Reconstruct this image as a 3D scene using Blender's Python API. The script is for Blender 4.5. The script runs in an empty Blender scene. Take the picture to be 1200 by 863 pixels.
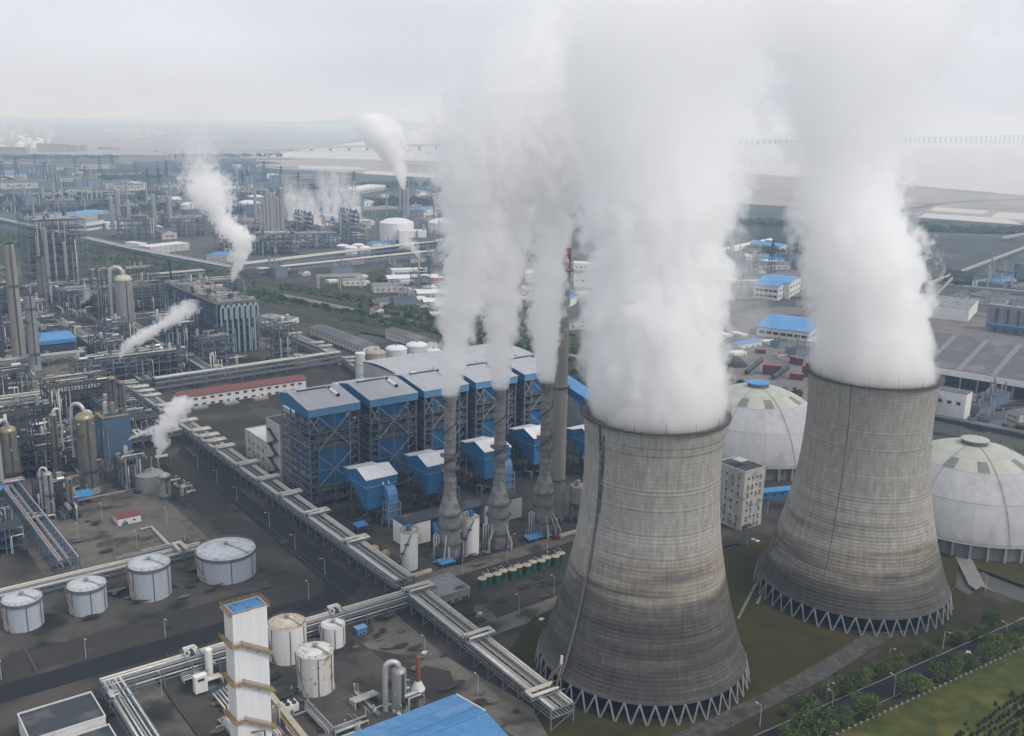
import bpy, math, random
from mathutils import Vector, Matrix, noise as mnoise
random.seed(7)
S = bpy.context.scene
COL = S.collection
# ------------------------------------------------------------------ camera
CH, CF = 190.0, 1180.0                      # camera height (m), focal length in photograph pixels
PITCH, ROLL = math.radians(13.9), math.radians(1.2)
_f = Vector((0, math.cos(PITCH), -math.sin(PITCH)))
_r0 = Vector((1, 0, 0)); _u0 = _r0.cross(_f)
_r = _r0 * math.cos(ROLL) + _u0 * math.sin(ROLL)
_u = _u0 * math.cos(ROLL) - _r0 * math.sin(ROLL)
CP = Vector((0, 0, CH))
cam = bpy.data.cameras.new('camera'); camo = bpy.data.objects.new('camera', cam); COL.objects.link(camo)
camo.matrix_world = Matrix(((_r.x, _u.x, -_f.x, 0), (_r.y, _u.y, -_f.y, 0), (_r.z, _u.z, -_f.z, CH), (0, 0, 0, 1)))
cam.sensor_width = 36; cam.lens = 36 * CF / 1200; cam.clip_start = 1; cam.clip_end = 90000
S.camera = camo
# ------------------------------------------------------------------ world and sun
SUN_EL, SUN_AZ = math.radians(48), math.atan2(-0.45, 0.9)     # direction towards the sun: right of and behind the camera
W = bpy.data.worlds.new('World'); S.world = W; W.use_nodes = True
wn = W.node_tree.nodes; wl = W.node_tree.links
bg = wn['Background']
sky = wn.new('ShaderNodeTexSky'); sky.sky_type = 'NISHITA'; sky.sun_disc = False
sky.sun_elevation = SUN_EL; sky.sun_rotation = math.pi / 2 - SUN_AZ
sky.air_density = 1.0; sky.dust_density = 6.0; sky.ozone_density = 1.5; sky.altitude = 0
hs = wn.new('ShaderNodeHueSaturation'); hs.inputs['Saturation'].default_value = 0.16
wl.new(sky.outputs['Color'], hs.inputs['Color'])
# an overcast deck: soft, uneven cloud over all of the sky
wtc = wn.new('ShaderNodeTexCoord'); wns = wn.new('ShaderNodeTexNoise')
wmp = wn.new('ShaderNodeMapping'); wmp.inputs['Scale'].default_value = (1, 1, 3)
wl.new(wtc.outputs['Generated'], wmp.inputs['Vector']); wl.new(wmp.outputs['Vector'], wns.inputs['Vector'])
wns.inputs['Scale'].default_value = 3.0; wns.inputs['Detail'].default_value = 5
wmr = wn.new('ShaderNodeMapRange'); wmr.inputs['From Min'].default_value = .3; wmr.inputs['From Max'].default_value = .7
wmr.inputs['To Min'].default_value = .9; wmr.inputs['To Max'].default_value = 1.1
wl.new(wns.outputs['Fac'], wmr.inputs['Value'])
wmx = wn.new('ShaderNodeMix'); wmx.data_type = 'RGBA'; wmx.blend_type = 'MIX'; wmx.inputs['Factor'].default_value = .72
wmx.inputs['B'].default_value = (6.35, 6.6, 7.25, 1)
wl.new(hs.outputs['Color'], wmx.inputs['A'])
wmm = wn.new('ShaderNodeMix'); wmm.data_type = 'RGBA'; wmm.blend_type = 'MULTIPLY'; wmm.inputs['Factor'].default_value = 1
wl.new(wmx.outputs['Result'], wmm.inputs['A']); wl.new(wmr.outputs['Result'], wmm.inputs['B'])
wl.new(wmm.outputs['Result'], bg.inputs['Color']); bg.inputs['Strength'].default_value = 0.15
sd = bpy.data.lights.new('sun', 'SUN'); sd.energy = 1.5; sd.angle = math.radians(11); sd.color = (1, .96, .9)
so = bpy.data.objects.new('sun', sd); COL.objects.link(so)
so.rotation_euler = (math.pi / 2 - SUN_EL, 0, SUN_AZ + math.pi / 2)
S.view_settings.view_transform = 'Standard'; S.view_settings.look = 'None'
S.view_settings.exposure = 0.0; S.view_settings.gamma = 1.0; S.view_settings.use_curve_mapping = False
S.render.engine = 'CYCLES'
cy = S.cycles
cy.max_bounces = 18; cy.diffuse_bounces = 2; cy.glossy_bounces = 2; cy.transmission_bounces = 2
cy.volume_bounces = 16; cy.transparent_max_bounces = 8
cy.volume_step_rate = 1.0; cy.volume_max_steps = 256
cy.use_denoising = True; cy.use_adaptive_sampling = True; cy.adaptive_threshold = 0.02
cy.caustics_reflective = False; cy.caustics_refractive = False
# ------------------------------------------------------------------ coordinates
TH = math.radians(37); CT, ST = math.cos(TH), math.sin(TH)
OX, OY = -26.0, 413.0
def uv(u, v, z=0.0):
    """plant grid (u to the far right, v to the far left) -> world"""
    return Vector((OX + u * CT - v * ST, OY + u * ST + v * CT, z))
def G(px, py, z=0.0):
    """point of the level z seen at a photograph pixel -> world"""
    d = _f * CF + _r * (px - 600) - _u * (py - 431.5)
    t = (z - CH) / d.z
    return CP + d * t
def depth_at(px, py, y):
    """point of the upright plane y = const seen at a photograph pixel -> world"""
    d = _f * CF + _r * (px - 600) - _u * (py - 431.5)
    return CP + d * (y / d.y)
# ------------------------------------------------------------------ materials
MATS = {}
def _n(nt, t, **k):
    n = nt.nodes.new(t)
    for a, b in k.items(): setattr(n, a, b)
    return n
def mat(name, c, c2=None, scale=.4, rough=.75, metal=0.0, bump=0.0, streak=0.0, rnd=0.0, detail=4, sharp=.5, c3=None, scale3=.05, world=False, spec=.3):
    """two-tone noise surface with optional vertical streaks, a third broad tone, fine relief and per-object variation"""
    if name in MATS: return MATS[name]
    m = bpy.data.materials.new(name); m.use_nodes = True; nt = m.node_tree; L = nt.links
    b = nt.nodes['Principled BSDF']; b.inputs['Roughness'].default_value = rough; b.inputs['Metallic'].default_value = metal
    b.inputs['Specular IOR Level'].default_value = spec
    if c2 is None: c2 = tuple(x * .78 for x in c)
    if world:
        tc = _n(nt, 'ShaderNodeNewGeometry'); out = tc.outputs['Position']
    else:
        tc = _n(nt, 'ShaderNodeTexCoord'); out = tc.outputs['Object']
    mp = _n(nt, 'ShaderNodeMapping'); L.new(out, mp.inputs['Vector'])
    if streak: mp.inputs['Scale'].default_value = (1, 1, streak)
    ns = _n(nt, 'ShaderNodeTexNoise'); ns.inputs['Scale'].default_value = scale; ns.inputs['Detail'].default_value = detail
    ns.inputs['Roughness'].default_value = .76 if world and detail > 7 else .62
    L.new(mp.outputs['Vector'], ns.inputs['Vector'])
    mr = _n(nt, 'ShaderNodeMapRange'); mr.inputs['From Min'].default_value = .5 - .3 * (1 - sharp); mr.inputs['From Max'].default_value = .5 + .3 * (1 - sharp)
    L.new(ns.outputs['Fac'], mr.inputs['Value'])
    mx = _n(nt, 'ShaderNodeMix', data_type='RGBA'); mx.inputs['A'].default_value = (*c, 1); mx.inputs['B'].default_value = (*c2, 1)
    L.new(mr.outputs['Result'], mx.inputs['Factor']); res = mx.outputs['Result']
    if c3 is not None:
        n3 = _n(nt, 'ShaderNodeTexNoise'); n3.inputs['Scale'].default_value = scale3; n3.inputs['Detail'].default_value = 5
        L.new(out, n3.inputs['Vector'])
        r3 = _n(nt, 'ShaderNodeMapRange'); r3.inputs['From Min'].default_value = .54; r3.inputs['From Max'].default_value = .66
        L.new(n3.outputs['Fac'], r3.inputs['Value'])
        x3 = _n(nt, 'ShaderNodeMix', data_type='RGBA'); x3.inputs['B'].default_value = (*c3, 1)
        L.new(r3.outputs['Result'], x3.inputs['Factor']); L.new(res, x3.inputs['A']); res = x3.outputs['Result']
    if rnd:
        oi = _n(nt, 'ShaderNodeObjectInfo'); rr = _n(nt, 'ShaderNodeMapRange')
        rr.inputs['To Min'].default_value = 1 - rnd; rr.inputs['To Max'].default_value = 1 + rnd
        L.new(oi.outputs['Random'], rr.inputs['Value'])
        xr = _n(nt, 'ShaderNodeMix', data_type='RGBA', blend_type='MULTIPLY'); xr.inputs['Factor'].default_value = 1
        L.new(res, xr.inputs['A']); L.new(rr.outputs['Result'], xr.inputs['B']); res = xr.outputs['Result']
    L.new(res, b.inputs['Base Color'])
    if bump:
        bp = _n(nt, 'ShaderNodeBump'); bp.inputs['Strength'].default_value = bump; bp.inputs['Distance'].default_value = .1
        nb = _n(nt, 'ShaderNodeTexNoise'); nb.inputs['Scale'].default_value = scale * 6; nb.inputs['Detail'].default_value = 3
        L.new(out, nb.inputs['Vector']); L.new(nb.outputs['Fac'], bp.inputs['Height']); L.new(bp.outputs['Normal'], b.inputs['Normal'])
    MATS[name] = m
    return m
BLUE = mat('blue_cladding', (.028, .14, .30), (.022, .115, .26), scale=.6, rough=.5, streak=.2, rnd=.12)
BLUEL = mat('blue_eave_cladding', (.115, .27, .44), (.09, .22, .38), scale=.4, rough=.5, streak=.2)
BROOF = mat('blue_roof_sheet', (.06, .22, .45), (.048, .18, .39), scale=.25, rough=.45, rnd=.1, c3=(.10, .25, .48), scale3=.12)
GROOF = mat('grey_roof_sheet', (.37, .38, .40), (.31, .32, .345), scale=.3, rough=.55, c3=(.30, .31, .33), scale3=.08)
WROOF = mat('white_roof_sheet', (.60, .61, .62), (.52, .53, .55), scale=.4, rough=.55)
WHITE = mat('white_wall', (.62, .62, .61), (.54, .54, .53), scale=.5, rough=.75, streak=.15, rnd=.06)
WHITEC = mat('white_cladding', (.70, .70, .69), (.63, .63, .62), scale=.5, rough=.5, streak=.1)
DWHITE = mat('stained_white_wall', (.50, .49, .47), (.36, .35, .33), scale=.35, rough=.8, streak=.18, c3=(.24, .23, .22), scale3=.2)
RUSTW = mat('rusty_white_steel', (.60, .60, .58), (.50, .48, .44), scale=.8, rough=.6, streak=.1, c3=(.33, .22, .12), scale3=.45)
TANKW = mat('pale_blue_white_steel', (.40, .44, .50), (.34, .38, .44), scale=.5, rough=.5, streak=.12)
TANKR = mat('chalky_tank_roof', (.50, .53, .56), (.40, .42, .45), scale=.7, rough=.6, c3=(.30, .31, .32), scale3=.3)
STEELB = mat('blue_grey_steel', (.15, .19, .24), (.11, .14, .18), scale=.8, rough=.6, rnd=.15)
STEELG = mat('grey_galvanised_steel', (.26, .27, .28), (.20, .205, .21), scale=.6, rough=.5, rnd=.12)
STEELD = mat('dark_plant_steel', (.06, .07, .085), (.04, .045, .055), scale=.8, rough=.6, rnd=.2)
PIPE = mat('insulated_pipe_cladding', (.50, .50, .48), (.40, .40, .38), scale=.7, rough=.38, metal=.35, rnd=.12)
PIPEY = mat('cream_pipe_paint', (.56, .545, .49), (.44, .43, .385), scale=.7, rough=.5, rnd=.12)
PIPEG = mat('dull_grey_pipe', (.24, .25, .26), (.18, .185, .19), scale=.7, rough=.5, rnd=.15)
PIPEYEL = mat('yellow_gas_pipe', (.42, .30, .06), None, scale=.7, rough=.5)
VESSEL = mat('tarnished_vessel_cladding', (.20, .19, .175), (.14, .135, .125), scale=.4, rough=.42, metal=.3, streak=.15, c3=(.24, .20, .13), scale3=.15, rnd=.1)
VESSELG = mat('pale_vessel_cladding', (.34, .34, .33), (.27, .265, .255), scale=.5, rough=.42, metal=.3, streak=.15, rnd=.1)
CONC = mat('pale_concrete', (.33, .32, .30), (.27, .26, .245), scale=.5, rough=.9, bump=.2, streak=.2)
CONCD = mat('weathered_concrete', (.22, .215, .20), (.165, .16, .15), scale=.5, rough=.9, bump=.2, streak=.2)
ROOFD = mat('tarred_flat_roof', (.045, .05, .06), (.035, .04, .05), scale=.3, rough=.8, c3=(.09, .09, .095), scale3=.12)
ROOFG = mat('patched_grey_flat_roof', (.23, .235, .26), (.17, .175, .20), scale=.4, rough=.85, c3=(.05, .05, .055), scale3=.16)
ROOFR = mat('dull_red_roof_sheet', (.19, .07, .065), (.15, .058, .055), scale=.3, rough=.7, rnd=.15)
ROOFB = mat('dark_shed_roof', (.115, .115, .125), (.085, .085, .095), scale=.3, rough=.8, c3=(.15, .15, .155), scale3=.05)
GLASS = mat('dark_window_glass', (.022, .026, .032), (.03, .034, .042), scale=.3, rough=.15, spec=.5)
FRAMEW = mat('pale_window_frame', (.5, .5, .5), None, rough=.6)
RUST = mat('rust_red_steel', (.21, .085, .045), (.15, .065, .04), scale=.6, rough=.8, rnd=.1)
OCHRE = mat('ochre_walkway_paint', (.30, .20, .085), (.22, .15, .07), scale=.6, rough=.7)
GREENT = mat('dark_green_tank_paint', (.028, .095, .07), (.022, .075, .056), scale=.6, rough=.5, rnd=.1)
CREAM = mat('cream_dirty_cover', (.40, .37, .29), (.30, .27, .21), scale=.9, rough=.7)
TANKTAN = mat('tan_rusted_tank', (.36, .31, .25), (.28, .24, .20), scale=.5, rough=.7, streak=.2)
MINT = mat('pale_mint_tank_paint', (.52, .57, .55), (.46, .51, .50), scale=.5, rough=.5, streak=.15, rnd=.06)
YELLOW = mat('yellow_machine_paint', (.42, .30, .04), None, rough=.5)
BLACK = mat('near_black_rubber', (.02, .02, .022), None, rough=.8)
REDP = mat('red_cab_paint', (.22, .03, .03), None, rough=.4)
# ------------------------------------------------------------------ mesh builder
class MB:
    def __init__(s): s.v, s.f, s.m, s.s = [], [], [], []
    def add(s, vs, fs, mi=0, smooth=False):
        o = len(s.v); s.v.extend(vs)
        for f in fs: s.f.append([i + o for i in f]); s.m.append(mi); s.s.append(smooth)
        return s
    def hexa(s, p, mi=0):
        return s.add(p, [(3, 2, 1, 0), (4, 5, 6, 7), (0, 1, 5, 4), (1, 2, 6, 5), (2, 3, 7, 6), (3, 0, 4, 7)], mi)
    def box(s, x0, y0, z0, x1, y1, z1, mi=0):
        return s.hexa([(x0, y0, z0), (x1, y0, z0), (x1, y1, z0), (x0, y1, z0), (x0, y0, z1), (x1, y0, z1), (x1, y1, z1), (x0, y1, z1)], mi)
    def beam(s, p, q, w, h=None, mi=0):
        h = h or w; p = Vector(p); q = Vector(q); d = (q - p)
        if d.length < 1e-6: return s
        d.normalize(); a = d.cross(Vector((0, 0, 1)))
        if a.length < 1e-3: a = Vector((1, 0, 0))
        a.normalize(); b = d.cross(a); a = a * (w / 2); b = b * (h / 2)
        return s.hexa([tuple(x) for x in (p - a - b, p + a - b, p + a + b, p - a + b, q - a - b, q + a - b, q + a + b, q - a + b)], mi)
    def tube(s, path, r, n=6, mi=0, caps=True):
        P = [Vector(p) for p in path]; k = len(P); rings = []
        a = None
        for i in range(k):
            t = (P[min(i + 1, k - 1)] - P[max(i - 1, 0)]).normalized()
            if a is None:
                a = t.cross(Vector((0, 0, 1)))
                if a.length < 1e-3: a = Vector((1, 0, 0))
            a = (a - t * a.dot(t))
            if a.length < 1e-4: a = t.orthogonal()
            a.normalize(); b = t.cross(a)
            m = 1.0
            if 0 < i < k - 1:
                c = (P[i] - P[i - 1]).normalized().dot((P[i + 1] - P[i]).normalized()); m = min(1.6, 1 / max(.5, math.sqrt(max(.1, (1 + c) / 2))))
            rings.append([tuple(P[i] + (a * math.cos(2 * math.pi * j / n) + b * math.sin(2 * math.pi * j / n)) * r * (m if 0 < i < k - 1 else 1)) for j in range(n)])
        vs = [v for R in rings for v in R]; fs = []
        for i in range(k - 1):
            for j in range(n):
                j2 = (j + 1) % n; fs.append((i * n + j, i * n + j2, (i + 1) * n + j2, (i + 1) * n + j))
        s.add(vs, fs, mi, True)
        if caps: s.add([*rings[0], *rings[-1]], [tuple(range(n))[::-1], tuple(range(n, 2 * n))], mi)
        return s
    def lathe(s, prof, n=24, x=0, y=0, mi=0, smooth=True, a0=0.0, a1=2 * math.pi):
        """prof: (radius, z) from the bottom up"""
        if smooth and len(prof) > 2:                       # sharp lips keep their edge: the profile is cut where it turns hard
            cut = [0]
            for i in range(1, len(prof) - 1):
                (ra, za), (rb, zb), (rc, zc) = prof[i - 1:i + 2]; d = abs(math.atan2(zb - za, rb - ra) - math.atan2(zc - zb, rc - rb))
                if min(d, 2 * math.pi - d) > .6: cut.append(i)
            if len(cut) > 1:
                for i, j in zip(cut, cut[1:] + [len(prof) - 1]): s.lathe(prof[i:j + 1] if j > i + 1 else [prof[i], prof[j]], n, x, y, mi, True, a0, a1)
                return s
        full = abs(a1 - a0 - 2 * math.pi) < 1e-6; k = n if full else n + 1
        vs = [(x + r * math.cos(a0 + (a1 - a0) * j / n), y + r * math.sin(a0 + (a1 - a0) * j / n), z) for r, z in prof for j in range(k)]
        fs = []
        for i in range(len(prof) - 1):
            for j in range(n):
                j2 = (j + 1) % k; fs.append((i * k + j, i * k + j2, (i + 1) * k + j2, (i + 1) * k + j))
        return s.add(vs, fs, mi, smooth)
    def cyl(s, x, y, z0, z1, r, n=16, mi=0, r1=None):
        r1 = r if r1 is None else r1
        s.lathe([(r, z0), (r1, z1)], n, x, y, mi)
        A = [(x + r1 * math.cos(2 * math.pi * j / n), y + r1 * math.sin(2 * math.pi * j / n), z1) for j in range(n)]
        B = [(x + r * math.cos(2 * math.pi * j / n), y + r * math.sin(2 * math.pi * j / n), z0) for j in range(n)]
        s.add(A, [tuple(range(n))], mi); s.add(B, [tuple(range(n))[::-1]], mi)
        return s
    def prism(s, poly, z0, z1, mi=0):
        n = len(poly); vs = [(x, y, z0) for x, y in poly] + [(x, y, z1) for x, y in poly]
        return s.add(vs, [tuple(range(n))[::-1], tuple(range(n, 2 * n))] + [(i, (i + 1) % n, n + (i + 1) % n, n + i) for i in range(n)], mi)
    def mesh(s, name, mats):
        me = bpy.data.meshes.new(name); me.from_pydata(s.v, [], s.f)
        for m in (mats if isinstance(mats, (list, tuple)) else [mats]): me.materials.append(m)
        me.polygons.foreach_set('material_index', s.m); me.polygons.foreach_set('use_smooth', s.s)
        me.update()
        return me
    def obj(s, name, mats, parent=None, kind=None, loc=None, rz=0.0):
        return put(s.mesh(name, mats), name, parent, loc, rz, kind)
def put(me, name, parent=None, loc=None, rz=0.0, kind=None):
    o = bpy.data.objects.new(name, me); COL.objects.link(o)
    if parent is not None: o.parent = parent
    if loc is not None: o.location = loc
    if rz: o.rotation_euler = (0, 0, rz)
    if kind: o['kind'] = kind
    return o
def tag(o, label, cat, group=None, kind=None):
    o['label'] = label; o['category'] = cat
    if group: o['group'] = group
    if kind: o['kind'] = kind
    return o
def thing(name, label, cat, loc, rz=TH, group=None, kind=None):
    o = bpy.data.objects.new(name, None); COL.objects.link(o); o.empty_display_size = .5
    o.location = loc; o.rotation_euler = (0, 0, rz)
    return tag(o, label, cat, group, kind)
def dup(o, loc, rz=None, label=None, scale=None):
    """a copy of a thing with its parts and sub-parts"""
    c = o.copy(); COL.objects.link(c); c.location = loc
    if rz is not None: c.rotation_euler = (0, 0, rz)
    if label: c['label'] = label
    if scale: c.scale = scale if isinstance(scale, tuple) else (scale, scale, scale)
    for ch in list(o.children):
        d = ch.copy(); COL.objects.link(d); d.parent = c
        for g in list(ch.children):
            e = g.copy(); COL.objects.link(e); e.parent = d
    return c
ORD = ['first', 'second', 'third', 'fourth', 'fifth', 'sixth', 'seventh', 'eighth', 'ninth', 'tenth', 'eleventh', 'twelfth', 'thirteenth', 'fourteenth',
       'fifteenth', 'sixteenth', 'seventeenth', 'eighteenth', 'nineteenth', 'twentieth']
def ordw(i):
    n = i + 1
    if n <= 20: return ORD[n - 1]
    t, u = n // 10, n % 10; w = ['', '', 'twent', 'thirt', 'fort', 'fift', 'sixt', 'sevent', 'eight', 'ninet'][t]
    return w + 'ieth' if u == 0 else w + 'y-' + ORD[u - 1]
def struct(name, mb, m):
    return mb.obj(name, m, kind='structure')
_sheet_n = [0]
def sheet(name, pts, m, z=None, kind='structure'):
    """a flat sheet of ground a few millimetres above the one before it"""
    _sheet_n[0] += 1
    zz = .006 * _sheet_n[0] if z is None else z
    mb = MB(); mb.add([(p[0], p[1], zz) for p in pts], [tuple(range(len(pts)))])
    return mb.obj(name, m, kind=kind)
def rectuv(u0, v0, u1, v1): return [uv(u0, v0), uv(u1, v0), uv(u1, v1), uv(u0, v1)]
def pxs(*p): return [G(*q) for q in p]
def strip(name, pts, w, m, z=None):
    """a ribbon of given width along a line of points"""
    P = [Vector((p[0], p[1], 0)) for p in pts]; Lf, Rt = [], []
    for i in range(len(P)):
        t = (P[min(i + 1, len(P) - 1)] - P[max(i - 1, 0)]).normalized(); nn = Vector((-t.y, t.x, 0)) * (w / 2)
        Lf.append(P[i] + nn); Rt.append(P[i] - nn)
    _sheet_n[0] += 1; zz = .006 * _sheet_n[0] if z is None else z
    mb = MB(); k = len(P)
    mb.add([(p.x, p.y, zz) for p in Lf + Rt], [(i, k + i, k + i + 1, i + 1) for i in range(k - 1)])
    return mb.obj(name, m, kind='structure')
# ------------------------------------------------------------------ the ground
EARTH = mat('dry_waste_ground', (.105, .105, .10), (.07, .072, .07), scale=.012, rough=.95, c3=(.075, .085, .055), scale3=.004, world=True, detail=8, spec=.1)
YARD = mat('oily_yard_ground', (0.0945, 0.0864, 0.0747), (0.045, 0.0423, 0.0387), scale=.06, rough=.92, c3=(0.0234, 0.0225, 0.0216), scale3=.05, world=True, detail=10, bump=.3, spec=.1, sharp=.4)
PADC = mat('dirty_concrete_paving', (.17, .155, .13), (.095, .086, .074), scale=.09, rough=.92, c3=(.042, .04, .037), scale3=.06, world=True, detail=10, bump=.2, spec=.1, sharp=.45)
ASPH = mat('worn_asphalt', (.050, .0455, .0405), (.031, .0285, .0255), scale=.07, rough=.9, c3=(.075, .067, .057), scale3=.028, world=True, detail=10, bump=.2, spec=.15, sharp=.3)
ASPHN = mat('fresh_dark_asphalt', (0.0135, 0.0144, 0.0162), (0.01125, 0.01215, 0.0135), scale=.1, rough=.75, world=True, detail=7, spec=.2)
GRASSD = mat('rough_dark_lawn', (.056, .046, .016), (.026, .030, .010), scale=.07, rough=.95, c3=(.056, .046, .018), scale3=.03, world=True, detail=11, bump=.8, spec=.02, sharp=.4)
GRASSL = mat('lighter_meadow', (.082, .086, .022), (.034, .044, .013), scale=.14, rough=.95, c3=(.125, .105, .032), scale3=.045, world=True, detail=11, bump=1.0, spec=.02, sharp=.45)
GRASSF = mat('green_belt_grass', (.058, .066, .034), (.036, .044, .026), scale=.03, rough=.95, c3=(.085, .08, .055), scale3=.014, world=True, detail=10, spec=.05)
GRAVEL = mat('crumbled_gravel', (.105, .098, .088), (.04, .038, .034), scale=.5, rough=.95, c3=(.04, .04, .032), scale3=.16, world=True, detail=11, bump=.8, spec=.05, sharp=.55)
PATHM = mat('pale_concrete_path', (0.2125, 0.204, 0.187), (0.1615, 0.153, 0.1403), scale=.25, rough=.9, c3=(0.1105, 0.1062, 0.09775), scale3=.1, world=True, detail=7, spec=.1)
COALY = mat('dusty_grey_yard', (.19, .175, .165), (.13, .12, .115), scale=.03, rough=.95, c3=(.085, .08, .08), scale3=.02, world=True, detail=8, spec=.1)
RAILM = mat('dark_railway_ballast', (.075, .072, .072), (.05, .05, .052), scale=.08, rough=.95, c3=(.04, .04, .042), scale3=.03, world=True, detail=7, spec=.1)
WATER = mat('silty_water', (.40, .37, .345), (.37, .345, .325), scale=.002, rough=.25, world=True, detail=6, spec=.5)
MUD = mat('pale_tidal_flat', (.34, .31, .285), (.24, .225, .21), scale=.006, rough=.7, c3=(.19, .18, .17), scale3=.003, world=True, detail=8, spec=.2)
MUDW = mat('pale_settling_pond', (.46, .44, .41), (.42, .40, .37), scale=.01, rough=.5, world=True, spec=.4)
FIELDS = [mat('field_grey_brown', (.125, .115, .105), (.09, .085, .08), scale=.02, rough=.95, world=True, spec=.05),
          mat('field_dull_green', (.065, .08, .055), (.05, .06, .042), scale=.02, rough=.95, world=True, spec=.05),
          mat('field_pale_bare', (.26, .24, .215), (.20, .185, .17), scale=.015, rough=.95, world=True, spec=.05),
          mat('field_dark', (.055, .06, .06), (.04, .045, .046), scale=.02, rough=.95, world=True, spec=.05)]
mb = MB(); R = 24000; nn = 24
mb.add([(-R + 2 * R * i / nn, -400 + (R + 400) * j / nn, -.02) for j in range(nn + 1) for i in range(nn + 1)],
       [(j * (nn + 1) + i, j * (nn + 1) + i + 1, (j + 1) * (nn + 1) + i + 1, (j + 1) * (nn + 1) + i) for j in range(nn) for i in range(nn)])
struct('ground', mb, EARTH)
# bay, tidal flats and settling ponds
shore = [G(300, 184), G(430, 187), G(560, 191), G(700, 196), G(855, 202), G(1000, 212), G(1200, 229), G(1330, 245)]
far = [Vector((14000, 9000, 0)), Vector((23000, 23500, 0)), Vector((-2000, 23500, 0)), Vector((-1200, 9000, 0))]
sheet('bay_water', shore + far, WATER, z=.3)
sheet('tidal_flat', [G(300, 184), G(430, 187), G(560, 191), G(700, 196), G(855, 202), G(1000, 212), G(1200, 229), G(1330, 245), G(1340, 283), G(1200, 262), G(1110, 254), G(990, 246), G(850, 238), G(700, 224), G(560, 213), G(420, 203), G(300, 197)], MUD, z=.15)
for k, pp in enumerate([((1095, 243), (1160, 247), (1152, 251), (1090, 247)), ((1170, 249), (1260, 254), (1255, 262), (1160, 255)), ((1085, 250), (1180, 257), (1200, 264), (1075, 255)),
                        ((350, 194), (420, 196), (430, 199), (350, 198)), ((430, 200), (520, 205), (510, 209), (425, 204))]):
    sheet('settling_pond', pxs(*pp), MUDW, z=.25)
strip('flat_causeway', [G(1070, 245), G(1100, 239), G(1150, 235), G(1250, 234)], 26, PATHM, z=.32)
strip('tidal_channel', [G(830, 211), G(930, 214), G(1010, 222)], 30, MUDW, z=.33)
# barren field on the far right, with the dike road
sheet('reclaimed_field', pxs((1040, 262), (1110, 258), (1260, 272), (1300, 300), (1230, 320), (1090, 345), (980, 330)), mat('reclaimed_field_soil', (.085, .088, .085), (.055, .06, .06), scale=.006, rough=.95, c3=(.13, .125, .11), scale3=.004, world=True, detail=9, spec=.05), z=.05)
sheet('reclaimed_field', pxs((860, 262), (980, 268), (990, 320), (930, 318), (850, 292)), FIELDS[3], z=.04)
sheet('haze_pale_plain', pxs((-700, 172), (60, 181), (300, 186), (345, 178)) + [Vector((-1300, 9000, 0)), Vector((-2100, 23700, 0)), Vector((-15500, 23700, 0)), Vector((-9000, 9000, 0))], mat('painted_haze_plain', (.34, .325, .30), (.26, .25, .235), scale=.002, rough=.95, world=True, detail=8, spec=.05), z=.03)  # added sheet: far haze put into its pale colour, whitening land towards the horizon
rf = random.Random(3)
for k in range(190):                               # patchwork of plots and bare ground beyond the works
    px, py = rf.uniform(-30, 560), 186 + 72 * rf.random() ** 1.0
    if py < 205 and px > 300: continue
    c = G(px, py); a = rf.uniform(60, 190) * (1 + (260 - py) / 90); b = rf.uniform(18, 60) * (1 + (260 - py) / 60)
    ang = TH + rf.choice((0, 0, .04, -.05)); ca, sa = math.cos(ang), math.sin(ang)
    q = [(c.x + x * ca - y * sa, c.y + x * sa + y * ca) for x, y in ((-a, -b), (a, -b), (a, b), (-a, b))]
    sheet('field', q, FIELDS[rf.choice((0, 0, 1, 1, 2, 3, 3))], z=.04 + .0015 * k)
# the works and the power station
sheet('works_yard', [uv(-420, -40), uv(-36, -40), uv(150, 120), uv(160, 420), uv(330, 520), uv(330, 800), uv(60, 930), uv(-420, 900)], YARD)
sheet('station_yard', [uv(-120, -200), uv(30, -62), uv(290, -62), uv(300, 360), uv(120, 420), uv(-40, 300), uv(-40, -30), uv(-120, -30)], ASPH)
sheet('yard_paving', rectuv(-300, -40, -75, -22), ASPH)
sheet('yard_paving', rectuv(-320, -22, -72, 17.5), ASPH)
sheet('yard_paving', rectuv(-75, -40, -38, 232), ASPH)
sheet('tank_yard', rectuv(-200, 18.4, -78, 60), YARD)
sheet('unit_yard', rectuv(-150, 66, -80, 215), PADC)
sheet('unit_yard', rectuv(-110, 345, -30, 560), PADC)
sheet('unit_yard', rectuv(95, 350, 118, 470), PADC)
sheet('new_asphalt_road', [uv(-330, -13), uv(-62, -13), uv(-53, -9), uv(-53, -1), uv(-330, -1)], ASPHN)
sheet('new_asphalt_road', [uv(-53, -9), uv(-45, -3), uv(-45, 215), uv(-53, 200), uv(-57, 8), uv(-62, -1)], ASPHN)
sheet('concrete_lane', [uv(-54, -22), uv(-46, -22), uv(-48, -70), uv(-40, -130), uv(-52, -150), uv(-62, -92), uv(-61, -60), uv(-72, -44), uv(-60, -40)], PADC)
sheet('concrete_lane', rectuv(-300, -58, -158, -42), ASPH)
sheet('concrete_lane', rectuv(-147, -110, -138, -24), PADC)
sheet('process_paving', rectuv(-137, -115, -68, -29), YARD)
sheet('process_paving', [uv(-68, -112), uv(-52, -80), uv(-64, -62), uv(-68, -62)], ASPH)
sheet('dirt_track', rectuv(-30, -18, 120, -9), PADC)
sheet('gravel_verge', [uv(-30, -68), uv(-18, -45), uv(-13, -46), uv(-16, -58), uv(30, -56), uv(30, -60), uv(-10, -68)], PADC)
sheet('plant_paving', rectuv(-32, 75, 150, 122), YARD)
sheet('plant_paving', rectuv(-20, -8, 130, 40), YARD)
sheet('lawn', [uv(-32, -84), uv(-5, -66), uv(20, -62), uv(60, -62), uv(60, -158), uv(-40, -158), uv(-48, -130)], GRASSD)
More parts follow.
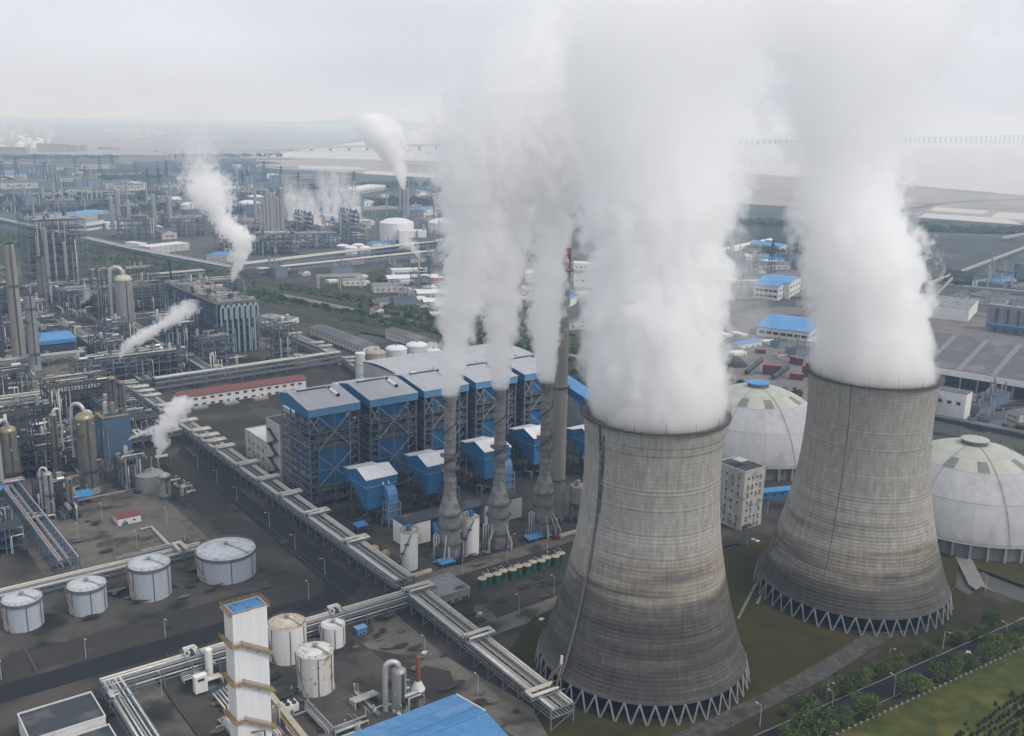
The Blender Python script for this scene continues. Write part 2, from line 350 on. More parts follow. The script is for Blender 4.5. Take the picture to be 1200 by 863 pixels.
sheet('lawn', [uv(60, -62), uv(200, -70), uv(196, -128), uv(160, -146), uv(60, -156)], GRASSD)
sheet('lawn', rectuv(186, -190, 320, -131), GRASSD)
sheet('lawn', [uv(60, -156.2), uv(160, -146.2), uv(156, -160), uv(60, -160)], GRASSD)
sheet('station_lane', rectuv(118, -66, 230, -52), ASPH)
strip('service_lane', [uv(205, -60), uv(200, -120), uv(196, -128), uv(170, -150), uv(150, -196)], 7, PATHM)
strip('lawn_path', [uv(78, -108), uv(160, -64)], 1.2, PATHM)
strip('lawn_path', [uv(62, -112), uv(150, -64)], 1.0, PATHM)
sheet('gravel_verge', [uv(-20, -152), uv(30, -153), uv(75, -150), uv(100, -147), uv(128, -141), uv(140, -150), uv(132, -157), uv(90, -156), uv(50, -159.5), uv(-20, -160)], GRAVEL)
def av(u, off): return uv(u, -167.5 - .063 * (u - 12.6) - off)
sheet('verge', [uv(-60, -160), uv(50, -160), uv(92, -157), uv(132, -158), uv(150, -154), uv(170, -152), av(170, -.3), av(-60, -.3)], mat('verge_soil', (.048, .040, .021), (.022, .023, .011), scale=.2, rough=.95, world=True, detail=9, bump=.4, spec=.05, c3=(.06, .052, .04), scale3=.1))
sheet('avenue_road', [av(-80, 0), av(165, 0), av(165, 9.5), av(-80, 9.5)], ASPHN)
sheet('verge', [av(-80, 9.7), av(170, 9.7), av(170, 13.6), av(-80, 13.6)], GRASSD)
sheet('meadow', [av(-80, 13.7), av(300, 13.7), av(300, 160), av(-80, 160)], GRASSL)
MARK = mat('faded_road_paint', (.40, .40, .39), (.25, .25, .25), scale=2, rough=.8, world=True)
for k in range(9): sheet('lane_dash', [av(-20 + k * 18, 4.7), av(-16 + k * 18, 4.7), av(-16 + k * 18, 4.95), av(-20 + k * 18, 4.95)], MARK)
sheet('edge_line', [av(-80, .25), av(163, .25), av(163, .5), av(-80, .5)], MARK); sheet('edge_line', [av(-80, 9.1), av(163, 9.1), av(163, 9.3), av(-80, 9.3)], MARK)
for (a, b) in ((-178, 17.9), (-91, 17.6)): pass
KERB = mat('kerb_stone', (.27, .26, .24), (.20, .19, .18), scale=.5, rough=.9)
mb = MB()
for a, b, c, d in ((-330, 17.6, -78, 18), (-78, 17.6, -77.6, 228)):
    p = [uv(a, b), uv(c, b), uv(c, d), uv(a, d)]
    mb.hexa([(q.x, q.y, .0) for q in p] + [(q.x, q.y, .3) for q in p])
for o_ in (-.32, 9.52):
    p = [av(-80, o_ + .28), av(163, o_ + .28), av(163, o_), av(-80, o_)]; mb.hexa([(q.x, q.y, .0) for q in p] + [(q.x, q.y, .28) for q in p])
struct('kerb', mb, KERB)
# coal yards and sidings behind the domes
sheet('coal_yard', [uv(330, 20), uv(760, -60), uv(800, 200), uv(640, 330), uv(330, 330), uv(300, 120)], COALY)
for dv in (0, 9, 20, 29): strip('railway_bed', [uv(250, 90 - dv), uv(420, 30 - dv), uv(700, -80 - dv)], 5, RAILM)
sheet('works_yard', [uv(640, 380), uv(900, 300), uv(1000, 700), uv(560, 900), uv(330, 620), uv(480, 450)], COALY)
# green belt with the railway and the road between the refinery and the power station
sheet('green_belt', pxs((-40, 262), (150, 294), (300, 330), (520, 372), (700, 400), (720, 425), (520, 408), (330, 375), (150, 345), (-40, 300)), GRASSF)
sheet('green_belt', pxs((330, 345), (440, 318), (540, 300), (560, 318), (500, 338), (420, 352)), GRASSF)
strip('railway_bed', [G(-40, 285), G(150, 322), G(330, 341), G(520, 376), G(700, 412)], 13, RAILM)
strip('belt_road', [G(250, 333), G(340, 349), G(420, 366), G(520, 387), G(700, 424)], 10, PATHM)
strip('railway_bed', [G(150, 308), G(330, 331), G(520, 362), G(700, 398)], 9, RAILM)
strip('railway_bed', [G(150, 337), G(330, 355), G(520, 394), G(700, 434)], 7, RAILM)
strip('belt_track', [G(250, 345), G(330, 362), G(420, 383), G(560, 410)], 6, RAILM)
# hills across the bay
HILL = mat('far_hill_woods', (.05, .07, .05), (.035, .05, .035), scale=.004, rough=.95, world=True)
def hill(px0, px1, y, pytop, seed):
    a = depth_at(px0, 150, y); b = depth_at(px1, 150, y); top = depth_at((px0 + px1) / 2, pytop, y).z
    mb = MB(); n, m = 40, 10; vs = []
    for j in range(m + 1):
        for i in range(n + 1):
            t = i / n; s = j / m
            h = top * math.sin(math.pi * t) ** .8 * math.sin(math.pi * s) * (.7 + .6 * mnoise.noise(Vector((t * 5 + seed, s * 2, seed))))
            vs.append((a.x + (b.x - a.x) * t, y - 900 + 1800 * s, max(h, -5)))
    mb.add(vs, [(j * (n + 1) + i, j * (n + 1) + i + 1, (j + 1) * (n + 1) + i + 1, (j + 1) * (n + 1) + i) for j in range(m) for i in range(n)], 0, True)
    struct('hill', mb, HILL)
hill(300, 560, 22500, 141, 1.3)

# patches, joints, stains and litter on the paving
PATCH = [mat('asphalt_patch_dark', (.024, .023, .022), None, scale=.4, rough=.9, world=True), mat('asphalt_patch_pale', (.06, .056, .05), (.045, .042, .038), scale=.4, rough=.9, world=True), mat('oil_stain', (.018, .017, .016), (.03, .028, .026), scale=.5, rough=.6, world=True), mat('dust_spill', (.14, .125, .10), (.09, .08, .066), scale=.5, rough=.95, world=True)]
rp = random.Random(21)
def blob(u_, v_, r, m, nm, el=1.0):
    n = 14; ph = rp.random() * 9; sheet(nm, [uv(u_ + el * r * math.cos(a) * (1 + .45 * mnoise.noise(Vector((math.cos(a) * 1.4 + ph, math.sin(a) * 1.4, ph)))), v_ + r * math.sin(a) * (1 + .45 * mnoise.noise(Vector((math.cos(a) * 1.4, math.sin(a) * 1.4 + ph, ph + 5))))) for a in [2 * math.pi * i / n for i in range(n)]], m)
for k in range(46): u_, v_ = rp.choice(((rp.uniform(-200, -76), rp.uniform(-20, 16)), (rp.uniform(-76, -55), rp.uniform(20, 220)), (rp.uniform(-30, 30), rp.uniform(-58, -40)), (rp.uniform(-20, 120), rp.uniform(-6, 16)))); w, d = rp.uniform(1.5, 7), rp.uniform(1, 4); sheet('asphalt_patch', rectuv(u_, v_, u_ + w, v_ + d), PATCH[rp.random() < .45])
for k in range(150): u_, v_ = rp.choice(((rp.uniform(-148, -82), rp.uniform(68, 210)), (rp.uniform(-195, -82), rp.uniform(24, 56)), (rp.uniform(-135, -70), rp.uniform(-112, -32)), (rp.uniform(-62, -48), rp.uniform(-120, -26)), (rp.uniform(-105, -36), rp.uniform(350, 450)), (rp.uniform(-28, 120), rp.uniform(-18, 14)))); blob(u_, v_, rp.uniform(.4, 2.0), PATCH[2 if rp.random() < .6 else 3], 'ground_stain', rp.uniform(.8, 3))
JOINT = mat('pale_paving_joint', (.085, .082, .076), None, scale=2, rough=.9, world=True)
for a in ((-170, -1, -169.6, 17.5), (-130, -22, -129.7, -13), (-100, -1, -99.7, 17.5), (-75.4, 18, -75, 228), (-56, -22, -55.7, 60), (-53.4, 10, -53.1, 200)): sheet('paving_joint', rectuv(*a), JOINT)
q = MB()
for k in range(900):
    u_, v_ = rp.choice(((rp.uniform(-200, -50), rp.uniform(-24, 60)), (rp.uniform(-148, -82), rp.uniform(68, 215)), (rp.uniform(-137, -48), rp.uniform(-118, -26)), (rp.uniform(-110, 54), rp.uniform(345, 560)), (rp.uniform(-30, 130), rp.uniform(-62, 20)), (rp.uniform(-75, -45), rp.uniform(20, 225)))); p = uv(u_, v_); s_ = rp.uniform(.1, .45); a = rp.random() * 3; c, s = math.cos(a) * s_, math.sin(a) * s_; h = rp.uniform(.15, .6)
    q.hexa([(p.x - c, p.y - s, 0), (p.x + s, p.y - c, 0), (p.x + c, p.y + s, 0), (p.x - s, p.y + c, 0), (p.x - c, p.y - s, h), (p.x + s, p.y - c, h), (p.x + c, p.y + s, h), (p.x - s, p.y + c, h)], k % 4)
tag(q.obj('litter', [CONC, WHITE, RUST, STEELD]), 'small litter and rubble scattered over the yards and paving', 'litter', kind='stuff')
# ------------------------------------------------------------------ cooling towers
def tower_mat(name, seed, dark_to, zr, ring=1.32):
    m = bpy.data.materials.new(name); m.use_nodes = True; nt = m.node_tree; L = nt.links; b = nt.nodes['Principled BSDF']
    b.inputs['Roughness'].default_value = .92; b.inputs['Specular IOR Level'].default_value = .15
    tc = _n(nt, 'ShaderNodeTexCoord'); sx = _n(nt, 'ShaderNodeSeparateXYZ'); L.new(tc.outputs['Object'], sx.inputs[0])
    at = _n(nt, 'ShaderNodeMath', operation='ARCTAN2'); L.new(sx.outputs['Y'], at.inputs[0]); L.new(sx.outputs['X'], at.inputs[1])
    au = _n(nt, 'ShaderNodeMath', operation='MULTIPLY'); L.new(at.outputs[0], au.inputs[0]); au.inputs[1].default_value = 30.0
    cb = _n(nt, 'ShaderNodeCombineXYZ'); L.new(au.outputs[0], cb.inputs[0]); L.new(sx.outputs['Z'], cb.inputs[1])
    # lift joints and shutter joints
    bk = _n(nt, 'ShaderNodeTexBrick'); bk.offset = 0; bk.inputs['Scale'].default_value = 1; bk.inputs['Brick Width'].default_value = 1.45; bk.inputs['Row Height'].default_value = ring
    bk.inputs['Mortar Size'].default_value = .085; bk.inputs['Mortar Smooth'].default_value = .3; bk.inputs['Bias'].default_value = 0
    bk.inputs['Color1'].default_value = (1, 1, 1, 1); bk.inputs['Color2'].default_value = (.88, .88, .88, 1); bk.inputs['Mortar'].default_value = (.76, .76, .77, 1)
    L.new(cb.outputs[0], bk.inputs['Vector'])
    # weathering: horizontally banded grime, heavier on the older lower lifts
    mp = _n(nt, 'ShaderNodeMapping'); mp.inputs['Scale'].default_value = (.018, .17, 1); mp.inputs['Location'].default_value = (seed, seed * 2, 0); L.new(cb.outputs[0], mp.inputs[0])
    nb = _n(nt, 'ShaderNodeTexNoise'); nb.inputs['Scale'].default_value = 1; nb.inputs['Detail'].default_value = 7; nb.inputs['Roughness'].default_value = .65; L.new(mp.outputs[0], nb.inputs[0])
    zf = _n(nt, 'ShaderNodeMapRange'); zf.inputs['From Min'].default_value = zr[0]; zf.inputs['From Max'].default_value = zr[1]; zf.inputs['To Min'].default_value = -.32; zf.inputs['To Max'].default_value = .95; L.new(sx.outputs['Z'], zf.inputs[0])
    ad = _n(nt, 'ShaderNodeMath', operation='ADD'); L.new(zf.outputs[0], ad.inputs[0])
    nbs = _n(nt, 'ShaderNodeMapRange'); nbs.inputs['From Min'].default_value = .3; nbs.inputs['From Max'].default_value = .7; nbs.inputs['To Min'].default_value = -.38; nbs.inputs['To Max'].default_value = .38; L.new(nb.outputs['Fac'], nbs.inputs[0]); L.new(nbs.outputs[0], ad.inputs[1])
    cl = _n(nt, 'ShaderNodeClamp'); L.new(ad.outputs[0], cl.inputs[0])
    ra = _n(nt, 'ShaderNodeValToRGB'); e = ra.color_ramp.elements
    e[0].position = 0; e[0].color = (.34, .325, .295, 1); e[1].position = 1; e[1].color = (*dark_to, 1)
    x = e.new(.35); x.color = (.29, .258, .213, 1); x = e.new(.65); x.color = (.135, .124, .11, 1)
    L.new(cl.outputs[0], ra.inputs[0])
    # fine stains
    mp2 = _n(nt, 'ShaderNodeMapping'); mp2.inputs['Scale'].default_value = (.55, .12, 1); mp2.inputs['Location'].default_value = (seed * 3, 0, 0); L.new(cb.outputs[0], mp2.inputs[0])
    n2 = _n(nt, 'ShaderNodeTexNoise'); n2.inputs['Scale'].default_value = 1; n2.inputs['Detail'].default_value = 8; n2.inputs['Roughness'].default_value = .7; L.new(mp2.outputs[0], n2.inputs[0])
    r2 = _n(nt, 'ShaderNodeMapRange'); r2.inputs['From Min'].default_value = .32; r2.inputs['From Max'].default_value = .68; r2.inputs['To Min'].default_value = .72; r2.inputs['To Max'].default_value = 1.18; L.new(n2.outputs['Fac'], r2.inputs[0])
    m1 = _n(nt, 'ShaderNodeMix', data_type='RGBA', blend_type='MULTIPLY'); m1.inputs['Factor'].default_value = 1; L.new(ra.outputs[0], m1.inputs['A']); L.new(bk.outputs['Color'], m1.inputs['B'])
    m2 = _n(nt, 'ShaderNodeMix', data_type='RGBA', blend_type='MULTIPLY'); m2.inputs['Factor'].default_value = 1; L.new(m1.outputs['Result'], m2.inputs['A']); L.new(r2.outputs[0], m2.inputs['B'])
    L.new(m2.outputs['Result'], b.inputs['Base Color'])
    bp = _n(nt, 'ShaderNodeBump'); bp.inputs['Strength'].default_value = .5; bp.inputs['Distance'].default_value = .12; L.new(bk.outputs['Fac'], bp.inputs['Height']); bp.invert = True; L.new(bp.outputs[0], b.inputs['Normal'])
    return m
PROF = [(37.6, 7.5), (35.6, 12), (33.3, 19), (31.2, 26), (29.4, 33), (27.8, 40), (26.4, 47), (25.3, 54), (24.5, 61), (24.0, 68), (23.75, 75), (23.75, 81), (24.0, 87), (24.5, 92), (24.9, 95)]
def prof_r(z):
    for (r0, z0), (r1, z1) in zip(PROF, PROF[1:]):
        if z <= z1: t = max(0, (z - z0) / (z1 - z0)); return r0 + (r1 - r0) * t
    return PROF[-1][0]
STAINM = mat('black_algae_streak', (.05, .048, .046), (.12, .115, .105), scale=.5, rough=.95, streak=.35, c3=(.2, .19, .175), scale3=.5)
CONCL = mat('grey_blue_leg_concrete', (.24, .245, .255), (.18, .185, .195), scale=.6, rough=.9)
BASIN = mat('basin_concrete', (.20, .195, .185), (.13, .128, .12), scale=.5, rough=.9)
FILL = mat('dark_cooling_fill', (.008, .009, .012), None, scale=.5, rough=.9, spec=.02)
def cooling_tower(x, y, s, label, m, stair_az, riser):
    t = thing('cooling_tower', label, 'cooling tower', (x, y, 0), 0, 'cooling towers of the power station'); n = 180
    prof = []; z = 7.5
    while z < 95:
        r = prof_r(z); r2 = prof_r(min(z + 1.24, 95)); j_ = .03 * mnoise.noise(Vector((z * 1.7, s * 9, 0))); prof += [(r * s + .015 + j_, z), (r2 * s + .015 + j_, min(z + 1.24, 95)), (r2 * s - .02, min(z + 1.28, 95))]; z += 1.32
    prof += [(prof_r(95) * s + .05, 95.2)]
    prof += [(prof_r(95) * s - .7, 95.2), (prof_r(80) * s - .6, 80), (prof_r(50) * s - .6, 50), (prof_r(20) * s - .7, 20), (prof_r(8) * s - 1.0, 7.5), (prof_r(7.5) * s + .03, 7.5)]
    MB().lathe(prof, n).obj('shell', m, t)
    R = 24.9 * s
    MB().lathe([(R - .6, 94.6), (R + .95, 94.75), (R + 1.0, 95.35), (R + .8, 95.35), (R + .8, 95.25), (R - .6, 95.25)], 120, smooth=False).obj('rim_walkway', mat('sooty_rim_concrete', (.10, .098, .092), (.065, .063, .06), scale=.5, rough=.9), t)
    rb = MB(); 
    for k in range(2): rb.lathe([(R + .9, 95.8 + k * .5), (R + .95, 95.8 + k * .5), (R + .95, 95.84 + k * .5), (R + .9, 95.84 + k * .5)], 90, smooth=False)
    rb.obj('guard_rail', STEELD, t)
    rod = MB().cyl(0, 0, 0, 3.6, .07, 5, r1=.03).mesh('lightning_rod', STEELD)
    for k in range(16):
        a = 2 * math.pi * k / 16; put(rod, 'lightning_rod', t, ((R + 1.1) * math.cos(a), (R + 1.1) * math.sin(a), 95.4))
    # leaning columns in V pairs
    NC = 46; rt, rb_ = 37.5 * s, 39.2 * s
    c = MB().beam((rb_, -.0, .6), (rt * math.cos(math.pi / NC), rt * math.sin(math.pi / NC), 7.7), .46, .46).mesh('column', CONCL)
    c2 = MB().beam((rb_, 0, .6), (rt * math.cos(math.pi / NC), -rt * math.sin(math.pi / NC), 7.7), .46, .46).mesh('column', CONCL)
    for k in range(NC):
        a = 2 * math.pi * k / NC
        put(c, 'column', t, (0, 0, 0), a); put(c2, 'column', t, (0, 0, 0), a)
    MB().lathe([(40.6 * s, -.3), (40.6 * s, 1.0), (40.2 * s, 1.0), (40.2 * s, .3)], 120, smooth=False).obj('basin_wall', BASIN, t)
    MB().lathe([(42.4 * s, 0), (42.4 * s, .16), (40.62 * s, .17)], 120, smooth=False).obj('basin_apron', GRAVEL, t)
    MB().lathe([(40.1 * s, .35), (0, .35)], 90, smooth=False).obj('basin_water', mat('dark_basin_water', (.012, .014, .018), None, rough=.3, spec=.3), t)
    MB().lathe([(35.0 * s, .4), (35.0 * s, 7.4), (0, 7.45)], 90).obj('cooling_fill', FILL, t)
    # vertical line of stains / riser on the shell, following its curve
    def ribbon(z0, z1, w0, w1, off, name, mm):
        q = MB(); N = 40; vs = []
        for i in range(N + 1):
            z = z0 + (z1 - z0) * i / N; r = prof_r(z) * s + off; w = (w0 + (w1 - w0) * i / N) * (1 + .25 * mnoise.noise(Vector((z * .3, x, 0)))) / r / 2
            vs += [(r * math.cos(stair_az - w), r * math.sin(stair_az - w), z), (r * math.cos(stair_az + w), r * math.sin(stair_az + w), z)]
        q.add(vs, [(2 * i, 2 * i + 1, 2 * i + 3, 2 * i + 2) for i in range(N)], 0, True); q.obj(name, mm, t)
    if riser:
        ribbon(58, 94.4, 1.0, 1.5, .09, 'stain_streak', STAINM); az_ = stair_az; rs = random.Random(4)
        for k in range(16):
            stair_az = az_ + rs.uniform(-.012, .075) * (1 if k % 3 else .5); zt = rs.uniform(74, 94.2); ribbon(zt - rs.uniform(4, 22), zt, .2, rs.uniform(.5, 1.7), .06 + k * .0015, 'stain_streak', STAINM)
        stair_az = az_
        p = [((prof_r(z) * s + .5) * math.cos(stair_az), (prof_r(z) * s + .5) * math.sin(stair_az), z) for z in [9 + i * 2.5 for i in range(21)]]
        MB().tube(p, .42, 6).obj('ladder_cage', mat('grey_ladder_steel', (.17, .165, .155), None, rough=.7), t)
        a = stair_az; r0 = prof_r(9) * s
        st = MB(); P = lambda rr, dz, da=0: (rr * math.cos(a + da), rr * math.sin(a + da), dz)
        st.beam(P(r0 + 6.5, .5, -.12), P(r0 + 1, 13, .0), 1.5, .4); MB().beam(P(r0 + 6.5, .5, .05), P(r0 + 1, 13, .02), .4, .4).obj('stair_stringer', mat('ochre_stair_steel', (.20, .165, .11), None, rough=.7), t)
        st.obj('access_stair', mat('ochre_stair_steel', (.20, .165, .11), None, rough=.7), t)
        MB().beam(P(r0 + .8, 13), P(r0 + .6, 16), .7, .7).obj('stair_hatch', WHITE, t)
    else:
        ribbon(20, 94.4, .35, .35, .06, 'cable_duct', mat('grey_duct', (.12, .118, .11), None, rough=.8))
    return t
T1, T2 = Vector((48.4, 325.2, 0)), Vector((143.6, 388.2, 0))
def cam_az(p, deg): return math.atan2(-p.y, -p.x) + math.radians(deg)
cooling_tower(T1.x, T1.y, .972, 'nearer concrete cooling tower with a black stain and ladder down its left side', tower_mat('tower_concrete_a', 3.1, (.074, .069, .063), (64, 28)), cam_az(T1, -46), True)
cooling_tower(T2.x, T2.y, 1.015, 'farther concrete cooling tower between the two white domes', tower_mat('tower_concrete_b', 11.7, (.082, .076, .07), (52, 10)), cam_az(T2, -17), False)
# ------------------------------------------------------------------ shared builders
_WC = {}
def win_mesh(w, h, glass=None, frame=None):
    key = (round(w, 2), round(h, 2), glass, frame)
    if key not in _WC:
        q = MB(); t = min(.14, w * .12)
        q.box(-w / 2, -.06, 0, w / 2, .05, h, 0)
        for a in ((-w / 2 - t, 0, -w / 2, h), (w / 2, 0, w / 2 + t, h), (-w / 2 - t, -t, w / 2 + t, 0), (-w / 2 - t, h, w / 2 + t, h + t)): q.box(a[0], -.14, a[1], a[2], .05, a[3], 1)
        if w > 1.3: q.box(-.05, -.12, 0, .05, .04, h, 1)
        _WC[key] = q.mesh('window', [glass or GLASS, frame or FRAMEW])
    return _WC[key]
def building(name, label, cat, u0, v0, u1, v1, h, wall, roof, wins=(), style='flat', rise=2.5, over=.3, group=None, parapet=True, doors=(), z0=0.0, base=None, loc=None, rz=TH, roofname='roof'):
    """a box building on the plant grid: v0 face looks right-forward, u0 face looks left-forward; wins: (face, count, rows, first sill, storey, w, h[, margin])"""
    L, D = u1 - u0, v1 - v0
    t = thing(name, label, cat, loc if loc is not None else uv(u0, v0, z0), rz, group)
    q = MB()
    if style == 'flat':
        q.box(0, 0, 0, L, D, h); q.obj('wall', wall, t)
        r = MB(); r.box(-over * .3, -over * .3, h + .002, L + over * .3, D + over * .3, h + .25); r.obj(roofname, roof, t)
        if parapet:
            r = MB(); e = over * .3 + .03; p = .32
            for a in ((-e, -e, L + e, p - e), (-e, D + e - p, L + e, D + e), (-e, p - e, p - e, D + e - p), (L + e - p, p - e, L + e, D + e - p)): r.box(a[0], a[1], h - .1, a[2], a[3], h + .75)
            r.obj('parapet', wall, t)
    elif style == 'u':      # ridge along u
        q.box(0, 0, 0, L, D, h)
        for x in (.02, L - .02): q.add([(x, .01, h), (x, D - .01, h), (x, D / 2, h + rise - .02)], [(0, 1, 2)])
        q.obj('wall', wall, t)
        for s in (0, 1):
            r = MB(); y0, y1 = (-over, D / 2) if s == 0 else (D / 2, D + over); za = h - over * rise / (D / 2); zb = h + rise
            zz = (za, zb) if s == 0 else (zb, za)
            r.hexa([(-over, y0, zz[0] + .02), (L + over, y0, zz[0] + .02), (L + over, y1, zz[1] + .02), (-over, y1, zz[1] + .02), (-over, y0, zz[0] + .25), (L + over, y0, zz[0] + .25), (L + over, y1, zz[1] + .25), (-over, y1, zz[1] + .25)])
            r.obj('roof_slope', roof, t)
    elif style == 'v':      # ridge along v
        q.box(0, 0, 0, L, D, h)
        for y in (.02, D - .02): q.add([(.01, y, h), (L - .01, y, h), (L / 2, y, h + rise - .02)], [(0, 1, 2)])
        q.obj('wall', wall, t)
        for s in (0, 1):
            r = MB(); x0, x1 = (-over, L / 2) if s == 0 else (L / 2, L + over); za = h - over * rise / (L / 2); zb = h + rise
            zz = (za, zb) if s == 0 else (zb, za)
            r.hexa([(x0, -over, zz[0] + .02), (x1, -over, zz[1] + .02), (x1, D + over, zz[1] + .02), (x0, D + over, zz[0] + .02), (x0, -over, zz[0] + .25), (x1, -over, zz[1] + .25), (x1, D + over, zz[1] + .25), (x0, D + over, zz[0] + .25)])
            r.obj('roof_slope', roof, t)
    for w in wins:
        face, n, rows, s0, st, ww, hh = w[:7]; mg = w[7] if len(w) > 7 else 1.5
        me = win_mesh(ww, hh); span = (L if face in 'fb' else D) - 2 * mg
        for r in range(rows):
            for i in range(n):
                x = mg + span * (i + .5) / n; z = s0 + r * st
                if face == 'f': put(me, 'window', t, (x, 0, z))
                elif face == 'l': put(me, 'window', t, (0, x, z), -math.pi / 2)
                elif face == 'r': put(me, 'window', t, (L, x, z), math.pi / 2)
    for face, x, w, hh, m_ in doors:
        dq = MB().box(-w / 2, -.09, 0, w / 2, .02, hh, 0).box(-w / 2 - .12, -.12, 0, -w / 2, .02, hh + .12, 1).box(w / 2, -.12, 0, w / 2 + .12, .02, hh + .12, 1).box(-w / 2, -.12, hh, w / 2, .02, hh + .12, 1)
        me = dq.mesh('door', [m_, FRAMEW]); put(me, 'door', t, (x, 0, .02) if face == 'f' else (0, x, .02), 0 if face == 'f' else -math.pi / 2)
    return t
def railing(q, pts, h=1.1, w=.07, mi=0, step=3.0, close=False):
    P = [Vector(p) for p in pts] + ([Vector(pts[0])] if close else [])
    for a, b in zip(P, P[1:]):
        for f in (.5, 1): q.beam(a + Vector((0, 0, h * f)), b + Vector((0, 0, h * f)), w, mi=mi)
        n = max(1, int((b - a).length / step))
        for i in range(n + 1): c = a + (b - a) * (i / n); q.beam(c, c + Vector((0, 0, h)), w, mi=mi)
    return q
# ------------------------------------------------------------------ boiler houses
RUSTG = mat('brown_grey_pipework', (.17, .15, .135), (.10, .092, .085), scale=.6, rough=.7)
GRATE = mat('dark_floor_grating', (.045, .048, .052), (.03, .032, .035), scale=.8, rough=.8)
rb = random.Random(11)
BX = (0.2, 4.9, 13.5, 21.9, 26.8); BY = (0.2, 10.5, 21, 31.6); BL, BD = 27.0, 31.8
BM = {}
def boiler_meshes():
    BM['col'] = MB().box(-.28, -.28, 0, .28, .28, 48.4).mesh('column', STEELB)
    BM['beamu'] = MB().box(0, -.2, -.35, BL, .2, 0).mesh('beam', STEELB)
    BM['beamv'] = MB().box(-.2, 0, -.35, .2, BD, 0).mesh('beam', STEELB)
    for k in range(3):                                          # a floor: grating along the front and the left flank, rails, lines and ducts on it
        q = MB(); q.box(.4, .3, 0, BL - .4, 4.6, .14, 0); q.box(.4, 4.6, 0, 4.4, BD - .4, .14, 0)
        railing(q, [(.4, BD - .5, .1), (.4, .3, .1), (BL - .4, .3, .1)], 1.1, .09, 1, 2.8)
        r_ = random.Random(k)
        for i in range(7):
            y = r_.uniform(.9, 4.2); x = r_.uniform(1, 14); q.tube([(x, y, .9 + r_.random() * 1.5), (x + r_.uniform(4, 12), y, .9 + r_.random() * .2)], r_.uniform(.12, .38), 6, 2 if i % 3 else 3)
        for i in range(6):
            x = r_.uniform(1, 25); q.box(x, 2.2, .14, x + r_.uniform(.6, 1.6), 3.6, r_.uniform(1, 2.6), 2 if i % 2 else 3)
        for i in range(5):
            y = r_.uniform(6, 28); q.box(1.2, y, .14, 3.2, y + r_.uniform(.8, 2.5), r_.uniform(1, 2.4), 2 if i % 2 else 1)
        BM['floor%d' % k] = q.mesh('floor_platform', [GRATE, STEELG, RUSTG, PIPEG])
    BM['railv'] = MB().box(-.1, 0, -.12, .1, BD, .12).mesh('side_rail', STEELG)
    def brace(x0, z0, x1, z1): return MB().beam((x0, 0, z0), (x1, 0, z1), .42).mesh('brace', STEELG)
    BM['brace'] = [brace(4.9, 47.8, 13.5, 39.5), brace(21.9, 47.8, 13.5, 39.5), brace(4.9, 12.5, 13.5, 20.2), brace(13.5, 20.2, 21.9, 27.5), brace(4.9, 27.5, 13.5, 20.2), brace(13.5, 20.2, 21.9, 12.5), brace(4.9, 31, 13.5, 39.5), brace(21.9, 31, 13.5, 39.5), brace(.2, 40, 4.9, 47.8), brace(.2, 47.8, 4.9, 40)]
    q = MB(); 
    for k in range(9):
        z = 4 + k * 4.6; q.beam((22.6, 1.2, z), (26, 1.2, z + 2.3), .9, .12); q.beam((26, 2.2, z + 2.3), (22.6, 2.2, z + 4.6), .9, .12)
    BM['stair'] = q.mesh('zigzag_stair', STEELG)
    q = MB(); q.box(5.2, 2.6, 11.5, 21.6, 27, 30.4).box(5.2, 2.6, 39.8, 21.6, 27, 48.0); 
    BM['casing'] = q.mesh('boiler_casing', BLUE)
    BM['casing2'] = MB().box(6.2, 5.6, 30.4, 20.8, 27, 39.8).mesh('burner_wall', RUSTG)
    q = MB()
    for z in (14.5, 17, 19.5, 22, 24.5, 27, 40.5, 42.5, 44.5, 46.5): q.box(5.0, 2.42, z, 21.8, 2.6, z + .3); q.box(5.0, 2.6, z, 5.2, 27, z + .3)
    BM['stays'] = q.mesh('buckstays', BLUE)
    q = MB().tube([(0, 0, 0), (7, 0, 0)], .75, 10); q.cyl(0, 0, 0, .01, .01, 4); BM['exh'] = q
    for k in range(2):                                          # ducts and lines below the casing
        r_ = random.Random(40 + k); q = MB()
        for i in range(14):
            x, y = r_.uniform(1, 25), r_.uniform(1, 29); q.tube([(x, y, .2), (x, y, r_.uniform(4, 11)), (x + r_.uniform(-5, 5), y, r_.uniform(5, 11.5))], r_.uniform(.2, .6), 6, i % 2)
        for i in range(7):
            x, y = r_.uniform(2, 22), r_.uniform(2, 27); q.box(x, y, 0, x + r_.uniform(2, 5), y + r_.uniform(2, 5), r_.uniform(2, 7), i % 2)
        BM['under%d' % k] = q.mesh('under_pipework', [RUSTG, PIPEG])
boiler_meshes()
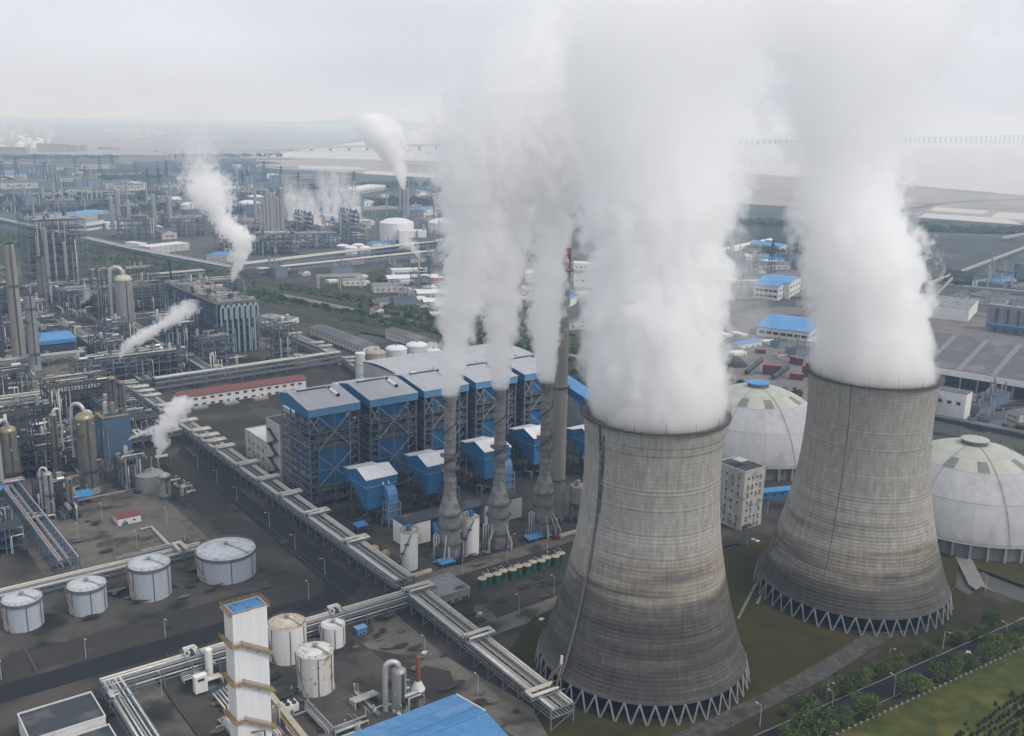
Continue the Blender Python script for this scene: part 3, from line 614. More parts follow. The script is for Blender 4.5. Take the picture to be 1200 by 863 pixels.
def boiler(u0, i):
    lab = ['blue roofed boiler house at the near end of the row, beside the white stair tower', 'second blue boiler house from the near end of the row', 'third and middle blue boiler house of the row, behind the first slim stack',
           'fourth blue boiler house of the row, behind the second slim stack', 'last blue boiler house of the row, behind the third stack and tall chimney'][i]
    t = thing('boiler_house', lab, 'boiler house', uv(u0, 84), TH, 'blue boiler houses in a row')
    for x in BX:
        for y in BY: put(BM['col'], 'column', t, (x, y, 0))
    for z in (4.2, 8.4, 12.5, 16.3, 20.2, 24, 27.5, 31, 35.2, 39.5, 43.8):
        if z in (4.2, 12.5, 20.2, 31, 35.2, 39.5): put(BM['beamu'], 'beam', t, (0, .2, z))
        put(BM['beamv'], 'beam', t, (.2, 0, z))
        put(BM['side_rail' if 0 else 'railv'], 'side_rail', t, (-.12, 0, z - 2.0))
        if z > 27 or z in (8.4, 12.5): put(BM['beamv'], 'beam', t, (26.8, 0, z))
        f = put(BM['floor%d' % ((int(z) + i) % 3)], 'floor_platform', t, (0, 0, z + .02))
        if (z < 30 and z > 10) or z > 42: f.scale = (.18, 1, 1)
    for b in BM['brace']: put(b, 'brace', t, (0, -.15, 0))
    put(BM['stair'], 'zigzag_stair', t); put(BM['casing'], 'boiler_casing', t); put(BM['casing2'], 'burner_wall', t); put(BM['stays'], 'buckstay', t, kind='stuff')
    put(BM['under%d' % (i % 2)], 'under_pipework', t, kind='stuff')
    # roof: long front slope, short back slope, blue eave bands
    yr, ze, zr, zb = 22.0, 52.0, 55.6, 53.6
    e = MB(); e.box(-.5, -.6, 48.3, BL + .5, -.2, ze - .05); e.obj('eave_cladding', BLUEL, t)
    for x in (-.5, BL + .1):
        e = MB(); P = [(-.2, 48.3), (BD + .4, 48.3), (BD + .4, zb - .08), (yr, zr - .08), (-.2, ze - .08)]
        vs = [(x, y, z) for y, z in P] + [(x + .4, y, z) for y, z in P]
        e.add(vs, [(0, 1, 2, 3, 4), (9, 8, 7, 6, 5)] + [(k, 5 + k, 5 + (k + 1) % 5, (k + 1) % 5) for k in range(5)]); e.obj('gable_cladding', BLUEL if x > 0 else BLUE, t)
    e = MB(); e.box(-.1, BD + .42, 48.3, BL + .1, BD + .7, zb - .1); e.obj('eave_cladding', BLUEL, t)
    for (ya, za, yb, zb_) in ((-.8, ze, yr, zr), (yr, zr, BD + .8, zb)):
        e = MB(); e.hexa([(-.8, ya, za - .04), (BL + .8, ya, za - .04), (BL + .8, yb, zb_ - .04), (-.8, yb, zb_ - .04), (-.8, ya, za + .16), (BL + .8, ya, za + .16), (BL + .8, yb, zb_ + .16), (-.8, yb, zb_ + .16)])
        e.obj('roof_slope', GROOF, t)
    MB().box(4, yr - .9, zr - .05, 20, yr + .3, zr + .55).obj('ridge_vent', STEELD, t)
    if i != 4:
        d = MB().tube([(20.5, 17.5, 55.7), (20.5, 9.5, 54.4)], .85, 12); d.obj('exhaust_duct', WHITEC, t)
        MB().tube([(20.5, 9.52, 54.4), (20.5, 8.9, 54.3)], .95, 12).obj('duct_mouth', BLACK, t)
    MB().cyl(21, 20, 54.8, 56.2, .9, 10).cyl(21, 20, 56.2, 56.5, 1.1, 10).obj('roof_fan', STEELD, t)
    MB().box(7, 24.5, 54.6, 11, 27.5, 55.5).obj('roof_hatch', WROOF, t)
for i, u_ in enumerate((-26, 7.5, 39.4, 72, 105)): boiler(u_, i)
# halls behind the boilers
building('heater_annex', 'low grey flat roofed annex with pipes at the left end of the turbine hall', 'annex', 62, 198, 93.4, 236, 19, CONC, GROOF, parapet=False)
building('bunker_bay', 'long grey flat roofed bay behind the blue boiler houses', 'bunker bay', 2, 121, 168, 178, 27, GROOF, GROOF, parapet=False)
t = thing('turbine_hall', 'wide low grey arched roof hall behind the blue boiler houses', 'turbine hall', uv(94, 197))
MB().box(0, 0, 0, 110, 54, 26.5).obj('wall', GROOF, t)
for k in range(8):
    a0, a1 = k / 8, (k + 1) / 8; z = lambda a: 26.55 + 2.4 * math.sin(math.pi * a)
    q = MB(); y0, y1 = -1 + 56 * a0, -1 + 56 * a1; q.hexa([(-1, y0, z(a0)), (111, y0, z(a0)), (111, y1, z(a1)), (-1, y1, z(a1)), (-1, y0, z(a0) + .2), (111, y0, z(a0) + .2), (111, y1, z(a1) + .2), (-1, y1, z(a1) + .2)]); q.obj('roof_strip', GROOF, t)
for k in range(6): MB().cyl(8 + k * 17, 4, 26.4, 29.6, .7, 10).obj('roof_vent', STEELG, t)
# ------------------------------------------------------------------ filter houses
def filter_house(u0, v0, lab):
    t = thing('filter_house', lab, 'filter house', uv(u0, v0), TH, 'blue filter houses with pale gable roofs'); w, d = 16.5, 17.0
    P = [(0, 9.5), (3.5, 9.5), (d, 19), (d, 20.6), (0, 20.6)]
    q = MB(); vs = [(.5, y, z) for y, z in P] + [(w - .5, y, z) for y, z in P]
    q.add(vs, [(0, 1, 2, 3, 4)[::-1], (5, 6, 7, 8, 9)] + [(k, (k + 1) % 5, 5 + (k + 1) % 5, 5 + k) for k in range(5)]); q.obj('hopper_body', BLUE, t)
    MB().box(0, -.4, 20.6, w, d + .3, 24.4).obj('upper_casing', BLUE, t)
    q = MB(); q.box(-.15, -.55, 20.2, w + .15, -.4, 20.75).box(-.15, -.4, 20.2, 0, d, 20.75); q.obj('ledge', BLUEL, t)
    q = MB(); q.add([(0.01, -.39, 24.4), (.01, d + .29, 24.4), (.01, d / 2, 27.6)], [(0, 1, 2)]).add([(w - .01, -.39, 24.4), (w - .01, d + .29, 24.4), (w - .01, d / 2, 27.6)], [(0, 1, 2)]); q.obj('gable', BLUE, t, kind='stuff')
    for y0, z0, y1, z1 in ((-.8, 24.3, d / 2, 27.7), (d / 2, 27.7, d + .7, 24.4)):
        MB().hexa([(-.4, y0, z0), (w + .4, y0, z0), (w + .4, y1, z1), (-.4, y1, z1), (-.4, y0, z0 + .2), (w + .4, y0, z0 + .2), (w + .4, y1, z1 + .2), (-.4, y1, z1 + .2)]).obj('roof_slope', WROOF, t)
    MB().box(1, d + .5, 17, w - 1, d + 6, 23.6).obj('inlet_hood', BLUE, t)
    MB().hexa([(.6, d + .4, 24.6), (w - .6, d + .4, 24.6), (w - .6, d + 6.4, 23.7), (.6, d + 6.4, 23.7), (.6, d + .4, 24.8), (w - .6, d + .4, 24.8), (w - .6, d + 6.4, 23.9), (.6, d + 6.4, 23.9)]).obj('hood_roof', WROOF, t)
    q = MB(); cs = [(-.4, 20.0), (-2.6, 19.6), (-4.3, 18.4), (-5.3, 16.4), (-5.6, 14), (-5.6, 2)]; ci = [(-.4, 15.0), (-1.0, 14.9), (-1.5, 14.6), (-1.7, 14.2), (-1.8, 14), (-1.8, 2)]
    for (o0, o1), (c0, c1) in zip(zip(cs, cs[1:]), zip(ci, ci[1:])):
        q.hexa([(9, o0[0], o0[1]), (9, c0[0], c0[1]), (14, c0[0], c0[1]), (14, o0[0], o0[1]), (9, o1[0], o1[1]), (9, c1[0], c1[1]), (14, c1[0], c1[1]), (14, o1[0], o1[1])])
    q.obj('outlet_duct', mat('pale_blue_duct', (.10, .22, .42), (.08, .18, .36), scale=.5, rough=.45), t)
    lg = MB().box(-.25, -.25, 0, .25, .25, 12.4).mesh('leg', STEELG)
    for x in (8.3, 14.7):
        for y in (-6.4, -1.2): put(lg, 'leg', t, (x, y, 0))
    q = MB()
    for z in (4.5, 8.5, 12.4):
        q.box(8.1, -6.6, z, 14.9, -6.25, z + .35); q.box(8.1, -6.6, z, 8.45, -1, z + .35); q.box(14.6, -6.6, z, 14.9, -1, z + .35)
    q.obj('duct_frame', STEELG, t, kind='stuff')
    lg2 = MB().box(-.22, -.22, 0, .22, .22, 12).mesh('leg', STEELD)
    for x in (1, 6, 11, 15.5):
        for y in (1, 6, 11, 16): put(lg2, 'leg', t, (x, y, 0)).scale = (1, 1, 9.4 / 12 if y < 4 else (9.5 + (y - 3.5) * .7) / 12)
    lm = MB().cyl(0, 0, 0, .7, .45, 8).cyl(0, 0, .7, 1.3, .35, 8).mesh('filter_lamp', WHITEC)
    for x in (8.5, 11.5): put(lm, 'roof_motor', t, (x, -1.2, 20.9))
    r_ = random.Random(int(u0)); q = MB()
    for k in range(16):
        x, y = r_.uniform(-2, 16), r_.uniform(-4, 22); a = r_.uniform(2, 7)
        q.tube([(x, y, 0), (x, y, a), (x + r_.uniform(-4, 4), y + r_.uniform(-3, 3), a + .5)], r_.uniform(.15, .45), 6, k % 2)
    for k in range(6):
        x, y = r_.uniform(-1, 14), r_.uniform(0, 20); q.box(x, y, 0, x + r_.uniform(1, 3), y + r_.uniform(1, 3), r_.uniform(1.5, 4.5), k % 2)
    q.obj('fan_and_pipework', [RUSTG, STEELB], t, kind='stuff')
for u_, v_, l in ((-14, 50, 'blue filter house with pale gable roof left of the first slim stack'), (20, 50.5, 'blue filter house with pale gable roof between first and second slim stack'),
                  (56, 53, 'blue filter house with pale gable roof between second and third slim stack'), (91, 57, 'blue filter house half hidden behind the third slim stack'),
                  (118, 40, 'blue filter house right of the tall chimney beside the big tower')): filter_house(u_, v_, l)
# ------------------------------------------------------------------ slim stacks, tall chimney
FLUE = mat('weathered_flue_lining', (.25, .247, .242), (.155, .153, .151), scale=.35, rough=.75, metal=.1, c3=(.13, .125, .12), scale3=.22, detail=6)
def flue(u0, v0, H, lab):
    t = thing('flue_stack', lab, 'flue stack', uv(u0, v0), 0, 'slim flue stacks in front of the boilers')
    MB().lathe([(4.75, 0), (4.75, 5.2), (4.85, 5.3), (4.85, 5.6), (4.72, 5.7), (4.72, 10.6), (4.85, 10.7), (4.85, 11), (4.72, 11.1), (4.72, 16), (4.85, 16.1), (4.85, 16.5), (4.72, 16.6), (4.72, 21)], 32).obj('absorber_base', FLUE, t)
    MB().lathe([(4.9, 21), (5.0, 22), (4.7, 22.6), (3.9, 26), (2.9, 29.3), (2.62, 30)], 32).obj('cone', FLUE, t)
    prof = []; z = 30.0
    while z < H - .1: prof += [(2.6, z), (2.6, z + 2.9), (2.65, z + 2.95), (2.65, z + 3.2)]; z += 3.25
    prof = [(r * (1 - .06 * (zz - 30) / (H - 30)), min(zz, H)) for r, zz in prof] + [(2.1, H), (2.05, H - 4), (0, H - 4)]
    MB().lathe(prof, 28).obj('shaft', FLUE, t)
    SR = MB().lathe([(2.6, 0), (2.76, 0), (2.76, .16), (2.6, .16)], 24, smooth=False).mesh('stiffener_ring', STEELD)
    for k in range(int((H - 34) / 3.25)): o = put(SR, 'stiffener_ring', t, (0, 0, 33.1 + k * 3.25)); f_ = 1 - .06 * (3.1 + k * 3.25) / (H - 30); o.scale = (f_, f_, 1)
    ring = MB().lathe([(2.6, -.2), (4.3, -.2), (4.3, 0), (2.6, 0)], 20, smooth=False)
    for k in range(14): a = k * math.pi / 7; ring.beam((4.2 * math.cos(a), 4.2 * math.sin(a), 0), (4.2 * math.cos(a), 4.2 * math.sin(a), 1.1), .08)
    ring.lathe([(4.15, 1.05), (4.25, 1.05), (4.25, 1.15), (4.15, 1.15), (4.15, 1.05)], 20, smooth=False)
    rm = ring.mesh('platform', mat('sooty_steel', (.10, .10, .098), (.07, .07, .07), scale=.6, rough=.7))
    for z in (43, 48.5): put(rm, 'platform', t, (0, 0, z))
    for z in (22.4, 16.4, 8.4): o = put(rm, 'platform', t, (0, 0, z)); o.scale = (1.36, 1.36, 1)
    P = [((2.9) * math.cos(a), 2.9 * math.sin(a), 44 + (H - 45) * k / 44) for k in range(45) for a in (-2.9 + k * .30,)]
    MB().tube(P, .22, 5).obj('helical_stair', mat('black_stair_steel', (.04, .04, .042), None, rough=.7), t)
    pp = MB().tube([(-4, -6, 1), (-4, -6, 3.4), (-2.6, -5.6, 4.4), (-2.6, -5.6, 12.6), (-2.2, -4.4, 13.2)], .28, 8).mesh('riser_pipe', PIPE)
    for k in range(3): put(pp, 'riser_pipe', t, (k * 1.1 - 1.6, k * .25, -k * .4), -.5)
    rq = random.Random(int(u0) + 60)
    for k in range(7): a = rq.uniform(-2.8, .4); r_1 = rq.uniform(5.4, 8.5); MB().tube([(r_1 * math.cos(a), r_1 * math.sin(a), .2), (r_1 * math.cos(a), r_1 * math.sin(a), rq.uniform(3, 9)), (4.4 * math.cos(a), 4.4 * math.sin(a), rq.uniform(8, 14))], rq.uniform(.25, .6), 7).obj('foot_duct', rq.choice((PIPEG, PIPE, STEELD)), t)
    q = MB(); 
    for k in range(10): a = k * math.pi / 5 + .2; q.beam((4.95 * math.cos(a), 4.95 * math.sin(a), 0), (4.95 * math.cos(a), 4.95 * math.sin(a), 7.8), .3)
    q.obj('base_buttresses', FLUE, t, kind='stuff')
    r_ = random.Random(int(u0) + 5)
    for k in range(3): MB().cyl(0, 0, 0, 1.6, 1.1, 10).tube([(0, 0, .8), (2.4, 0, .8)], .5, 8).obj('pump', mat('grey_pump', (.17, .18, .19), None, rough=.6), t, loc=(r_.uniform(-7, -5) + k, -6.5 - k, 0), rz=r_.random())
for (u_, v_), H, l in zip(((0, 0), (25, -2.2), (50.5, -3)), (74.8, 75.2, 75), ('slim grey flue stack farthest left of the three', 'middle one of the three slim grey flue stacks', 'slim grey flue stack right beside the tall concrete chimney')): flue(u_, v_, H, l)
t = thing('concrete_chimney', 'tall concrete chimney with red and white upper bands behind the third flue stack', 'chimney', uv(67, 8), 0)
CHW, CHR = mat('chimney_white_paint', (.55, .54, .53), (.45, .44, .43), scale=.4, rough=.8), mat('chimney_red_paint', (.19, .062, .046), (.15, .05, .04), scale=.4, rough=.8)
MB().lathe([(4.35, 0), (3.9, 50), (3.35, 124)], 40).obj('shaft', mat('chimney_concrete', (.285, .27, .245), (.21, .20, .185), scale=.35, rough=.9, streak=.12, bump=.2), t)
for k in range(5):
    z0 = 124 + k * 9.5; r0, r1 = 3.35 - k * .1, 3.25 - k * .1
    MB().lathe([(r0, z0), (r1, z0 + 9.5)] + ([(r1 - .4, z0 + 9.5), (r1 - .4, z0 + 5)] if k == 4 else []), 36).obj('painted_band', CHR if k % 2 == 0 else CHW, t)
for z in (22, 68, 123): MB().lathe([(3.3, z - .3), (5.0, z - .2), (5.0, z + .1), (3.3, z + .1)], 24, smooth=False).obj('platform', STEELD, t)
for k in range(4): a = k * math.pi / 2 + .4; MB().cyl(2.7 * math.cos(a), 2.7 * math.sin(a), 171, 178, .12, 6).obj('lightning_rod', STEELD, t)
# ------------------------------------------------------------------ low buildings, silos and vehicles at the foot of the stacks
t = thing('desulphurisation_house', 'long white house with dark flat roof running behind the three slim stacks', 'plant building', uv(-11.5, 18.7))
MB().box(0, 0, 11.6, 66, 11, 12.1).obj('roof', ROOFD, t)
for x0, x1 in ((0, 13.5), (20, 35), (44, 66)): MB().box(x0, .1, 0, x1, 10.8, 11.58).obj('wall_section', WHITEC, t)
for x0, x1 in ((13.5, 20), (35, 44)):
    MB().box(x0 + .02, 5, 0, x1 - .02, 10.7, 11.56).obj('recess_wall', BLUE, t)
q = MB().tube([(17, 1, .5), (17, 1, 6), (17, 5, 9)], 1.6, 10); q.obj('blue_duct', BLUE, t); q = MB().tube([(39, 1, .5), (39, 1, 6), (39, 5, 9)], 1.6, 10); q.obj('blue_duct', BLUE, t)
def silo(u0, v0, r, h, lab, zb=0.0, stair=True):
    t = thing('silo', lab, 'silo', uv(u0, v0), TH, 'white silos by the slim stacks')
    q = MB().cyl(0, 0, zb, h, r, 28); q.obj('shell', WHITEC if zb == 0 else VESSELG, t)
    MB().lathe([(r + .05, h), (r + .12, h + .15), (r - .2, h + .2), (0, h + .5)], 28).obj('roof', CREAM, t)
    rl = MB(); railing(rl, [(r * math.cos(a * math.pi / 6), r * math.sin(a * math.pi / 6), h + .1) for a in range(12)], 1.1, .08, 0, 2, True); rl.obj('guard_rail', STEELD, t, kind='stuff')
    MB().box(-1, -1, h + .3, .6, .6, h + 3).cyl(.9, .9, h + .3, h + 2.2, .6, 10).obj('filter_unit', BLUE if zb == 0 else STEELG, t)
    MB().box(-2.2, -.4, h + .3, -1.4, .6, h + 2.6).obj('motor', STEELG, t)
    if stair:
        P = [((r + .45) * math.cos(a), (r + .45) * math.sin(a), .5 + (h - .5) * k / 20) for k in range(21) for a in (2.6 + k * .09,)]
        MB().tube(P, .22, 5).obj('spiral_stair', STEELD, t)
        for k in (5, 10, 15): a = 2.6 + k * .09; MB().cyl((r + .9) * math.cos(a), (r + .9) * math.sin(a), .5 + (h - .5) * k / 20, .7 + (h - .5) * k / 20, 1.1, 8).obj('landing', STEELD, t)
    MB().box(r - .4, -r * .3 - .6, 0, r + .02, -r * .3 + .6, 2.2).obj('door', BLACK, t) if zb == 0 else None
    if zb:
        lg = MB().beam((0, 0, 0), (0, 0, zb + .5), .5).mesh('leg', STEELB)
        for k in range(6): a = k * math.pi / 3; put(lg, 'leg', t, ((r - .2) * math.cos(a), (r - .2) * math.sin(a), 0))
        for k in range(6):
            a, b = k * math.pi / 3, (k + 1) * math.pi / 3; MB().beam(((r - .2) * math.cos(a), (r - .2) * math.sin(a), .5), ((r - .2) * math.cos(b), (r - .2) * math.sin(b), zb), .25).obj('brace', STEELB, t)
        MB().lathe([(.5, zb - 5), (r, zb)], 20).obj('hopper', STEELB, t)
silo(-20.5, .3, 3.8, 18, 'white silo with spiral stair left of the first slim stack, beside the pipe bridge')
silo(10.4, -1.6, 3.7, 18.2, 'white silo standing between the first and second slim stacks')
silo(74, 0, 4.0, 19, 'grey silo raised on blue legs between the chimney and the big tower', zb=11, stair=False)
def drum(u0, v0, L, r, m, lab, ang=0.0, z=1.2, cat='storage drum', group=None, name='drum'):
    t = thing(name, lab, cat, uv(u0, v0), TH + ang, group)
    q = MB().tube([(-L / 2, 0, z + r), (L / 2, 0, z + r)], r, 16, caps=False)
    for s in (-1, 1): q.lathe([(r, 0), (r * .8, r * .3), (r * .4, r * .46), (0, r * .5)], 16); n0 = len(q.v) - 64; 
    for s, k in ((-1, 0), (1, 1)):
        o = len(q.v) - 64 * (2 - k)
        for i in range(o, o + 64): x_, y_, z_ = q.v[i]; q.v[i] = (s * (L / 2 + z_), x_, z + r + y_)
    q.obj('vessel_shell', m, t)
    for s in (-.32, .32): MB().box(s * L - .35, -r * .8, 0, s * L + .35, r * .8, z + r * .45).obj('saddle', STEELD, t)
    MB().cyl(0, 0, z + 2 * r - .05, z + 2 * r + .5, .35, 8).obj('manhole', STEELG, t)
    return t
TAN = mat('tan_drum_paint', (.36, .29, .17), (.28, .22, .13), scale=.6, rough=.6)
drum(-28, 20, 5, 2.2, TAN, 'tan horizontal drum behind the pipe bridge, farther of two', ang=.3)
drum(-27, 12, 5, 2.4, TAN, 'tan horizontal drum beside the white silo, nearer of two', ang=.3)
drum(-20, -9, 9, 1.3, CREAM, 'long cream drum lying in front of the white silo', z=.5)
def shelter(u0, v0, w, d, h, m, lab, slope=.6):
    t = thing('shelter', lab, 'shelter', uv(u0, v0)); MB().hexa([(0, 0, h), (w, 0, h), (w, d, h + slope), (0, d, h + slope), (0, 0, h + .15), (w, 0, h + .15), (w, d, h + slope + .15), (0, d, h + slope + .15)]).obj('roof', m, t)
    for x in (.3, w - .3):
        for y in (.3, d - .3): MB().box(x - .12, y - .12, 0, x + .12, y + .12, h + slope * y / d).obj('leg', STEELB, t)
    MB().box(.8, .8, 0, w - .9, d - .8, h * .55).obj('machine', STEELD, t)
shelter(-9.5, -8.5, 7.5, 5, 2.6, BROOF, 'low blue roofed shelter at the foot of the first slim stack'); shelter(38, -9, 8, 5, 2.6, BROOF, 'low blue roofed shelter between second and third slim stacks')
shelter(-22, 44, 6, 5, 4.5, BROOF, 'small bright blue canopy between pipe bridge and first filter house')
t = thing('road_tanker', 'cream tanker trailer with a red cab parked below the tall chimney', 'tanker truck', uv(53, -12), TH)
MB().tube([(0, 0, 2), (10, 0, 2.1)], 1.25, 14).obj('tank_barrel', CREAM, t); MB().box(0, -.9, .8, 10, .9, 1.1).obj('chassis', BLACK, t)
MB().box(-3.4, -1.1, .7, -.9, 1.1, 3.1).obj('cab', REDP, t); MB().box(-3.46, -.95, 1.9, -3.4, .95, 2.8).obj('windscreen', GLASS, t)
wh = MB().tube([(0, -.16, 0), (0, .16, 0)], .5, 10).mesh('wheel', BLACK)
for x in (-2.6, 1, 7, 8.3): [put(wh, 'wheel', t, (x, y, .5)) for y in (-1.05, 1.05)]
t = building('substation_hut', 'low grey building with patched flat roof beside the pipe bridge and green tanks', 'substation', -31.5, -37.5, -14.5, -22, 5, CONC, ROOFG, [('f', 4, 1, 1.2, 3, 1.8, 1.5)], doors=(('f', 15.2, 1.4, 2.6, STEELD),))
# green tanks
gt = thing('green_tank', 'x', 'green tank', uv(0, -33), TH, 'row of dark green tanks on the verge')
MB().lathe([(1.75, 0), (1.75, 1.9), (1.82, 1.95), (1.75, 2.0), (1.75, 3.9), (1.8, 4.0)], 18).obj('shell', GREENT, gt)
MB().lathe([(1.84, 3.95), (1.84, 4.15), (.5, 4.5), (0, 4.5)], 18).obj('lid', CREAM, gt)
MB().tube([(0, 0, 4.4), (0, 0, 5.3), (.9, .6, 5.8), (1.8, 1.2, 5.3)], .16, 6).obj('vent_pipe', STEELG, gt)
for y in (-2.4, ): 
    for k in range(1): MB().box(-.5, -2.4, 0, .5, -1.75, .5).obj('plinth', CONC, gt)
for z in (1.0, 3.0): MB().lathe([(1.79, z), (1.79, z + .16)], 18).obj('band', GREENT, gt)
for k in range(12):
    o = gt if k == 0 else dup(gt, uv(-5.5 + k * 3.9, -32.6 + (.6 if k % 2 else -.4)), TH + k * .7, scale=(1.06, 1.06, 1.3))
    o['label'] = '%s dark green tank of the row, counted from the grey hut' % ordw(k)
    if k == 0: o.location = uv(-5.5, -33); LASTGT = o
gt.scale = (1.06, 1.06, 1.3)
# white stair tower and office behind the pipe bridge
t = building('stair_tower_block', 'tall dirty white block with zigzag outside stair beside the near boiler house', 'plant building', -25, 121, -11, 138.5, 34, DWHITE, ROOFD, [('f', 1, 3, 8, 9, 1.6, 2.2)])
z = 2.0; k = 0
while z < 30:
    y0, y1 = (3, 12) if k % 2 == 0 else (12, 3)
    MB().beam((-1.0, y0, z), (-1.0, y1, z + 4), 1.5, .35).obj('stair_flight', STEELD, t); MB().box(-1.9, y1 - 1.2, z + 3.9, -.05, y1 + 1.2, z + 4.1).obj('landing', STEELD, t); z += 4; k += 1
MB().box(3, -.06, 19, 13.8, 0, 21).obj('blue_strip', BLUE, t)
building('switch_house', 'lower white house with small square windows, left of the dirty stair block', 'plant building', -25, 139, -10, 168, 20, DWHITE, WROOF, [('l', 4, 3, 4, 5, 2, 1.8)])
# six to eight storey block between the towers
t = building('office_block', 'stained white eight storey block with small dark windows between both cooling towers', 'office block', 130.5, -54, 145, -36, 30.5, DWHITE, ROOFD, [('f', 4, 4, 3, 3.7, 1.0, 1.25), ('f', 4, 3, 18.6, 3.9, 1.0, 1.25), ('l', 4, 4, 3, 3.7, 1.0, 1.25), ('l', 4, 3, 18.6, 3.9, 1.0, 1.25)], doors=(('f', 3, 3, 3, GLASS),))
rw = random.Random(8)
for o in [c for c in t.children if c.name.startswith('window')]:
    x_, y_, z_ = o.location
    if rw.random() < .14: bpy.data.objects.remove(o); continue
    front = abs(y_) < .01
    if rw.random() < .3: MB().box(-.45, -.62, -.75, .45, -.02, -.15).obj('air_conditioner', STEELG, t, loc=(x_ + .1, y_, z_), rz=0 if front else -math.pi / 2)
    if rw.random() < .5: w_ = rw.uniform(.3, .9); MB().box(-w_ / 2, -.035, -rw.uniform(1, 3), w_ / 2, -.005, -.15).obj('wall_stain', mat('rain_stain', (.26, .255, .24), None, scale=.8, rough=.9), t, loc=(x_, y_, z_), rz=0 if front else -math.pi / 2)
MB().box(1, -2.2, 3.4, 6, -.1, 3.7).obj('door_canopy', STEELD, t); MB().box(4, 6, 33.3, 9, 12, 33.5).obj('roof_pipe', PIPE, t)
t = thing('conveyor_gallery', 'bright blue enclosed conveyor running from the office block to the dome', 'conveyor gallery', uv(145.4, -42, 0), TH - .35)
MB().box(0, 0, 9, 60, 4.5, 12.8).obj('gallery_wall', BLUE, t); MB().hexa([(0, -.3, 12.8), (60, -.3, 12.8), (60, 4.8, 12.8), (0, 4.8, 12.8), (0, 1.8, 14), (60, 1.8, 14), (60, 2.7, 14), (0, 2.7, 14)]).obj('gallery_roof', BROOF, t)
for x in (14, 34, 54): MB().box(x, .5, 0, x + .8, 1.3, 9).box(x, 3.2, 0, x + .8, 4, 9).obj('trestle', STEELG, t, kind='stuff')
for k in range(12): MB().box(2 + k * 4.8, -.05, 10.6, 3.6 + k * 4.8, .02, 11.6).obj('window', GLASS, t)
t = building('coal_transfer_house', 'grey coal transfer house with a sloping blue conveyor roof right of the chimney', 'transfer house', 138, 70, 152, 84, 30, CONC, BROOF, parapet=False)
g = MB(); a, b = (7, 4, 30.6), (-2, 44, 46)
g.hexa([(2, 0, 30.4), (12, 0, 30.4), (12, 48, 40), (2, 48, 40), (2, 0, 35), (12, 0, 35), (12, 48, 45), (2, 48, 45)]); g.obj('gallery_wall', BLUE, t)
MB().hexa([(1.5, -1, 34.9), (12.5, -1, 34.9), (12.5, 48, 45.1), (1.5, 48, 45.1), (1.5, -1, 35.4), (12.5, -1, 35.4), (12.5, 48, 45.6), (1.5, 48, 45.6)]).obj('gallery_roof', BROOF, t)
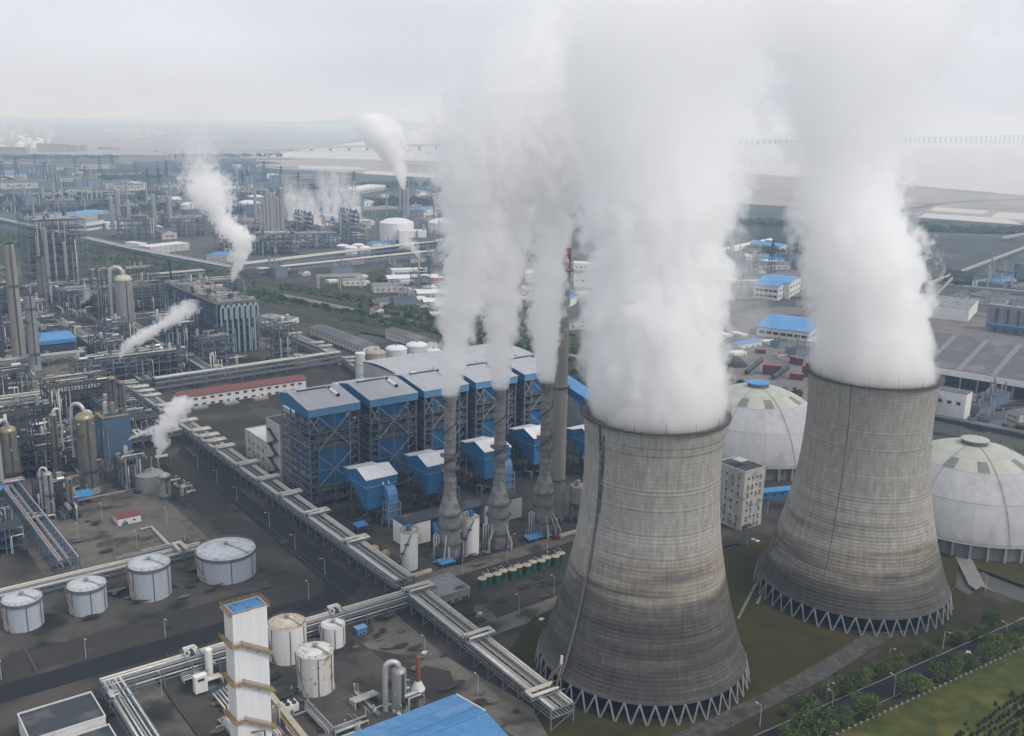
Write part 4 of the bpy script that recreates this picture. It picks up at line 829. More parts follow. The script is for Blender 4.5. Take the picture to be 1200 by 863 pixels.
# ------------------------------------------------------------------ coal domes
DPA = mat('dome_pale_green_panel', (.38, .39, .345), (.34, .35, .31), scale=.15, rough=.7, rnd=.05)
DPB = mat('dome_grey_white_panel', (.37, .375, .385), (.32, .325, .335), scale=.35, rough=.7, rnd=.07, streak=.12, c3=(.28, .28, .285), scale3=.07)
DPC = mat('dome_grey_patch_panel', (.27, .275, .27), (.245, .25, .245), scale=.2, rough=.7, rnd=.05)
DPD = mat('dome_skylight_panel', (.17, .175, .165), (.15, .155, .145), scale=.3, rough=.5)
DSH = mat('dome_seam', (.28, .28, .275), None, rough=.8)
def dome(c, R, hw, ha, lab, capm, seed, az0):
    t = thing('coal_dome', lab, 'storage dome', c, az0, 'white coal storage domes'); r_ = random.Random(seed)
    hd = ha - hw; Rs = (R * R + hd * hd) / (2 * hd)                     # spherical cap
    def P(a, f, off=0):                                                  # f: 0 rim .. 1 apex
        th0 = math.asin(min(1, R / Rs)) if hd <= Rs else math.pi - math.asin(R / Rs)
        th = th0 * (1 - f); r = (Rs + off) * math.sin(th); z = hw + hd - Rs + (Rs + off) * math.cos(th)
        return (r * math.cos(a), r * math.sin(a), z)
    MB().lathe([(math.hypot(*P(0, f, -.12)[:2]), P(0, f, -.12)[2]) for f in [i / 24 * .985 for i in range(25)]], 96).obj('inner_shell', DSH, t)
    rows = [(0, .30), (.30, .56), (.56, .72), (.72, .90)]; NS = 20
    for k, (f0, f1) in enumerate(rows):
        for s in range(NS):
            g = .0016; a0, a1 = 2 * math.pi * s / NS + g * .5, 2 * math.pi * (s + 1) / NS - g * .5
            def patch(fa, fb, aa, ab, m, off, nm):
                q = MB(); n, mm = 5, 4
                vs = [P(aa + (ab - aa) * i / n, fa + (fb - fa) * j / mm, off) for j in range(mm + 1) for i in range(n + 1)]
                q.add(vs, [(j * (n + 1) + i, j * (n + 1) + i + 1, (j + 1) * (n + 1) + i + 1, (j + 1) * (n + 1) + i) for j in range(mm) for i in range(n)], 0, True); q.obj(nm, m, t)
            m = DPB if k < 2 else DPA
            if k == 0 and r_.random() < .22: m = DPC
            patch(f0 + .0015, f1 - .0015, a0, a1, m, 0, 'panel')
            if k == 2 and s % 3 == 0: patch(f0 + .012, f1 - .03, a0 + (a1 - a0) * .1, a1 - (a1 - a0) * .2, DPD, .12, 'skylight')
    zt = P(0, .90)[2]; rt = math.hypot(*P(0, .905)[:2])
    MB().lathe([(rt + .1, zt - 1.0), (rt + .1, zt + 1.9)], 40).obj('lantern_wall', mat('lantern_louvre', (.16, .155, .145), None, rough=.8), t)
    MB().lathe([(rt + .6, zt + 1.9), (rt + .6, zt + 2.3), (rt * .5, zt + 3.0), (0, zt + 3.2)], 40).obj('lantern_roof', capm, t)
    MB().lathe([(R - 1.4, 0), (R - 1.4, hw - .1)], 96).obj('ring_wall', mat('dome_wall_concrete', (.19, .195, .205), (.15, .155, .165), scale=.3, rough=.9, streak=.2), t)
    MB().lathe([(R - 1.4, hw - .5), (R + .4, hw - .4), (R + .45, hw - .02), (R - 1, hw)], 96, smooth=False).obj('rim_beam', mat('dome_rim_white', (.52, .52, .52), None, rough=.7), t)
    for a in (-.55, .35, 2.2):
        q = MB(); pts = [P(a, f_ / 20 * .9, .35) for f_ in range(21)]; q.tube(pts, .14, 5); q.obj('roof_ladder', mat('dome_ladder_steel', (.31, .31, .31), None, rough=.7), t)
    q = MB(); railing(q, [((R + .2) * math.cos(2 * math.pi * i / 60), (R + .2) * math.sin(2 * math.pi * i / 60), hw) for i in range(60)], 1.1, .09, 0, 5, True); q.obj('rim_railing', STEELG, t, kind='stuff')
    bt = MB().box(-1.5, -.45, 0, .9, .45, hw - .5).mesh('buttress', CONC)
    for k in range(40): a = 2 * math.pi * k / 40; put(bt, 'buttress', t, ((R - .6) * math.cos(a), (R - .6) * math.sin(a), 0), a)
def solve_dome(pxc, pyc, pxr, pyr, R, hw, H):
    """centre whose apex shows at (pxc, pyc) and whose near rim shows on row pyr"""
    e = G(pxr, pyr, hw); a = G(pxc, pyc, H); d = Vector((a.x, a.y, 0)).normalized()
    return Vector((a.x, a.y, 0)), (Vector((a.x, a.y, 0)) - Vector((e.x, e.y, 0))).length
DOMES = []
for pxc, pyc, pxr, pyr, lab, capm, sd_, lo in ((889, 447, 908, 549, 'white coal dome with a blue cap behind the white block, between the towers', BROOF, 3, 0), (1143, 513, 1152, 640, 'white coal dome with a grey cap at the right edge, right of the farther tower', DPA, 8, 1)):
    best = None
    for H in range(36, 64):
        c, R = solve_dome(pxc, pyc, pxr, pyr, 0, 8.5, H)
        s_ = abs(R * .80 - (H - 8.5))
        if best is None or s_ < best[0]: best = (s_, c, R, H)
    DOMES.append(best); dome(best[1], best[2], 8.5, best[3] - 2.5, lab, capm, sd_, math.atan2(-best[1].y, -best[1].x) + (.09 if lo else .16))
    print('dome', best)
# ------------------------------------------------------------------ pipe racks
def rack(label, p, q, W, zs, pipes, loops=(), bent=8.0, steel=None, post=.34, name='pipe_rack', tray=True, brace=True, group='pipe racks of the works', reach=None):
    """a pipe bridge from p to q (world); local x runs along it, y across to the left; pipes: (y, z, radius, material, makes a loop)"""
    steel = steel or STEELB
    p = Vector((p[0], p[1], 0)); q = Vector((q[0], q[1], 0)); d = q - p; L = d.length
    t = thing(name, label, 'pipe rack', p, math.atan2(d.y, d.x), group); H = zs[-1]
    b = MB(); b.box(-post / 2, -post / 2, 0, post / 2, post / 2, H); b.box(-post / 2, W - post / 2, 0, post / 2, W + post / 2, H)
    for z in zs: b.box(-post * .4, post / 2, z - post, post * .4, W - post / 2, z)
    if brace: b.beam((0, 0, zs[0] * .2), (0, W, zs[0] - post), post * .5)
    bm = b.mesh('portal_frame', steel); n = max(1, round(L / bent))
    for k in range(n + 1): put(bm, 'portal_frame', t, (L * k / n, 0, 0))
    st = MB().box(0, -.14, -.34, L, .14, 0).mesh('stringer', steel)
    for z in zs:
        for y in (0, W): put(st, 'stringer', t, (0, y, z - .04))
    for y, z, r, m, lp in pipes:
        path = [(0, y, z + r)]
        for k, (lx, side) in enumerate(loops):
            if not lp: continue
            o = lp * .85; x0, x1 = lx + o, lx + 5.5 - o; zz = z + r + 1.3; rr = reach or W + 3.0
            ye = (rr - o) if side > 0 else (W - rr + o)
            path += [(x0, y, z + r), (x0, y, zz), (x0, ye, zz), (x1, ye, zz), (x1, y, zz), (x1, y, z + r)]
        path.append((L, y, z + r))
        MB().tube(path, r, 6 if r < .3 else 8, caps=True).obj('pipe', m, t)
    lf = MB(); rr = reach or W + 3.0
    for x in (.0, 5.5): lf.box(x - .12, min(0, W - rr) if 0 else -1.5, 0, x + .12, rr + .3, .2)
    lm = lf.mesh('loop_frame', steel)
    for lx, side in loops:
        o = put(lm, 'loop_frame', t, (lx, 0 if side > 0 else W, H + .9))
        if side < 0: o.scale = (1, -1, 1)
    if tray: MB().box(0, W * .44, H + .02, L, W * .52, H + .3).obj('cable_tray', STEELG, t)
    return t
def stdpipes(W, z1, z2, r_, n1=5, n2=6, edge=PIPEY, big=.34):
    P = [(W * .07, z2, big, edge, 1), (W * .16, z2, big * .7, edge, 2), (W * .93, z2, big, edge, 1)]
    P += [(W * (.22 + .2 * k / max(1, n1 - 1)) if k < n1 / 2 else W * (.55 + .3 * k / n1), z2, r_.uniform(.12, .24), r_.choice((PIPEG, PIPEG, PIPE, VESSEL, PIPEG)), 0) for k in range(n1)]
    P += [(W * (.08 + .84 * k / max(1, n2 - 1)), z1, r_.uniform(.14, .34), r_.choice((PIPEG, PIPE, PIPEG, VESSEL)), 0) for k in range(n2)]
    return P
rr_ = random.Random(5)
MAINR = [(8, 1), (20, 1), (33, 1), (60, 1), (74, 1), (100, 1), (122, 1), (135, 1), (146, 1), (159, 1), (192, 1), (219, 1), (245, 1), (274, 1), (312, 1)]
rack('long main pipe bridge with white expansion loops running down past the blue boiler houses', uv(-40.5, 336), uv(-40.5, -22), 9, (6.2, 9.0), stdpipes(9, 6.2, 9.0, rr_, 8, 8) + [(6.9, 9.0, .2, PIPEY, 3), (7.6, 9.0, .2, PIPEY, 2)], MAINR, 8)
rack('pipe bridge leg with a yellow gas pipe running towards the nearer cooling tower base', uv(-41.5, -28), uv(-45.5, -128), 9, (5.6, 8.4), stdpipes(9, 5.6, 8.4, rr_, 5, 7) + [(5.2, 8.4, .16, PIPEYEL, 0), (7.4, 8.4, .22, PIPEY, 2)], [(2, 1), (46, 1), (88, -1)], 9)
rack('upper end of the main pipe bridge threading through the process units', uv(-27, 600), uv(-29, 346), 8, (6.5, 9.5), stdpipes(8, 6.5, 9.5, rr_, 6, 7), [(30, 1), (52, 1), (95, 1), (160, 1), (186, 1), (228, 1)], 9)
rack('wide pipe rack with a fat cream pipe passing above the red roofed building', uv(-20, 338), uv(124, 344), 8, (3.6, 7.2, 10.5), [(.6, 10.5, .7, PIPEY, 0), (2.4, 10.5, .3, PIPEY, 1), (4.2, 10.5, .4, PIPEG, 0), (6, 10.5, .3, PIPE, 2), (1, 7.2, .5, PIPEG, 0), (3, 7.2, .3, PIPEG, 0), (5, 7.2, .4, VESSEL, 0), (1, 3.6, .4, PIPEG, 0), (4, 3.6, .4, PIPEG, 0)], [(45, 1), (108, 1), (134, 1)], 9)
rack('pipe rack continuing left from the main bridge towards the tall grey columns', uv(-210, 344), uv(-32, 338), 8, (6.5, 10), stdpipes(8, 6.5, 10, rr_, 6, 6, big=.4), [(60, 1), (120, 1)], 9)
rack('tall dark pipe rack topped by cream loops beside the long white workshop', uv(118, 484), uv(118, 348), 9, (3.4, 6.6, 10), stdpipes(9, 6.6, 10, rr_, 8, 8) + [(3, 3.4, .3, PIPEG, 0), (6, 3.4, .4, PIPEG, 0)], [(1, 1), (42, 1), (56, 1), (98, 1), (112, 1)], 8)
rack('short low pipe rack with cluttered pipework near the turbine hall end', uv(126, 348), uv(112, 290), 12, (3.5, 6.5), stdpipes(12, 3.5, 6.5, rr_, 8, 8), [(8, 1), (20, 1), (36, 1), (48, 1)], 8)
rack('pipe rack crossing the yard from the main bridge to the lower left corner bend', uv(-41, -28.5), uv(-156, -27.5), 6.5, (4.6, 7.6), [(.7, 7.6, .42, PIPEY, 1), (2.2, 7.6, .34, PIPE, 2), (4.0, 7.6, .2, PIPEG, 0), (5.6, 7.6, .24, PIPE, 0), (1, 4.6, .3, PIPE, 0), (3, 4.6, .24, PIPEG, 0), (5, 4.6, .3, PIPE, 0)], [(27, -1), (82, -1)], 10, reach=8.5)
rack('pipe rack leg turning down beside the black roofed building at the lower left', uv(-156, -29.5), uv(-156.5, -110), 6.5, (4.6, 7.6), [(.7, 7.6, .42, PIPE, 1), (2.2, 7.6, .3, PIPE, 2), (4.2, 7.6, .3, PIPEY, 0), (5.8, 7.6, .35, PIPEY, 0), (1, 4.6, .3, PIPE, 0), (4, 4.6, .3, PIPEG, 0)], [(9, -1)], 9, reach=7.5)
rack('low pipe rack behind the four pale tanks at the left', uv(-230, 60), uv(-88, 61), 7, (2.4, 4.6), stdpipes(7, 2.4, 4.6, rr_, 4, 5), [(130, 1)], 9, post=.28)
rack('blue steel pipe bridge with pinkish pipes leading down at the left edge', uv(-149, 300), uv(-146, 70), 8.5, (6.8, 9.8), [(.6, 9.8, .3, mat('pinkish_pipe', (.46, .38, .37), None, rough=.45, metal=.2), 1), (1.6, 9.8, .3, MATS['pinkish_pipe'], 2), (8, 9.8, .3, PIPE, 0), (4.4, 9.8, .3, PIPEG, 0), (2, 6.8, .35, PIPEG, 0), (5, 6.8, .3, PIPEG, 0)], [(70, 1), (120, 1)], 6, steel=mat('dull_blue_steel', (.075, .125, .19), (.055, .095, .15), scale=.8, rough=.6))
DBL = MATS['dull_blue_steel']
rack('far pipe rack with pale pipes crossing behind the tall grey chimney', uv(-60, 792), uv(190, 812), 8, (6, 9.5), stdpipes(8, 6, 9.5, rr_, 4, 6, big=.5), [(60, 1), (130, 1)], 10)
rack('near line of the long blue pipe rack crossing the green belt', G(305, 326), G(540, 300), 10, (5, 10), [(.8, 10, .8, PIPEY, 0), (3.5, 10, .5, PIPEG, 0), (6, 10, .5, PIPEG, 0), (9, 10, .6, PIPE, 0), (3, 5, .6, PIPEG, 0), (7, 5, .6, PIPEG, 0)], [], 12, steel=DBL)
rack('far line of the long blue pipe rack crossing the green belt', G(280, 322), G(545, 288), 12, (5, 11), [(.8, 11, .8, PIPEY, 0), (4, 11, .6, PIPE, 0), (7, 11, .5, PIPEG, 0), (11, 11, .8, PIPEY, 0), (3, 5, .6, PIPEG, 0), (8, 5, .6, PIPEG, 0)], [], 14, steel=DBL)
rack('far pipeline corridor running along the green belt at the left', G(-30, 255), G(150, 297), 12, (2.5, 6), [(1, 6, .9, PIPE, 0), (4, 6, .8, PIPE, 0), (7, 6, .7, PIPEG, 0), (10.5, 6, .9, PIPE, 0)], [], 22, steel=DBL)
rack('lower half of the far pipeline corridor reaching the compressor building', G(152, 297.5), G(268, 320), 12, (2.5, 6), [(1, 6, .9, PIPE, 0), (4, 6, .8, PIPE, 0), (7, 6, .7, PIPEG, 0), (10.5, 6, .9, PIPE, 0)], [], 18, steel=DBL)
rack('pipe rack in front of the big compressor building', uv(20, 545), uv(18, 352), 8, (6.5, 10), stdpipes(8, 6.5, 10, rr_, 6, 6), [(40, 1), (62, 1), (120, 1), (150, 1)], 9)
rack('pipe rack along the back of the left process yard', uv(-200, 455), uv(-36, 455), 7, (6, 9), stdpipes(7, 6, 9, rr_, 6, 6), [(50, 1), (100, 1)], 9)
rack('pipe rack between the brown column and the gold topped column', uv(-240, 218), uv(-78, 216), 8, (5, 8.5, 12), stdpipes(8, 8.5, 12, rr_, 5, 6, big=.5) + [(2, 5, .3, PIPEG, 0), (5, 5, .4, PIPE, 0)], [(90, -1)], 8)
rack('low dark pipe rack from the flat round tank to the main bridge', uv(-72, 222), uv(-42, 222), 7, (6, 8.6), stdpipes(7, 6, 8.6, rr_, 4, 5), [(3, 1), (14, 1)], 7)
rack('pipe rack beside the yard with the yellow machine', uv(-112, 640), uv(-110, 462), 8, (5, 8), stdpipes(8, 5, 8, rr_, 6, 6), [(30, 1), (90, 1), (140, 1)], 9)
# ------------------------------------------------------------------ process units on the left
def vessel(u0, v0, r, h, m, lab, skirt=3.0, skm=None, plats=(), over=None, rings=6, cat='process column', name='process_column', finial=0, group='tall process columns', taper=1.0, z0=0, ladder=True, headm=None, head=True):
    t = thing(name, lab, cat, uv(u0, v0, z0), TH, group)
    prof = []
    for k in range(rings):
        a, b = skirt + (h - skirt) * k / rings, skirt + (h - skirt) * (k + 1) / rings; q = lambda z: r * (1 + (taper - 1) * (z - skirt) / (h - skirt))
        prof += [(q(a) + .05, a), (q(a) + .05, a + .18), (q(a), a + .2), (q(b), b - .02)]
    MB().lathe(prof, 28).obj('shell', m, t)
    rt = r * taper; MB().lathe([(rt + .15, h - .6), (rt + .15, h), (rt - .5, h), (rt - .5, h - 3), (0, h - 3)], 28).obj('rim', STEELD, t) if not head else MB().lathe([(rt, h)] + [(rt * math.cos(k * math.pi / 12), h + rt * .62 * math.sin(k * math.pi / 12)) for k in range(1, 7)], 28).obj('top_head', headm or m, t)
    MB().lathe([(r + .02, 0), (r + .02, skirt)], 24).obj('skirt', skm or STEELD, t)
    if finial: MB().lathe([(rt * .28, h + rt * .5), (rt * .28, h + rt * .5 + finial * .8), (rt * .18, h + rt * .5 + finial), (0, h + rt * .5 + finial * 1.05)], 14).obj('vent_neck', headm or m, t)
    for k, z in enumerate(plats):
        a0 = (-2.4, -.6, .8)[k % 3]; q = MB(); N = 12; A = [a0 + 3.6 * i / N for i in range(N + 1)]; ri = r * (1 + (taper - 1) * max(0, z - skirt) / (h - skirt)) + .12; ro = ri + 1.3
        vs = [(rad * math.cos(a), rad * math.sin(a), z + dz) for rad in (ri, ro) for dz in (0, .15) for a in A]; n1 = N + 1
        q.add(vs, [(n1 + i, 3 * n1 + i, 3 * n1 + i + 1, n1 + i + 1) for i in range(N)] + [(i, i + 1, 2 * n1 + i + 1, 2 * n1 + i) for i in range(N)] + [(2 * n1 + i, 2 * n1 + i + 1, 3 * n1 + i + 1, 3 * n1 + i) for i in range(N)])
        railing(q, [(ro * math.cos(a), ro * math.sin(a), z + .15) for a in A[::2]], 1.1, .09, 0, 2.5); q.obj('platform', STEELD, t)
    if over:
        ang, pr, zb = over; c, s = math.cos(ang), math.sin(ang); hx = h + rt * .6
        pts = [(0, 0, hx - .3)] + [(c * (r + pr * 2.2) * (1 - math.cos(a)) / 2, s * (r + pr * 2.2) * (1 - math.cos(a)) / 2, hx + (r * .9) * math.sin(a)) for a in [i * math.pi / 8 for i in range(1, 8)]] + [(c * (r + pr * 2.2), s * (r + pr * 2.2), hx - 1), (c * (r + pr * 2.2), s * (r + pr * 2.2), zb)]
        MB().tube(pts, pr, 10).obj('overhead_pipe', PIPE, t)
    if ladder: MB().box(-.35, -r - .55, skirt, .35, -r - .1, h).obj('ladder', STEELD, t)
    q = MB(); r_ = random.Random(int(u0 * 7 + v0))
    for k in range(4):
        a = r_.uniform(-2.6, -.2); z = r_.uniform(skirt + 1, h - 1); q2 = MB().tube([(r * .9 * math.cos(a), r * .9 * math.sin(a), z), ((r + 1) * math.cos(a), (r + 1) * math.sin(a), z)], r_.uniform(.2, .5), 8); q2.obj('nozzle', PIPE, t)
    return t
GOLD = mat('gold_tinted_insulation', (.36, .30, .17), (.24, .21, .15), scale=.5, rough=.35, metal=.5)
SKB = mat('pale_blue_skirt', (.26, .33, .40), (.20, .26, .32), scale=.6, rough=.6)
vessel(-108.5, 166.4, 4.7, 41, VESSEL, 'largest tarnished column with a gold top and pale blue skirt in the left yard', 5, SKB, (14, 27, 33), (2.4, 1.0, 20), 7, headm=GOLD)
vessel(-140, 188, 4.0, 34, VESSEL, 'dull gold column with a fat silver overhead pipe near the left edge', 5, None, (12, 26), (-2.6, 1.0, 6), 5, headm=GOLD)
vessel(-118, 190, 1.9, 38, VESSEL, 'narrow gold topped column between the two broad gold topped ones', 4, None, (20, 30), (0.2, .7, 18), 7, headm=GOLD)
vessel(-98, 196, 2.4, 32, VESSELG, 'short grey drum column with silver elbow beside the blue clad frame', 12, STEELB, (16, 28), (2.8, .8, 24), 4)
vessel(-82, 214, 2.4, 47, VESSEL, 'brown twin column topped by a steam jet, left tube of the pair', 4, None, (14, 28, 40, 46.5), None, 9, headm=OCHRE)
vessel(-77, 214, 2.1, 44, VESSEL, 'brown twin column topped by a steam jet, right tube of the pair', 4, None, (20, 34, 43), None, 9)
vessel(25, 560, 7.4, 46, VESSELG, 'fat pale ringed silo column with a domed cap and finial', 4, None, (8, 44), (2.7, 1.6, 8), 10, finial=5, cat='process silo', name='process_silo', headm=mat('cream_dome_cap', (.46, .43, .36), None, rough=.5))
vessel(-77.7, 483.4, 5.2, 92, MATS['chimney_concrete'], 'tall pale grey chimney at the left edge', 3, None, (60, 88), None, 2, cat='chimney', name='process_chimney', taper=.72, head=False, group='tall chimneys')
vessel(-92, 470, 2.0, 88, STEELD, 'thin dark flue pipe standing beside the tall pale grey chimney', 3, None, (40, 84), None, 8, cat='chimney', name='process_chimney', head=False, group='tall chimneys')
vessel(-74, 448, 4.0, 58, PIPEG, 'second grey chimney column with brackets, shorter and right of the tallest', 6, SKB, (14, 26, 38, 48, 57), None, 3, head=False)
vessel(-120, 440, 3.4, 62, VESSELG, 'grey column half hidden left of the tallest chimney', 5, None, (22, 44), (2.0, .9, 10), 8)
vessel(-160, 395, 3.2, 55, VESSEL, 'brown stained column at the left picture edge with dark mast', 5, None, (14, 30, 48), None, 8)
vessel(-25, 640, 4.3, 60, VESSEL, 'pale brown chimney in front of the tall lattice tower', 4, None, (25, 44, 58), None, 8, taper=.8, head=False)
vessel(-132, 146, 2.2, 22, VESSELG, 'short silver column with a hooked pipe beside the left pipe bridge', 3, None, (12, 20), (2.6, .55, 4), 4)
vessel(-124, 140, 1.7, 20, VESSEL, 'short rusty column right of the hooked pipe column', 3, None, (8, 18), None, 4)
vessel(-80, 138, 3.0, 13, VESSELG, 'short open topped grey vessel on blue legs beside the flat tank', 3, DBL, (12.6,), None, 3)
vessel(-72, 134, 1.8, 7, VESSELG, 'smallest grey vessel on a blue base beside the flat tank', 2.5, DBL, (), None, 2)
t = thing('flat_round_tank', 'wide flat topped grey tank with vent pipes beside the steam jet', 'storage tank', uv(-82, 156), TH)
MB().lathe([(7, 0), (7, 9.4)], 36).obj('wall', PIPEG, t); MB().lathe([(7.15, 9.4), (7.15, 9.6), (0, 10.4)], 36).obj('roof', mat('flat_tank_roof', (.30, .29, .28), (.22, .21, .20), scale=.5, rough=.8), t)
for k in range(2): MB().cyl(-1 + k * 3.5, 3, 10, 17, .4, 8).obj('vent_pipe', PIPE, t); MB().cyl(-1 + k * 3.5, 3, 9.9, 10.9, 1.2, 10).obj('vent_base', PIPEY, t)
def frame(u0, v0, L, W, nz, dz, lab, m=None, seed=0, nb=None, equip=8, clad=None, cat='steel structure', name='steel_structure', rz=TH, deckm=None, dens=1.0, loc=None, pipes=8):
    """open steel structure: columns and beams, floors, and equipment on the floors"""
    m = m or STEELB; t = thing(name, lab, cat, loc if loc is not None else uv(u0, v0), rz, 'open steel structures'); r_ = random.Random(seed); H = nz * dz
    nx = nb or max(2, round(L / 7)); ny = max(1, round(W / 8))
    cm = MB().box(-.25, -.25, 0, .25, .25, H).mesh('column', m)
    for i in range(nx + 1):
        for j in range(ny + 1): put(cm, 'column', t, (L * i / nx, W * j / ny, 0))
    bl = MB().box(0, -.16, -.3, L, .16, 0).mesh('beam', m); bw = MB().box(-.16, 0, -.3, .16, W, 0).mesh('beam', m)
    for k in range(1, nz + 1):
        z = k * dz
        for j in range(ny + 1): put(bl, 'beam', t, (0, W * j / ny, z))
        for i in range(nx + 1): put(bw, 'beam', t, (L * i / nx, 0, z - .02))
        q = MB(); wf = .22 if k == nz else .42; q.box(.3, .3, z + .01, L - .3, W * wf, z + .12); q.box(.3, W * (1 - wf * .6), z + .01, L - .3, W - .3, z + .12); q.box(.3, W * wf, z + .01, 2.0, W * (1 - wf * .6), z + .12)
        railing(q, [(0, W, z + .1), (0, 0, z + .1), (L, 0, z + .1), (L, W, z + .1)], 1.1, .08, 0, 3.5); q.obj('floor', deckm or GRATE, t)
    q = MB().beam((0, 0, 0), (L / nx, 0, dz), .22).mesh('brace', m)
    for k in range(nz):
        for i in range(nx):
            if r_.random() < .4: put(q, 'brace', t, (L * i / nx, -.1, k * dz))
    q2 = MB().beam((0, 0, 0), (0, W / ny, dz), .22).mesh('brace', m)
    for k in range(nz):
        for j in range(ny):
            if r_.random() < .4: put(q2, 'brace', t, (-.1, W * j / ny, k * dz))
    for k in range(equip):
        x, y, z = r_.uniform(1.5, L - 2), r_.uniform(1.5, W - 2), (nz if r_.random() < .35 else r_.randrange(0, nz + 1)) * dz + .12; kd = r_.random(); e = MB(); s = r_.uniform(.8, 1.6)
        mm = r_.choice((VESSEL, PIPEG, VESSELG, STEELD, PIPE))
        if kd < .4: ll = min(L - x - .5, r_.uniform(3, 6)); e.tube([(x, y, z + s), (x + ll, y, z + s)], s * .8, 12); e.obj('exchanger', mm, t)
        elif kd < .75: e.lathe([(s, 0), (s, dz * .75), (s * .6, dz * .88), (0, dz * .9)], 14); e.obj('drum', mm, t, loc=(x, y, z))
        else: e.box(x - s, y - s, z, x + s, y + s, z + dz * .6); e.obj('equipment_box', r_.choice((STEELG, STEELD, DBL)), t)
    for k in range(pipes):
        x, y = r_.uniform(0, L), r_.choice((-.6, -.9, W * .5, r_.uniform(0, W))); z1 = r_.uniform(H * .4, H + 2); x2 = max(0, min(L, x + r_.uniform(-8, 8)))
        MB().tube([(x, y, .3), (x, y, z1), (x2, y, z1), (x2, y, r_.uniform(2, z1 - 1))], r_.uniform(.14, .36), 6).obj('pipe', r_.choice((PIPE, PIPEG, PIPEG, PIPEY)), t)
    for k in range(max(3, int(L * W / 90))):
        y = r_.uniform(.5, W - .5); z = H + r_.uniform(.4, 2.2); x0 = r_.uniform(0, L * .4); x1 = r_.uniform(L * .5, L); MB().tube([(x0, y, z - 1.5), (x0, y, z), (x1, y, z), (x1, y + r_.uniform(-3, 3), z)], r_.uniform(.14, .34), 6).obj('pipe', r_.choice((PIPE, PIPEY, PIPEG, VESSEL)), t)
    if clad:
        for (x0, y0, z0_, x1, y1, z1_) in clad: MB().box(x0, y0, z0_, x1, y1, z1_).obj('clad_panel', DBL, t)
    return t
frame(-6, 780, 58, 40, 9, 8.6, 'tall lattice tower block of dark steel at the upper left', STEELB, 1, 7, 30, pipes=22)
for k, (du, r, h) in enumerate(((8, 1.4, 62), (16, 2.4, 70), (24, 1.3, 66), (34, 1.8, 55))): vessel(-6 + du, 776, r, h, PIPEG, '%s of four pale tubes on the front of the tall lattice tower, from the left' % ordw(k), 3, None, (20, 45), None, 8, ladder=False)
t = thing('open_concrete_structure', 'pale open concrete frame at the foot of the tall lattice tower', 'concrete frame', uv(-38, 700))
for x in (0, 14):
    for y in (0, 16): MB().box(x, y, 0, x + 1.6, y + 1.6, 26).obj('column', CONC, t)
for z in (12, 24): MB().box(1.6, .1, z, 14, 1.4, z + 1.9).obj('beam', CONC, t); MB().box(.1, 1.6, z, 1.4, 16, z + 1.9).obj('beam', CONC, t)
MB().box(1, 1, 26, 14.6, 16.6, 26.4).obj('top_slab', ROOFD, t); MB().box(2.5, 2.5, 8, 12.5, 14, 22).obj('furnace_box', STEELD, t)
# compressor building
t = frame(56, 421, 35, 126, 5, 8.6, 'big dark compressor structure with a cluttered brown flat roof', STEELB, 4, 6, 26, pipes=10, deckm=mat('brown_roof_deck', (.17, .15, .13), (.10, .09, .08), scale=.15, rough=.9), name='compressor_structure')
MB().box(.6, 1, 20, 1.4, 125, 42).obj('side_cladding', mat('dark_blue_grey_cladding', (.055, .075, .10), (.035, .045, .06), scale=.2, rough=.7, streak=.2), t)
MB().box(1.6, .6, 4, 34, 1.4, 24).obj('front_screen', GRATE, t)
r_ = random.Random(9)
for k in range(7): MB().tube([(3 + k * 4.6, -1.4, 3), (3 + k * 4.6, -1.4, 39), (3 + k * 4.6 + 1.5, -1.4, 41), (3 + k * 4.6 + 3, -1.4, 39), (3 + k * 4.6 + 3, -1.4, 30)], .85, 10).obj('downcomer_pipe', mat('pale_blue_pipe', (.27, .34, .40), (.20, .26, .31), scale=.6, rough=.45), t)
for k in range(9): MB().tube([(-1.4, 40 + k * 9, 3), (-1.4, 40 + k * 9, r_.uniform(30, 42))], .7, 8).obj('downcomer_pipe', MATS['pale_blue_pipe'], t)
for k in range(70):
    x, y = r_.uniform(2, 31), r_.uniform(3, 120); s = r_.uniform(.8, 2.4); q = MB(); kd = k % 4
    if kd == 0: q.lathe([(s, 0), (s, s * 1.6), (0, s * 2)], 10)
    elif kd == 1: q.box(-s, -s, 0, s * 1.4, s, s * 1.3)
    elif kd == 2: q.tube([(-3, 0, 1), (3, 0, 1), (3, 3, 1), (3, 3, .2)], .35, 6)
    else: q.tube([(0, 0, 0), (0, 0, s * 2), (2, 0, s * 2), (2, 0, 0)], .35, 6)
    q.obj('roof_unit', r_.choice((RUSTG, STEELG, PIPEG, VESSEL, CONC)), t, loc=(x, y, 43.15))
MB().lathe([(2, 0), (1.3, 6), (2.2, 7.5)], 12).obj('roof_hopper', CREAM, t, loc=(20, 62, 43.15))
# frames around the columns
frame(-148, 202, 22, 26, 5, 7.5, 'dark steel structure at the left edge above the pipe bridge', STEELD, 5, 3, 9)
frame(-175, 205, 22, 30, 7, 7.5, 'tallest dark steel frame at the left picture edge', STEELD, 6, 3, 10)
frame(-98, 176, 14, 14, 5, 7.2, 'blue clad frame with a brown top beside the gold topped column', DBL, 7, 2, 5, clad=[(.3, -.3, 14, 13.7, -.1, 35), (-.3, .3, 14, -.1, 13.7, 35)], deckm=OCHRE)
frame(-95, 158, 12, 12, 3, 6.0, 'brown decked frame in front of the blue clad frame', DBL, 8, 2, 5, deckm=RUSTG)
frame(-132, 205, 30, 10, 4, 5.5, 'long dark frame of exchangers behind the gold topped columns', STEELD, 9, 4, 8)
frame(-66, 356, 70, 22, 4, 6, 'exchanger structure with rows of small drums in front of the compressor building', STEELB, 10, 9, 26, pipes=16)
